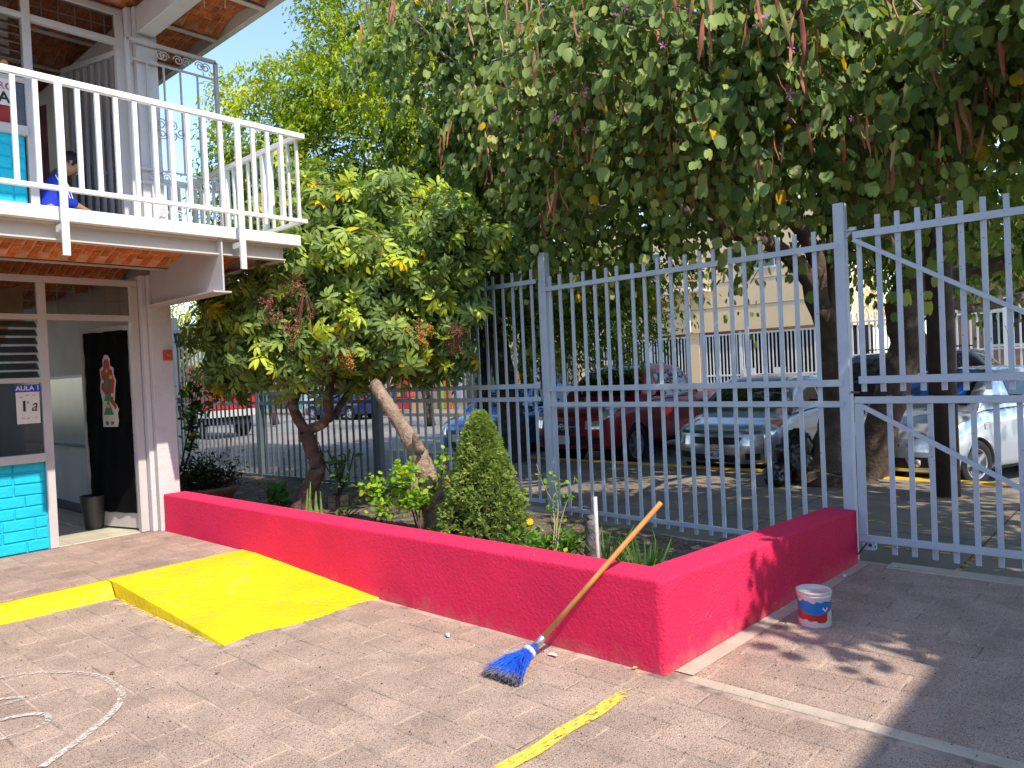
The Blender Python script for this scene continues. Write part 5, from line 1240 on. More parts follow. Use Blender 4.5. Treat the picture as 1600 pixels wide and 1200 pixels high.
round_leaf = ([(0, 0, 0), (.30, .30, .04), (.34, .62, .03), (.16, .92, 0), (0, 1, -.02), (-.16, .92, 0), (-.34, .62, .03), (-.30, .30, .04), (0, .5, -.04)], [(0, 1, 8), (1, 2, 8), (2, 3, 4, 8), (8, 4, 5, 6), (6, 7, 8), (7, 0, 8)])
blade = ([(-.05, 0, 0), (.05, 0, 0), (.045, .5, .06), (-.045, .5, .06), (0, 1, -.08)], [(0, 1, 2, 3), (3, 2, 4)])
def T_(s): return Vector(s)
def limb(mb, pts, r0, r1, seg=9, rnd=None, sub=4, wob=.03):
    P = [Vector(p) for p in pts]; P = [P[0]*2-P[1]]+P+[P[-1]*2-P[-2]]; out = []
    rnd = rnd or random
    for i in range(1, len(P)-2):
        for k in range(sub):
            t = k/sub; a, b, c, d = P[i-1:i+3]; out.append(.5*((2*b)+(-a+c)*t+(2*a-5*b+4*c-d)*t*t+(-a+3*b-3*c+d)*t**3)+Vector((rnd.uniform(-wob, wob), rnd.uniform(-wob, wob), rnd.uniform(-wob, wob))))
    out.append(P[-2]); n = len(out)
    if hasattr(r0, '__len__'): rad = [np.interp(i/(n-1), np.linspace(0, 1, len(r0)), r0) for i in range(n)]
    else: rad = [r0+(r1-r0)*(i/(n-1))**.8 for i in range(n)]
    mb.tube(out, rad, seg, jit=.08, rnd=rnd if hasattr(rnd, 'uniform') else None); return out
def grow(mb, ends, targets, r0, r1, rnd, frac=1.0):
    """thin branches from the nearest limb point to each target"""
    for tg in targets:
        tg = Vector(tg); s = min(ends, key=lambda e: (e-tg).length+rnd.uniform(0, .8)); mid = s.lerp(tg, .5)+Vector((rnd.uniform(-.2, .2), rnd.uniform(-.2, .2), rnd.uniform(-.05, .3)))*min(1, (tg-s).length)
        limb(mb, [s, mid, tg], r0, r1, 5, rnd, 3, .012)
# ================================================================== TREES
# --- big fig tree with bright leaves, rooted at the kerb
fic = empty('fig_tree', (10.1, 9.2, -.12)); tag(fic, 'large bright yellow-green fig tree towering behind the balcony and fence', 'tree')
m_fl = leafmat('fig_leaf', [(0, (.03, .075, .010)), (.3, (.10, .18, .015)), (.6, (.30, .37, .018)), (1, (.52, .50, .03))], .34, .38, .45)
tb = MB(); rr = random.Random(21)
base = at(805, 722, 13.6)
ends = []
tr0 = limb(tb, [(10.05, 9.15, -.3), (10.1, 9.2, .8), (9.95, 9.3, 2.0), (9.8, 9.5, 3.2)], [.30, .21, .19, .17], 0, 14, rr)
for tgt in ((8.2, 10.6, 5.2), (9.2, 9.3, 6.2), (10.6, 8.2, 5.8), (9.0, 11.5, 6.8), (10.6, 11.0, 6.5), (8.3, 8.8, 4.8)):
    ends += limb(tb, [tr0[-3], Vector(tr0[-1]).lerp(Vector(tgt), .45)+Vector((0, 0, .2)), tgt], .11, .03, 8, rr)
B = lambda px, py, D, rx, ry, rd, n: (tuple(at(px, py, D)), (rx*D/FPX, rd, ry*D/FPX), n)
fb = [B(425, 235, 13.5, 80, 75, .9, 210), B(400, 190, 13.5, 50, 45, .6, 90), B(375, 150, 13.6, 28, 28, .4, 34), B(470, 160, 13.5, 70, 65, .9, 170), B(545, 90, 13.2, 58, 64, .8, 170), B(505, 25, 13.4, 22, 26, .3, 26), B(590, 20, 13.2, 100, 90, 1.1, 260),
      B(432, 118, 13.6, 14, 12, .25, 9), B(560, 150, 12.6, 95, 80, 1.0, 300), B(560, 250, 12.4, 110, 90, 1.0, 360), B(450, 320, 13.2, 95, 70, .9, 220), B(650, 200, 12.4, 110, 100, 1.1, 360), B(690, 320, 12.6, 120, 90, 1.1, 330),
      B(600, 360, 12.9, 120, 80, 1.0, 260), B(790, 260, 12.8, 120, 110, 1.1, 300), B(800, 390, 13.4, 130, 80, 1.1, 260), B(900, 420, 13.6, 110, 90, 1.1, 240), B(700, 90, 13.2, 120, 110, 1.2, 260), B(720, 440, 13.6, 110, 60, 1.0, 260), B(800, 470, 14.2, 130, 90, 1.0, 330), B(920, 480, 14.2, 90, 80, .9, 230), B(650, 470, 14.4, 90, 60, .8, 160),
      B(960, 500, 13.6, 60, 60, .7, 90), B(880, 560, 13.6, 60, 26, .6, 46), B(1010, 420, 13.8, 60, 60, .8, 90), B(790, 500, 13.8, 80, 40, .8, 90), B(540, 440, 14, 100, 60, 1.0, 130), B(700, -60, 13.2, 150, 90, 1.4, 160), B(850, 120, 13.8, 120, 120, 1.2, 180),
      B(610, -50, 13.6, 100, 60, 1.0, 120), B(350, 330, 13.8, 30, 60, .6, 60)]
fb = [(c_, r_, int(n_*2.1)) for c_, r_, n_ in fb]
Ps, Os = clumps(fb, .62, -.10, 1.5)
P_, a_, n_, ti = twigleaves(Ps, Os, 15, .52, .035, .55)
S_ = .090*(.75+.5*rng.random(len(P_))); tw = rng.random(len(Ps))
# upper twigs paler: new shoots, plus lit tops and shaded insides put into tint
nz_ = np.array([mnoise.noise(Vector(p)*1.1+Vector((3, 1, 0))) for p in Ps]); hgt = np.clip(Os[:, 2]*.5+.5, 0, 1); tint = np.clip(.06+.45*hgt[ti]+.40*nz_[ti]+.22*tw[ti]+.25*(rng.random(len(P_))-.35)+.12*np.tile(np.arange(15)/15, len(Ps)), .0, 1)
scatter('foliage', ficus_leaf, frames(a_, n_), P_, S_, tint, m_fl, fic)
grow(tb, [Vector(e) for e in ends[::3]], [Ps[i]+0 for i in rng.choice(len(Ps), 150, replace=False)], .022, .006, rr)
tb.build('trunk', m_barkd, fic, smooth=True)
# second trunk seen left of the first
# --- orchid tree (pods and pink flowers) at the kerb, its crown over fence, gate and yard
orc = empty('orchid_tree', (9.6, 3.4, -.12)); tag(orc, 'spreading orchid tree hung with reddish seed pods and pink flowers over the gate', 'tree')
m_ol = leafmat('orchid_leaf', [(0, (.040, .075, .022)), (.35, (.125, .185, .050)), (.7, (.25, .32, .095)), (.93, (.40, .42, .13)), (.97, (.55, .36, .02)), (1, (.62, .30, .01))], .30, .42, .4)
tb = MB(); rr = random.Random(31); ends = []
A0 = Vector((9.62, 3.40, -.3))
t1 = limb(tb, [A0, at(1292, 745, 9.65), at(1296, 690, 9.6), at(1307, 620, 9.55), at(1300, 540, 9.5), at(1285, 480, 9.4)], [.40, .33, .20, .165, .15, .14], 0, 14, rr, 5, .018)
for pts, r0, r1 in (([t1[-2], at(1235, 400, 9.2), at(1130, 360, 8.8), at(1040, 310, 8.4), at(990, 200, 8.0)], .125, .05), ([t1[-2], at(1265, 380, 9.2), at(1200, 300, 8.8), at(1120, 190, 8.2), at(1060, 60, 7.6)], .12, .045),
                    ([t1[-4], at(1300, 400, 9.6), at(1300, 280, 9.6), at(1330, 120, 9.2)], .10, .04), ([at(1130, 360, 8.8), at(1090, 270, 8.0), at(1000, 120, 7.2)], .07, .03),
                    ([at(1200, 300, 8.8), at(1150, 260, 7.6), at(1180, 120, 6.4), at(1260, 0, 5.4)], .07, .03), ([at(1040, 310, 8.4), at(900, 260, 8.2), at(760, 160, 8.0)], .05, .02)):
    ends += limb(tb, pts, r0, r1, 9, rr, 4, .02)
# second stem, thicker, leaning right
t2 = limb(tb, [Vector((10.0, 3.05, -.35)), at(1352, 770, 10.0), at(1372, 690, 9.9), at(1395, 610, 9.8), at(1418, 540, 9.7), at(1412, 480, 9.6), at(1440, 420, 9.5)], [.28, .24, .22, .20, .22, .21, .20], 0, 14, rr, 5, .018)
for pts, r0, r1 in (([t2[-3], at(1500, 425, 9.4), at(1600, 405, 9.0), at(1720, 380, 8.4)], .13, .07), ([t2[-2], at(1450, 340, 9.4), at(1440, 220, 9.0), at(1500, 90, 8.4)], .12, .05), ([t2[-2], at(1380, 370, 9.0), at(1340, 300, 8.0), at(1400, 160, 6.6), at(1440, 20, 5.6)], .09, .03),
                    ([at(1600, 405, 9.0), at(1640, 280, 8.0), at(1680, 120, 7.0)], .06, .03), ([t2[-5], at(1460, 470, 9.9), at(1540, 480, 10.5), at(1660, 440, 11)], .09, .05)):
    ends += limb(tb, pts, r0, r1, 10, rr, 4, .02)
tb.build('trunk', M('bark_orchid', (.085, .060, .045), .95, .35, 7, 1.0, 18, c2=(.26, .19, .13), c2s=3.2, c2t=.56), orc, smooth=True)
ob = [ # front face of the crown
      B(650, 40, 9.8, 75, 60, .8, 80), B(730, 110, 9.6, 95, 90, .8, 125), B(820, 40, 9.2, 120, 90, .9, 140), B(850, 190, 8.8, 110, 90, .8, 130), B(930, 100, 6.8, 130, 110, .9, 120), B(960, 260, 7.4, 110, 70, .8, 90), B(1050, 30, 6.4, 140, 90, .9, 100),
      B(1060, 180, 6.6, 130, 100, .9, 115), B(1180, 110, 6.2, 140, 110, .9, 105), B(1190, 240, 6.6, 100, 60, .7, 55), B(1300, 40, 6.0, 150, 100, .9, 95), B(1300, 190, 6.4, 130, 80, .8, 75), B(1420, 120, 6.2, 130, 110, .9, 90), B(1450, 230, 6.8, 100, 55, .7, 40),
      B(1540, 60, 6.0, 140, 110, .9, 85), B(1560, 200, 6.2, 110, 80, .8, 55), B(890, 300, 8.8, 70, 70, .6, 60), B(860, 370, 9.0, 45, 40, .5, 22), B(1700, 120, 6.0, 140, 120, .9, 60),
      B(1270, -60, 6.2, 400, 50, .8, 70), B(850, -60, 9.4, 300, 60, 1.0, 90),
      # hanging sprays low at the fence
      B(1400, 340, 11, 90, 55, .9, 130), B(1520, 330, 11, 90, 60, .9, 130), B(1600, 400, 11.5, 60, 50, .8, 60), B(1350, 330, 9.4, 50, 30, .4, 24),
      B(1210, 385, 8.6, 40, 40, .35, 9), B(1520, 330, 6.6, 30, 60, .3, 8),
      # the dark back of the crown
      B(780, 300, 10.5, 160, 120, 1.2, 170), B(930, 330, 10.8, 130, 70, 1.2, 150), B(1080, 270, 10.2, 160, 110, 1.2, 220), B(1220, 230, 10.2, 160, 120, 1.2, 210), B(1380, 250, 10.5, 160, 120, 1.2, 190), B(1540, 250, 10.5, 160, 130, 1.2, 180),
      B(1000, 120, 9.5, 200, 150, 1.2, 200), B(1250, 100, 9.3, 200, 150, 1.2, 200), B(1500, 90, 9.3, 200, 150, 1.2, 180), B(820, 140, 9.8, 160, 130, 1.0, 140), B(1650, 330, 10, 120, 90, 1.2, 80),
      ]
ob = [(c_, r_, int(n_*1.5)) for c_, r_, n_ in ob]
Ps, Os = clumps(ob, .45, -.10, 1.3)
P_, a_, n_, ti = twigleaves(Ps, Os, 11, .56, .040, .85, .1, .5)
S_ = .100*(.5+.8*rng.random(len(P_))); tw = rng.random(len(Ps))
yel = rng.random(len(P_)) > .993
tint = np.where(yel, .985, np.clip(.10+.55*tw[ti]+.55*(rng.random(len(P_))-.3), 0, .92))
mixed('foliage', 'leaf', bauhinia_leaf, frames(a_, n_), P_, S_, tint, m_ol, orc, 290)
oh_shade = [((9.5, 5.5, 5.6), (2.0, 2.0, .8), 260), ((11.6, 3.2, 5.8), (2.0, 2.0, .8), 260), ((11.6, 7.0, 5.8), (2.0, 2.2, .8), 260), ((13.0, .4, 5.6), (2.0, 2.2, .8), 230), ((9.9, 2.8, 5.8), (1.6, 1.6, .7), 170), ((12.5, 10.5, 5.8), (2, 2, .8), 230), ((9.6, 8.0, 5.6), (1.8, 1.8, .8), 230),
      ((14.0, 4.5, 5.6), (1.8, 2.2, .8), 200), ((10.6, 10.8, 5.4), (1.6, 1.6, .8), 160), ((11.0, .2, 5.4), (1.6, 1.6, .7), 150), ((8.2, 5.6, 5.6), (1.3, 1.3, .6), 90)]  # added overhead leaf blobs, mostly out of view, to shade the street and cars
P2, O2 = clumps(oh_shade, .2); L2, a2, n2, t2_ = twigleaves(P2, O2, 10, .6, .07, .6, .1)
scatter('foliage', bauhinia_leaf, frames(a2, n2), L2, .17*(.7+.5*rng.random(len(L2))), .1+.6*rng.random(len(L2)), m_ol, orc)
# out of frame to the right: this part of the crown shades gate, bucket and paving
of_ = [((5.6, -.1, 3.9), (1.0, 1.1, .6), 190), ((6.6, -.7, 4.2), (1.3, 1.3, .7), 190), ((4.75, -1.65, 3.9), (.85, 1.05, .5), 210), ((4.45, -2.3, 4.3), (.75, .9, .5), 150), ((5.6, -1.5, 4.2), (1.0, 1.0, .6), 170), ((7.9, -.2, 4.3), (1.5, 1.4, .8), 170), ((5.9, -2.6, 4.4), (1.4, 1.0, .7), 130), ((8.4, -2, 4.6), (1.8, 1.6, .8), 110)]
P2, O2 = clumps([(c_, r_, int(n_*1.7)) for c_, r_, n_ in of_], .15); L2, a2, n2, t2_ = twigleaves(P2, O2, 10, .5, .05, .6, .1)
scatter('foliage', bauhinia_leaf, frames(a2, n2), L2, .115*(.7+.5*rng.random(len(L2))), .1+.6*rng.random(len(L2)), m_ol, orc)
# twigs, pods, flowers
tw_ = MB(); rr = random.Random(17); E_ = [Vector(e) for e in ends[::2]]
front = [i for i in range(len(Ps)) if 4.5 < proj(Ps[i:i+1])[2][0] < 9.6 and proj(Ps[i:i+1])[0][0] < 1750]
for i in rr.sample(front, 330):
    tg = Vector(Ps[i]); s = min(E_, key=lambda e: (e-tg).length+rr.uniform(0, .6)); s = tg+(s-tg)*min(1, 1.1/max((s-tg).length, .01)); limb(tw_, [s, s.lerp(tg, .5)+Vector((0, 0, .08)), tg, tg+Vector(Os[i])*.35+Vector((0, 0, -.12))], .013, .005, 5, rr, 3, .012)
tw_.build('twigs', M('twig_grey', (.26, .20, .15), .9, .2, 12), orc)['kind'] = 'stuff'
pod = MB(); pod.grid([[(-.055*math.sin(math.pi*min(1, t*1.03+.02))**.5, -t, .10*t*t+.02*math.sin(t*9)), (0, -t, .10*t*t-.02+.02*math.sin(t*9)), (.055*math.sin(math.pi*min(1, t*1.03+.02))**.5, -t, .10*t*t+.02*math.sin(t*9))] for t in np.linspace(0, 1, 7)])
pod.grid([[(.055*math.sin(math.pi*min(1, t*1.03+.02))**.5, -t, .10*t*t+.004+.02*math.sin(t*9)), (0, -t, .10*t*t+.024+.02*math.sin(t*9)), (-.055*math.sin(math.pi*min(1, t*1.03+.02))**.5, -t, .10*t*t+.004+.02*math.sin(t*9))] for t in np.linspace(0, 1, 7)])
m_pod = leafmat('seed_pod', [(0, (.24, .07, .045)), (.5, (.42, .15, .10)), (.85, (.48, .26, .14)), (1, (.25, .26, .07))], .12, .5, .3)
pc = []
rq = random.Random(77)
cand = [i for i in front if proj(Ps[i:i+1])[2][0] < 7.9+1.6*(proj(Ps[i:i+1])[0][0] < 900) and 560 < proj(Ps[i:i+1])[0][0] < 1640 and proj(Ps[i:i+1])[1][0] < 330]
for i in rq.sample(cand, min(190, len(cand))):
    for k in range(rq.choice([1, 2, 2, 3, 4, 5])): pc.append(Ps[i]-np.array(CF)*rq.uniform(.45, .9)+Os[i]*rq.uniform(.1, .3)+np.array([rq.uniform(-.07, .07), rq.uniform(-.07, .07), rq.uniform(-.22, .02)]))
pc = np.array(pc); n = len(pc); ay = unit(np.array([0, 0, 1])+rng.normal(size=(n, 3))*.14)
mixed('seed_pods', 'seed_pod', (pod.v, pod.f), frames(ay, randunit(n)), pc, .25*(.55+.7*rng.random(n)), rng.random(n), m_pod, orc, 290)
pet = []; pf = []
for k in range(5):
    a = 2*math.pi*k/5; ca, sa = math.cos(a), math.sin(a); b0 = len(pet)
    for u, w_, z in ((0, 0, 0), (.5, .17, .12), (.5, -.17, .12), (.8, .14, .12), (.8, -.14, .12), (1, 0, .02)): pet.append((ca*u-sa*w_, sa*u+ca*w_, z))
    pf += [(b0, b0+1, b0+2), (b0+1, b0+3, b0+4, b0+2), (b0+3, b0+5, b0+4)]
m_fw = leafmat('pink_flower', [(0, (.48, .12, .36)), (.5, (.60, .26, .50)), (1, (.66, .46, .60))], .35, .5, .2)
fp = np.array([Ps[i]-np.array(CF)*rq.uniform(.5, .95)+Os[i]*rq.uniform(.1, .3)+np.array([0, 0, rq.uniform(-.15, .1)]) for i in rq.sample(cand, min(150, len(cand)))])
mixed('flowers', 'flower', (pet, pf), frames(randunit(len(fp)), unit(rng.normal(size=(len(fp), 3))*.6-np.array(CF))), fp, .033*(.6+.7*rng.random(len(fp))), rng.random(len(fp)), m_fw, orc, 120, minpx=3)

# --- umbrella tree in the planter
sch = empty('umbrella_tree', (4.35, 6.95, .1)); tag(sch, 'umbrella tree with fingered leaves and berry clusters in the planter beside the balcony', 'tree')
m_sl = leafmat('umbrella_leaf', [(0, (.060, .10, .032)), (.4, (.17, .24, .065)), (.7, (.29, .38, .085)), (.9, (.46, .54, .05)), (.96, (.55, .42, .01)), (1, (.62, .40, .005))], .28, .32, .5)
tb = MB(); rr = random.Random(41); D0 = 7.9
q = lambda x, y, D=7.9: at(x, y, D)
st0 = limb(tb, [q(470, 815), q(468, 795), q(484, 760), q(497, 730), q(486, 700), q(478, 672)], [.125, .10, .088, .082, .078, .082], 0, 14, rr, 6, .012)
ends = []
for pts, r0, r1 in (([q(478, 675), q(458, 640), q(462, 610), q(440, 575, 7.8), q(415, 530, 7.7)], .058, .042), ([q(478, 675), q(510, 655, 7.85), q(512, 620, 7.8), q(525, 570, 7.8), q(560, 500, 7.7)], .056, .040), ([q(462, 612), q(490, 592, 8), q(530, 540, 8.1)], .045, .03),
                    ([q(512, 655, 7.9), q(525, 645, 8.0), q(560, 590, 8.2), q(640, 520, 8.1)], .045, .03), ([q(440, 575, 7.8), q(400, 480, 7.6), q(420, 400, 7.6)], .04, .02), ([q(560, 500, 7.7), q(620, 420, 7.7), q(690, 360, 7.8)], .04, .02), ([q(560, 500, 7.7), q(560, 400, 7.5), q(600, 330, 7.6)], .04, .02)):
    ends += limb(tb, pts, r0, r1, 9, rr, 4, .01)
sb = [B(460, 440, 7.5, 75, 70, .5, 62), B(500, 350+10, 7.8, 60, 60, .5, 50), B(415, 540, 7.3, 40, 40, .35, 24), B(440, 500, 7.5, 60, 50, .45, 44), B(570, 420, 7.3, 80, 65, .5, 64), B(600, 335, 7.8, 55, 42, .45, 38), B(670, 370, 7.7, 85, 60, .5, 66), B(640, 440, 7.5, 90, 60, .5, 60),
      B(690, 480, 7.6, 55, 62, .45, 50), B(620, 530, 7.5, 90, 55, .5, 64), B(540, 520, 7.3, 80, 60, .5, 62), B(755, 385, 7.8, 42, 26, .3, 22), B(500, 570, 7.6, 90, 38, .5, 46), B(380, 520, 7.9, 60, 75, .5, 60), B(360, 440, 8.3, 45, 80, .5, 52), B(400, 590, 8.0, 80, 30, .5, 40),
      B(600, 320, 7.7, 60, 36, .45, 60), B(690, 345, 7.7, 50, 36, .4, 50), B(500, 330, 8.0, 60, 46, .45, 50), B(620, 570, 7.9, 90, 30, .5, 44), B(690, 560, 7.8, 40, 36, .35, 20), B(430, 380, 8.0, 60, 50, .5, 40), B(520, 460, 8.3, 180, 110, .6, 130), B(345, 500, 8.4, 30, 60, .4, 28), B(440, 300, 8.4, 70, 60, .5, 40), B(390, 260, 8.7, 40, 40, .4, 16)]
Ps, Os = clumps(sb, .72)
out = unit(Os+rng.normal(size=Os.shape)*.25+np.array([0, 0, .25])); reps = 4
T = np.repeat(Ps, reps, 0)+rng.normal(size=(len(Ps)*reps, 3))*.065; nn = unit(np.repeat(out, reps, 0)+rng.normal(size=(len(T), 3))*.38+np.array([0, 0, .35]))
cl_ = np.repeat(rng.random(len(Ps)), reps); young = cl_ > .76; up_ = np.clip(out[:, 2], 0, 1).repeat(reps)
tint = np.where(young, .78+.12*rng.random(len(T)), .12+.42*rng.random(len(T))+.28*up_); tint = np.where(rng.random(len(T)) > .978, .99, tint)  # paler tint on upward rosettes: the sunlit top put into leaf colour
mixed('foliage', 'leaf', rosette(8, 2), frames(randunit(len(T)), nn), T, .108*(.75+.5*rng.random(len(T))), tint, m_sl, sch, 290)
grow(tb, [Vector(e) for e in ends[::2]], [Ps[i] for i in rng.choice(len(Ps), 130, replace=False)], .014, .006, rr)
tb.build('trunk', M('bark_reddish', (.11, .062, .046), .85, .35, 10, 1.0, 22, c2=(.30, .19, .14), c2s=7, c2t=.54), sch, smooth=True)
m_berry = M('berries', (.27, .10, .07), .6, .6, 60); m_berry2 = M('berries_yellow', (.50, .22, .03), .5, .5, 40); m_stalk = M('berry_stalk', (.16, .06, .04), .7)
ico = bmesh.new(); bmesh.ops.create_icosphere(ico, subdivisions=1, radius=1); iv = [tuple(v.co) for v in ico.verts]; if_ = [tuple(v.index for v in f.verts) for f in ico.faces]; ico.free()
for (x, y, D, w_, h_, mm) in ((428, 482, 6.98, 22, 30, m_berry), (478, 500, 6.93, 36, 50, m_berry), (520, 545, 6.95, 28, 30, m_berry), (540, 556, 6.9, 14, 22, m_berry2), (655, 522, 7.0, 26, 26, m_berry2), (712, 530, 7.05, 16, 32, m_berry), (585, 385, 7.0, 16, 20, m_berry), (610, 500, 7.2, 10, 24, m_berry), (455, 440, 7.0, 22, 26, m_berry)):
    mb = MB(); c = at(x, y, D); sk = MB()
    for k in range(16):
        e = c+CR*(rr.uniform(-1, 1)*w_*D/FPX)+Vector((0, 0, rr.uniform(-1, .6)*h_*D/FPX))+CF*rr.uniform(-.06, .06); sk.tube([c+Vector((0, 0, h_*D/FPX)), c.lerp(e, .5)+Vector((0, 0, .03)), e], .0022, 4)
        for j in range(16):
            p = e.lerp(c, rr.uniform(0, .45))+Vector((rr.gauss(0, .013), rr.gauss(0, .013), rr.gauss(0, .016))); s = rr.uniform(.0045, .007); mb.add([(p.x+v[0]*s, p.y+v[1]*s, p.z+v[2]*s) for v in iv], if_)
    o = mb.build('berry_cluster', [mm], sch, smooth=True); sk.build('stalk', m_stalk, o); o['kind'] = 'stuff'
# --- smaller trees and street trees far off
def simple_tree(name, lab, px, py, D, rx, ry, rd, n, tmat, lm, lsize=.07, zbase=-.13, nl=12, tints=(.2, .6), group=None):
    c = at(px, py, D); root = empty(name, (c.x, c.y, zbase)); tag(root, lab, 'tree', group)
    tb = MB(); r_ = random.Random(px+py); e = limb(tb, [(c.x+.1, c.y, zbase-.1), (c.x, c.y+.1, (zbase+c.z)/2), (c.x, c.y, c.z)], [.18, .13, .09], 0, 9, r_)
    bl = []
    for k in range(5): a = r_.uniform(0, 6.28); o_ = .45; bl.append(((c.x+math.cos(a)*rx*D/FPX*o_, c.y+math.sin(a)*rd*o_, c.z+r_.uniform(-.4, .4)*ry*D/FPX), (rx*D/FPX*.7, rd*.7, ry*D/FPX*.7), n//5))
    P0, O0 = clumps(bl, .5); P_, a_, n_, ti = twigleaves(P0, O0, nl, .5*lsize/.07, .04*lsize/.07, .5)
    grow(tb, [Vector(x) for x in e[-4:]], [P0[i] for i in rng.choice(len(P0), min(30, len(P0)), replace=False)], .03, .008, r_)
    tb.build('trunk', tmat, root, smooth=True); tw = rng.random(len(P0))
    scatter('foliage', ficus_leaf, frames(a_, n_), P_, lsize*(.7+.6*rng.random(len(P_))), np.clip(tints[0]+(tints[1]-tints[0])*tw[ti]+.25*(rng.random(len(P_))-.4), 0, 1), lm, root); return root
m_shade_leaf = leafmat('shade_dark_leaf', [(0, (.02, .045, .012)), (.6, (.05, .10, .022)), (1, (.14, .22, .03))], .25, .5, .3)  # dark leaf colour stands in for shade on the crowns behind the fence
simple_tree('street_tree', 'bright green tree beyond the fence at the left, beside the pillar', 285, 520, 19, 75, 60, 1.3, 320, m_barkd, m_fl, .10, tints=(.5, .95))
simple_tree('street_tree', 'green tree above the red truck in the street', 420, 540, 30, 60, 40, 1.5, 200, m_barkd, m_fl, .12, tints=(.4, .8))
simple_tree('street_tree', 'leafy street tree in front of the orange and lime green shop', 850, 540, 24, 60, 30, 1.4, 150, m_barkd, m_shade_leaf, .11, tints=(.4, 1))
simple_tree('street_tree', 'thin-trunked street tree before the shop fronts left of the conifer', 662, 520, 26, 90, 62, 1.6, 300, m_barkd, m_fl, .12, tints=(.2, .5))
simple_tree('garden_tree', 'tree behind the white picket fence right of the post', 1350, 430, 28, 95, 60, 2.0, 300, m_barkd, m_fl, .13, tints=(.2, .8))
simple_tree('garden_tree', 'broad tree behind the white picket fence at the right edge', 1560, 420, 29, 120, 60, 2.2, 340, m_barkd, m_fl, .13, tints=(.15, .6))
simple_tree('garden_tree', 'dense dark tree hanging over the cream building', 970, 470, 21, 50, 80, 1.2, 520, m_barkd, m_shade_leaf, .11, tints=(.0, .7))
simple_tree('garden_tree', 'added dark-leaved filler tree for the shaded inside of the fig above the fence', 820, 450, 16.5, 130, 75, 1.6, 420, m_barkd, m_shade_leaf, .15, tints=(0, .35))  # added tree; its dark leaves stand in for the fig's shaded inside
simple_tree('garden_tree', 'dark tree crown behind the gate and utility pole', 1480, 350, 15.5, 150, 62, 1.6, 380, m_barkd, m_shade_leaf, .15, tints=(0, .35))
# a dark second trunk by the kerb, left of the fig's
tb = MB(); limb(tb, [(9.9, 9.75, -.3), (9.95, 9.7, 1.2), (9.85, 9.6, 2.6), (9.6, 9.8, 4.2)], [.17, .13, .12, .10], 0, 12, random.Random(6)); tb.build('stem', m_barkd, fic, smooth=True)
# ================================================================== PLANTER PLANTS
rr = random.Random(51)
# conical conifer
con = empty('dwarf_conifer', (4.30, 4.25, .06)); tag(con, 'dense cone-shaped dwarf conifer in the planter in front of the fence', 'shrub')
m_cf = leafmat('conifer_green', [(0, (.07, .12, .03)), (.45, (.22, .30, .075)), (.85, (.38, .45, .13)), (1, (.40, .30, .10))], .32, .6, .25)
n = 5600; t = rng.random(n)**.75; z = t*1.10; ang = rng.random(n)*2*np.pi
prof = np.interp(z/1.10, [0, .12, .3, .5, .7, .88, 1], [.30, .335, .29, .225, .155, .09, .02])
lump = np.array([1+.22*mnoise.noise(Vector((math.cos(a)*2.2, math.sin(a)*2.2, zz*5)))+.16*mnoise.noise(Vector((math.cos(a)*5, math.sin(a)*5, zz*11)))+.14*mnoise.noise(Vector((math.cos(a)*9, math.sin(a)*9, zz*20))) for a, zz in zip(ang, z)])
rad = prof*lump*(.84+.26*rng.random(n)**.5+.12*(rng.random(n) > .97))
Pc = np.stack([4.30+rad*np.cos(ang), 4.25+rad*np.sin(ang), .07+z], 1); outd = np.stack([np.cos(ang), np.sin(ang), np.full(n, .55)], 1)
sp_v, sp_f = [], []
r2 = random.Random(2)
for k in range(7):
    d = Vector((r2.uniform(-.7, .7), 1, r2.uniform(-.7, .7))).normalized(); s_ = d.orthogonal().normalized(); b0 = len(sp_v); l = r2.uniform(.7, 1.1)
    sp_v += [tuple(Vector((0, 0, 0))-s_*.05), tuple(d*l*.6+s_*.13), tuple(d*l), tuple(d*l*.6-s_*.13)]; sp_f += [(b0, b0+1, b0+2, b0+3)]
lumpn = np.array([mnoise.noise(Vector(p)*14) for p in Pc])
scatter('foliage', (sp_v, sp_f), frames(unit(outd+rng.normal(size=(n, 3))*.4), randunit(n)), Pc, .046*(.6+.7*rng.random(n)), np.clip(.50+.45*lumpn+.3*(rng.random(n)-.5)+(rng.random(n) > .97)*.4, 0, 1), m_cf, con)
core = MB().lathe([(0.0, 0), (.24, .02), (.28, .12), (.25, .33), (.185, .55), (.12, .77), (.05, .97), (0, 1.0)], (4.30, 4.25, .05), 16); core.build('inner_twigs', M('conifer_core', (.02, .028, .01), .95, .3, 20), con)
MB().tube([(4.3, 4.25, 0), (4.3, 4.25, .2)], .03, 8).build('trunk', m_bark, con)
# dead weathered trunk, leaning, with a broken side stem
dt = empty('dead_trunk', (4.15, 4.72, .05)); tag(dt, 'leaning sawn-off dead trunk of weathered grey-brown wood', 'dead tree')
r1 = random.Random(61); tb = MB(); D1 = 6.55
q = lambda x, y, D=D1: at(x, y, D)
limb(tb, [q(676, 830), q(672, 780), q(668, 745), q(655, 712, 6.6), q(630, 670, 6.7), q(604, 628, 6.8), q(585, 600, 6.9)], [.085, .075, .085, .082, .068, .062, .056], 0, 14, r1, 6, .008)
limb(tb, [q(672, 795), q(685, 780, 6.5), q(697, 755, 6.45), q(706, 735, 6.4)], [.05, .055, .05, .02], 0, 11, r1, 5, .006)
limb(tb, [q(668, 790), q(650, 770, 6.5), q(645, 740, 6.5)], [.06, .05, .04], 0, 11, r1, 5, .006)
limb(tb, [q(655, 705, 6.55), q(650, 690, 6.5), q(651, 678, 6.48)], [.045, .035, .03], 0, 9, r1, 3, .004)
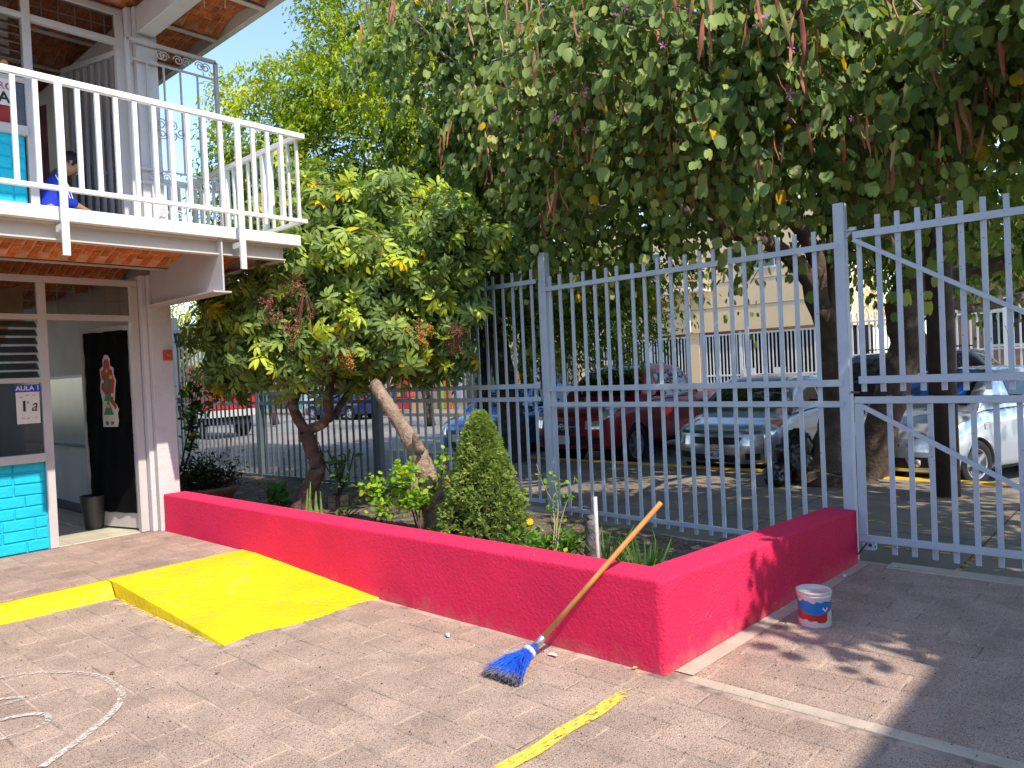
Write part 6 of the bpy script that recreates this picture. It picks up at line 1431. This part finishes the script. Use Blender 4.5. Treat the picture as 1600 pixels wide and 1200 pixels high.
for i in range(26):      # long fibre ridges
    f0 = r1.uniform(.1, .8); a = r1.uniform(-1, 1)
    p0 = q(668+a*12, 760, 6.46); 
tb.build('stem', m_driftwood, dt, smooth=True)
kn = at(657, 708, 6.46); MB().tube([kn+CF*.03, kn-CF*.004], [.022, .016], 10).build('knot_hole', m_shade, dt)
# small helper for leafy shrubs in 3D
def shrub(name, lab, cat, base, stems, leafproto, lm, size, nleaf, tints, stemmat, spread=.05, group=None, up=.5, jit=.03, r0=.008, mixn=0, piece='leaf'):
    root = empty(name, base); tag(root, lab, cat, group); tb = MB(); L_, A_, N_ = [], [], []
    for pts, cnt in stems:
        e = limb(tb, [base]+[Vector(p) for p in pts], r0, r0*.35, 6, rr, 4, .004)
        for k in range(cnt):
            f = rr.uniform(.25, 1)**.8; i = min(len(e)-1, int(f*(len(e)-1))); p = Vector(e[i])+Vector((rr.gauss(0, spread), rr.gauss(0, spread), rr.gauss(0, spread)))
            L_.append(p); A_.append(Vector((rr.gauss(0, 1), rr.gauss(0, 1), rr.gauss(up, .6)))); N_.append(Vector((rr.gauss(0, .6), rr.gauss(-.2, .6), 1)))
    tb.build('stems', stemmat, root, smooth=True)
    P_ = np.array(L_); F_ = frames(np.array(A_), np.array(N_)); S_ = size*(.6+.7*rng.random(len(P_))); tn = tints[0]+(tints[1]-tints[0])*rng.random(len(P_))
    if mixn: mixed('foliage', piece, leafproto, F_, P_, S_, tn, lm, root, mixn)
    else: scatter('foliage', leafproto, F_, P_, S_, tn, lm, root)
    return root
m_lime = leafmat('lime_leaf', [(0, (.07, .15, .02)), (.5, (.20, .36, .03)), (.9, (.36, .50, .04)), (1, (.6, .48, .02))], .4, .4, .4)
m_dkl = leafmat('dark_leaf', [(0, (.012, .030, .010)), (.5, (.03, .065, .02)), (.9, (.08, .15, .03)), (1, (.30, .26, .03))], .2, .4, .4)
m_green = leafmat('mid_green_leaf', [(0, (.03, .08, .02)), (.5, (.07, .17, .03)), (.9, (.16, .30, .04)), (1, (.6, .5, .02))], .3, .4, .4)
bs = Vector((4.02, 4.70, .06))
stems = [([q(640, 770), q(590, 755+i*6, 6.5), q(570+i*6, 775-i*8, 6.4)], 60) for i in range(3)]+[([q(650, 760), q(630, 740, 6.4), q(622+i*10, 735+i*6, 6.3)], 56) for i in range(3)]+[([q(660, 790), q(650, 780, 6.3), q(640+i*12, 800-i*14, 6.2)], 46) for i in range(4)]+[([q(670, 780), q(690, 740, 6.3), q(690+i*4, 722, 6.3)], 26) for i in range(2)]+[([q(640, 790), q(610, 790, 6.4), q(590, 800-i*8, 6.35)], 40) for i in range(3)]
shrub('citrus_shrub', 'light lime-green leafy shrub sprouting around the dead trunk', 'shrub', bs, stems, round_leaf, m_lime, .050, 0, (.25, .95), m_bark, .045, mixn=200)
# dark bushy shrub in a terracotta bowl by the pillar
q2 = lambda x, y, D: at(x, y, D)
bb = Vector((4.05, 8.55, .30)); bowl = empty('terracotta_bowl', (bb.x, bb.y, .08)); tag(bowl, 'wide terracotta bowl planter by the pillar holding a dark shrub', 'plant pot')
MB().lathe([(0, .02), (.24, .0), (.36, .17), (.40, .21), (.40, .24), (.36, .24), (.30, .17), (0, .18)], (4.05, 8.55, .09), 28).build('bowl', m_clay, bowl, smooth=True)
stems = [([bb+Vector((rr.uniform(-.3, .3), rr.uniform(-.3, .3), .1)), bb+Vector((rr.uniform(-.42, .42), rr.uniform(-.42, .42), rr.uniform(.15, .42)))], 60) for i in range(34)]
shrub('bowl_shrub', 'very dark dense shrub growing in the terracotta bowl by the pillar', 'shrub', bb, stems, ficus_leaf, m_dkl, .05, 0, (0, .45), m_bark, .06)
# tall croton-like plant with yellowing leaves next to the pillar
bc = Vector((4.0, 9.3, .1)); q3 = lambda x, y: at(x, y, 9.6)
stems = [([q3(298, 700), q3(300, 650), q3(300-6*i+8, 600-i*12)], 34) for i in range(3)]+[([q3(300, 690), q3(285, 640), q3(282, 600)], 22), ([q3(305, 680), q3(320, 635), q3(335, 628)], 14), ([q3(300, 650), q3(312, 600), q3(300, 575)], 20)]
shrub('croton_plant', 'tall thin plant with green and yellow leaves rising just right of the pillar', 'plant', bc, stems, round_leaf, m_green, .095, 0, (.0, 1.0), m_bark, .05, r0=.012)
# frangipani-like stems in a wooden tub
tubc = Vector((4.72, 6.86, .10)); tub = empty('wooden_tub', tubc); tag(tub, 'small wooden stave tub in the planter holding a bare-stemmed plant', 'plant pot')
for k in range(14):
    a = 2*math.pi*k/14; Mx = Matrix.Translation((tubc.x, tubc.y, .06)) @ Matrix.Rotation(a, 4, 'Z'); MB().box(.10, .118, -.027, .027, 0, .19+.008*(k % 3), 0, Mx).build('stave', m_driftwood if k % 3 else m_bark, tub, bevel=.002)
MB().tube([(tubc.x+.1195*math.cos(t), tubc.y+.1195*math.sin(t), .19) for t in np.linspace(0, 6.283, 25)], .004, 5).build('hoop', m_dark, tub); MB().lathe([(0, .17), (.1, .165)], (tubc.x, tubc.y, .06), 14).build('tub_soil', m_soil, tub)
b2 = Vector((tubc.x, tubc.y, .22)); q4 = lambda x, y: at(x, y, 7.85)
stems = [([q4(530, 745), q4(520, 720), q4(512, 706)], 10), ([q4(535, 740), q4(540, 715), q4(533, 706)], 12), ([q4(540, 750), q4(548, 728), q4(553, 705)], 5), ([q4(528, 750), q4(510, 730), q4(497, 690)], 10), ([q4(533, 760), q4(520, 752)], 8), ([q4(538, 760), q4(548, 757)], 7), ([q4(531, 740), q4(528, 718)], 10)]
shrub('tub_plant', 'fleshy-stemmed plant with sparse green leaf tufts growing in the wooden tub', 'plant', b2, stems, ficus_leaf, m_green, .13, 0, (.1, .7), m_barkd, .035, r0=.016, mixn=40)
# ground plants around the umbrella tree
for i, (x, y, D, n_, lab, tt) in enumerate(((440, 745, 8.2, 60, 'broad-leaved dark plant at the foot of the umbrella tree', (.1, .5)), (540, 790, 7.4, 40, 'low broad green plant beside the wooden tub', (.2, .6)), (600, 800, 6.9, 40, 'small light green weed between tub and dead trunk', (.5, .9)))):
    b_ = at(x, y+25, D); b_.z = .12; stems = [([b_+Vector((rr.uniform(-.1, .1), rr.uniform(-.1, .1), .1)), b_+Vector((rr.uniform(-.22, .22), rr.uniform(-.22, .22), rr.uniform(.10, .36 if i == 0 else .12)))], n_//8) for k in range(8)]
    shrub('leafy_plant', lab, 'plant', b_, stems, round_leaf, m_green, .10 if i == 0 else .05, 0, tt, m_bark, .04, mixn=40)
# upright fleshy green stems (snake-plant like)
sn = empty('snake_plant', (4.32, 6.62, .12)); tag(sn, 'clump of upright pale green fleshy stems against the umbrella trunk', 'plant'); m_sn = M('fleshy_green', (.17, .24, .06), .5, .3, 20, c2=(.10, .16, .05), c2s=20)
for i in range(6):
    b_ = at(478+i*5, 812, 7.5); b_.z = .1; t_ = at(480+i*4+rr.uniform(-4, 6), 762+rr.uniform(-10, 22), 7.5); w_ = rr.uniform(.012, .018); P_ = []
    for k in range(7): p = b_.lerp(t_, k/6); ww_ = w_*(1-.75*(k/6)**3); P_.append([p-CR*ww_, p-CF*.01, p+CR*ww_, p+CF*.004, p-CR*ww_])
    MB().grid(P_).build('leaf', m_sn, sn, smooth=True)
# bright low plants at the right of the conifer, rose canes, grasses, stick, edging, stump
b_ = Vector((4.28, 3.52, .05)); stems = [([b_+Vector((rr.uniform(-.15, .15), rr.uniform(-.2, .2), .12)), b_+Vector((rr.uniform(-.24, .22), rr.uniform(-.30, .30), rr.uniform(.12, .32)))], 12) for k in range(34)]
shrub('bedding_plant', 'glossy bright green low plant with one yellow bloom right of the conifer', 'plant', b_, stems, round_leaf, m_green, .060, 0, (.55, .96), m_green, .03, mixn=200)
yf = MB(); c = at(828, 815, 5.3)
for k in range(9): a = k*.7; yf.prism([(0, 0), (.02, .006), (.026, 0), (.02, -.006)], c, (math.cos(a)*CR.x, math.cos(a)*CR.y, math.sin(a)), (-math.sin(a)*CR.x, -math.sin(a)*CR.y, math.cos(a)), -CF, .003)
tag(yf.build('yellow_flower', M('flower_yellow', (.8, .55, .01), .6), None), 'single yellow flower above the low green plant', 'flower')
b_ = Vector((4.0, 3.32, .06)); q5 = lambda x, y: at(x, y, 5.55)
stems = [([q5(872, 800), q5(868, 760), q5(862, 735)], 22), ([q5(866, 800), q5(850, 760), q5(838, 725)], 16), ([q5(878, 810), q5(892, 770), q5(898, 745)], 14), ([q5(870, 820), q5(862, 790), q5(868, 770)], 16)]
shrub('rose_bush', 'sparse rose canes with a few leaves standing before the fence post', 'shrub', b_, stems, round_leaf, m_lime, .036, 0, (.2, .8), M('rose_cane', (.30, .25, .16), .8, .2, 20), .018, r0=.006)
def tuft(c, n_, h, sp_, lab, tn=(.2, .7)):
    root = empty('grass_tuft', c); tag(root, lab, 'grass tuft'); a = rng.random(n_)*6.283; lean = rng.random(n_)*.9+.1
    d = np.stack([np.cos(a)*lean, np.sin(a)*lean, np.full(n_, 1.)], 1); T = np.array(c)+np.stack([np.cos(a), np.sin(a), 0*a], 1)*(rng.random(n_)*sp_)[:, None]
    scatter('blades', ([(-.024, 0, 0), (.024, 0, 0), (.021, .4, .02), (-.021, .4, .02), (.014, .75, .0), (-.014, .75, 0), (0, 1, -.12)], [(0, 1, 2, 3), (3, 2, 4, 5), (5, 4, 6)]), frames(d, randunit(n_)*.5+np.array([0, 0, .3])), T, h*(.5+.6*rng.random(n_)), tn[0]+(tn[1]-tn[0])*rng.random(n_), m_green, root)
tuft((4.38, 2.82, .0), 75, .36, .11, 'larger tuft of long green grass right of the white stick'); tuft((4.5, 3.2, .0), 36, .40, .09, 'upright grass tuft just behind the white stick'); tuft((3.75, 2.35, .04), 70, .22, .10, 'low grass tuft in the inner corner of the red wall'); tuft((5.0, 3.45, .05), 40, .09, .12, 'tiny weeds in the rubble near the fence footing')
tuft((4.5, 3.65, .07), 60, .16, .14, 'fine grass between the low plant and the fence post'); tuft((3.62, 3.9, .1), 50, .2, .08, 'thin grass blades at the foot of the conifer behind the red wall')
sk = MB().tube([(3.70, 2.70, .0), (3.702, 2.70, .38), (3.70, 2.70, .715)], [.0125, .012, .012], 12)
tag(sk.build('stake', M('white_painted_stick', (.55, .48, .45), .7, .2, 20, .3, 40), None, smooth=True), 'slim whitish wooden stake stuck upright in the soil behind the red wall', 'stake')
ed = MB().tube([(3.72, 3.08, .28), (3.80, 2.98, .285), (3.86, 2.92, .27)], [.014, .014, .012], 8); tag(ed.build('hose_piece', m_blk, None, smooth=True), 'short black hose end lying among the low green plants', 'hose')
stp = MB(); limb(stp, [(4.40, 3.24, -.03), (4.40, 3.24, .18), (4.41, 3.25, .34), (4.40, 3.26, .43)], [.07, .065, .05, .03], 0, 10, rr, 4, .012); tag(stp.build('mossy_stump', M('grey_stump', (.15, .13, .12), .95, .5, 16, 1, 40), None, smooth=True), 'small rough grey stump beside the low green plant', 'stump')
# leaf litter on the soil and scraps on the paving
T = []; 
for i in range(520): x, y = rr.uniform(3.4, 5.6), rr.uniform(2.3, 9); T.append((x, y, soilz(x, y)+.006))
T = np.array(T); nn = unit(rng.normal(size=T.shape)*.25+np.array([0, 0, 1])); m_lit = leafmat('dry_leaf', [(0, (.16, .08, .03)), (.5, (.33, .22, .08)), (1, (.5, .42, .12))], .15, .8, .1)
lt = empty('leaf_litter', (4.4, 5, .1)); tag(lt, 'dry fallen leaves scattered over the planter soil', 'leaf litter', kind='stuff')
o = scatter('litter', round_leaf, frames(randunit(len(T))*np.array([1, 1, .1]), nn), T, .035*(.5+rng.random(len(T))), rng.random(len(T)), m_lit, lt)
for (x, y, s, a, tt, lab) in ((180, 1054, .035, .3, .1, 'small reddish-brown dry leaf on the paving near the chalk ring'), (340, 1052, .028, 1.2, .15, 'brown leaf scrap on the paving below the yellow ramp'), (206, 953, .03, .2, .9, 'yellow leaf on the paving by the kerb corner'), (400, 1006, .024, .6, .95, 'yellow leaf at the foot of the ramp'),
                              (988, 1046, .028, 2, .95, 'yellow leaf at the foot of the red wall near the corner'), (1090, 1012, .03, 1, .0, 'dark leaf on the strip by the short red wall'), (822, 1047, .032, .1, .0, 'dark leaf beside the broom bristles'), (1330, 975, .02, .4, .5, 'small dry leaf near the bucket')):
    gx, gy = gpt(x, y); me = proto_mesh('fallen_leaf', round_leaf, m_lit, tt); o = link_mesh('fallen_leaf', me, None, (gx, gy, .008)); o.scale = (s, s, s*1.2); o.rotation_euler = (.1, .15, a*2); tag(o, lab, 'leaf')
m_sc = M('paper_scrap', (.65, .62, .6), .8, .1); 
for (x, y, lab) in ((1320, 902, 'white paper scrap by the foot of the red wall'), (1403, 888, 'white paper scrap on the paving by the gate'), (864, 1026, 'white scrap beside the red wall left of the corner'), (700, 995, 'small pale scrap on the paving left of the broom')):
    gx, gy = gpt(x, y); o = MB().add([(-.028, -.008, 0), (.03, -.010, .004), (.026, .008, 0), (.0, .012, .010), (-.03, .006, .003)], [(0, 1, 2, 3, 4)]).build('paper_scrap', m_sc, None); o.location = (gx, gy, .009); o.rotation_euler = (0, 0, x*.1); tag(o, lab, 'scrap')
# grit on the paving
mb = MB(); 
for i in range(1500):
    x, y = rr.uniform(1.0, 5.6), rr.uniform(.2, 5.7)
    if (x > 3.05 and y > 1.75) or (x > 2.0 and y > 4.1): continue
    s = rr.uniform(.001, .0026)*(1.5 if rr.random() < .02 else 1); mb.box(x-s, x+s, y-s, y+s, .003, .004+s*1.4, ch=s*.5)
tag(mb.build('grit', M('dark_grit', (.10, .08, .07), .9, .5, 50), None), 'fine dark grit scattered over the yard paving', 'grit', kind='stuff')

# ================================================================== PERSON upstairs (crouching at the doorway, seen from behind-left)
pe = empty('person', (2.42, 7.66, 2.835)); tag(pe, 'crouching person with short dark hair in a blue sports top on the upper balcony', 'person')
m_skin = M('skin', (.33, .17, .10), .55, .06, 8); m_hair = M('black_hair', (.010, .008, .008), .45, .3, 60, .4, 80); m_jer = M('blue_jersey', (.008, .03, .42), .65, .1, 9, .4, 18); m_short = M('dark_trousers', (.012, .014, .03), .8); m_wstr = M('white_stripe', (.6, .6, .65), .7)
def skinbody(name, verts, edges, radii, mat, parent, sub=2):
    me = bpy.data.meshes.new(name); me.from_pydata([tuple(Vector(v)-base_of(parent)) for v in verts], edges, []); me.materials.append(mat); o = link_mesh(name, me, parent)
    sk = o.modifiers.new('skin', 'SKIN'); sk.use_smooth_shade = True
    for i, v in enumerate(me.skin_vertices[0].data): r = radii[i]; v.radius = (r, r) if not hasattr(r, '__len__') else r; v.use_root = (i == 0)
    s = o.modifiers.new('sub', 'SUBSURF'); s.levels = sub; s.render_levels = sub; return o
X0, Y0, Z0 = 2.34, 7.66, 2.84
V_ = [(X0-.02, Y0, Z0+.20), (X0, Y0, Z0+.38), (X0+.03, Y0, Z0+.55), (X0+.07, Y0, Z0+.62), (X0+.11, Y0, Z0+.665), (X0+.135, Y0, Z0+.74),
      (X0+.03, Y0-.13, Z0+.56), (X0+.10, Y0-.16, Z0+.38), (X0+.24, Y0-.12, Z0+.33), (X0+.30, Y0-.10, Z0+.32), (X0+.03, Y0+.13, Z0+.56), (X0+.10, Y0+.16, Z0+.38), (X0+.24, Y0+.10, Z0+.35), (X0+.30, Y0+.08, Z0+.34),
      (X0+.0, Y0-.09, Z0+.18), (X0+.24, Y0-.12, Z0+.28), (X0+.14, Y0-.12, Z0+.06), (X0+.24, Y0-.13, Z0+.04), (X0+.0, Y0+.09, Z0+.18), (X0+.24, Y0+.12, Z0+.26), (X0+.14, Y0+.12, Z0+.06), (X0+.24, Y0+.13, Z0+.04)]
E2 = [(0, 1), (1, 2), (2, 3), (3, 4), (4, 5), (2, 6), (6, 7), (7, 8), (8, 9), (2, 10), (10, 11), (11, 12), (12, 13), (0, 14), (14, 15), (15, 16), (16, 17), (0, 18), (18, 19), (19, 20), (20, 21)]
rd = [.11, .10, .095, .05, .042, .05, .048, .036, .028, .02, .048, .036, .028, .02, .07, .055, .04, .035, .07, .055, .04, .035]
skinbody('body', V_, E2, rd, m_skin, pe)
jv = [V_[0], V_[1], V_[2], V_[3], V_[6], V_[7], tuple(Vector(V_[7]).lerp(Vector(V_[8]), .55)), V_[10], V_[11], tuple(Vector(V_[11]).lerp(Vector(V_[12]), .55))]
skinbody('jersey', jv, [(0, 1), (1, 2), (2, 3), (2, 4), (4, 5), (5, 6), (2, 7), (7, 8), (8, 9)], [.125, .115, .112, .065, .066, .052, .044, .066, .052, .044], m_jer, pe)
tv = [V_[0], V_[14], V_[15], V_[16], V_[18], V_[19], V_[20]]; tv[0] = (X0-.02, Y0, Z0+.16)
skinbody('trousers', tv, [(0, 1), (1, 2), (2, 3), (0, 4), (4, 5), (5, 6)], [.115, .085, .068, .05, .085, .068, .05], m_short, pe)
hc = Vector((X0+.165, Y0, Z0+.765)); Mh = Matrix.Translation(hc) @ Matrix.Rotation(R(38), 4, 'Y')
hm = MB(); pr = [(0, -.115), (.03, -.112), (.055, -.09), (.068, -.05), (.078, 0), (.080, .04), (.070, .075), (.045, .10), (0, .112)]
hm.lathe(pr, (0, 0, 0), 24, 0, Mh @ Matrix.Diagonal((1.12, .95, 1, 1)))
hm.tube([Mh @ Vector((.082, 0, .01)), Mh @ Vector((.105, 0, -.025)), Mh @ Vector((.088, 0, -.035))], [.008, .013, .010], 8)
for s in (1, -1): hm.tube([Mh @ Vector((-.005, s*.072, .02)), Mh @ Vector((-.012, s*.084, .0)), Mh @ Vector((0, s*.074, -.03))], [.010, .014, .008], 8)
hd_ = hm.build('head', m_skin, pe, smooth=True)
for s in (1, -1): MB().lathe([(0, -.004), (.010, 0), (0, .004)], (0, 0, 0), 10, 0, Mh @ Matrix.Translation((.084, s*.03, .005)) @ Matrix.Rotation(R(90), 4, 'Y')).build('eye', m_ink, hd_)
MB().tube([Mh @ Vector((.082, -.022, -.062)), Mh @ Vector((.088, 0, -.060)), Mh @ Vector((.082, .022, -.062))], .004, 6).build('mouth', M('lips', (.25, .09, .07), .5), hd_)
hr = MB(); G = []
for i in range(15):
    th = math.pi*.60*i/14; row = []
    for j in range(31):
        ph = 2*math.pi*j/30; front_ = math.cos(ph); lim = .66 if front_ > .45 else 1.0; a = th*lim
        rr_ = .096+.004*math.sin(j*5+i*3); row.append(Mh @ Vector((math.sin(a)*math.cos(ph)*rr_*1.04-.006, math.sin(a)*math.sin(ph)*rr_*.92, .012+math.cos(a)*rr_*1.18)))
    G.append(row)
hr.grid(G); hr.build('hair', m_hair, pe, smooth=True)
for s in (-1,):
    for k in range(3): MB().tube([Vector((X0-.01+.028*k, Y0-.185, Z0+.60)), Vector((X0+.03+.028*k, Y0-.215, Z0+.50)), Vector((X0+.07+.02*k, Y0-.215, Z0+.40))], .0045, 5).build('sleeve_stripe', m_wstr, pe)
for (wp, sg) in ((Vector(V_[9]), -1), (Vector(V_[13]), 1)):
    hn = MB(); palm = wp+Vector((.035, 0, -.012)); hn.tube([wp-Vector((.01, 0, 0)), palm, palm+Vector((.02, 0, -.006))], [.016, .024, .02], 10)
    hand = hn.build('hand', m_skin, pe, smooth=True)
    for k in range(4):
        f0 = palm+Vector((.018, (k-1.5)*.011, -.004)); l = (.034, .040, .037, .029)[k]; MB().tube([f0, f0+Vector((l*.55, 0, -.004)), f0+Vector((l*.9, 0, -.018)), f0+Vector((l*.85, 0, -.028))], [.0062, .006, .0055, .004], 7).build('finger', m_skin, hand, smooth=True)
    f0 = palm+Vector((-.005, -sg*.020, 0)); MB().tube([f0, f0+Vector((.02, -sg*.012, -.006)), f0+Vector((.036, -sg*.008, -.014))], [.008, .0068, .005], 7).build('thumb', m_skin, hand, smooth=True)
# small parcel the person handles
tag(MB().box(2.66, 2.78, 7.56, 7.66, 3.06, 3.13).build('blue_box', M('pale_blue_box', (.05, .12, .2), .6), None, bevel=.004), 'small blue box in front of the crouching person upstairs', 'box')
tag(MB().box(2.60, 2.84, 7.5, 7.72, 2.835, 3.058).build('low_stool', m_shut, None, bevel=.01), 'dark low stool carrying the small blue box upstairs', 'stool')
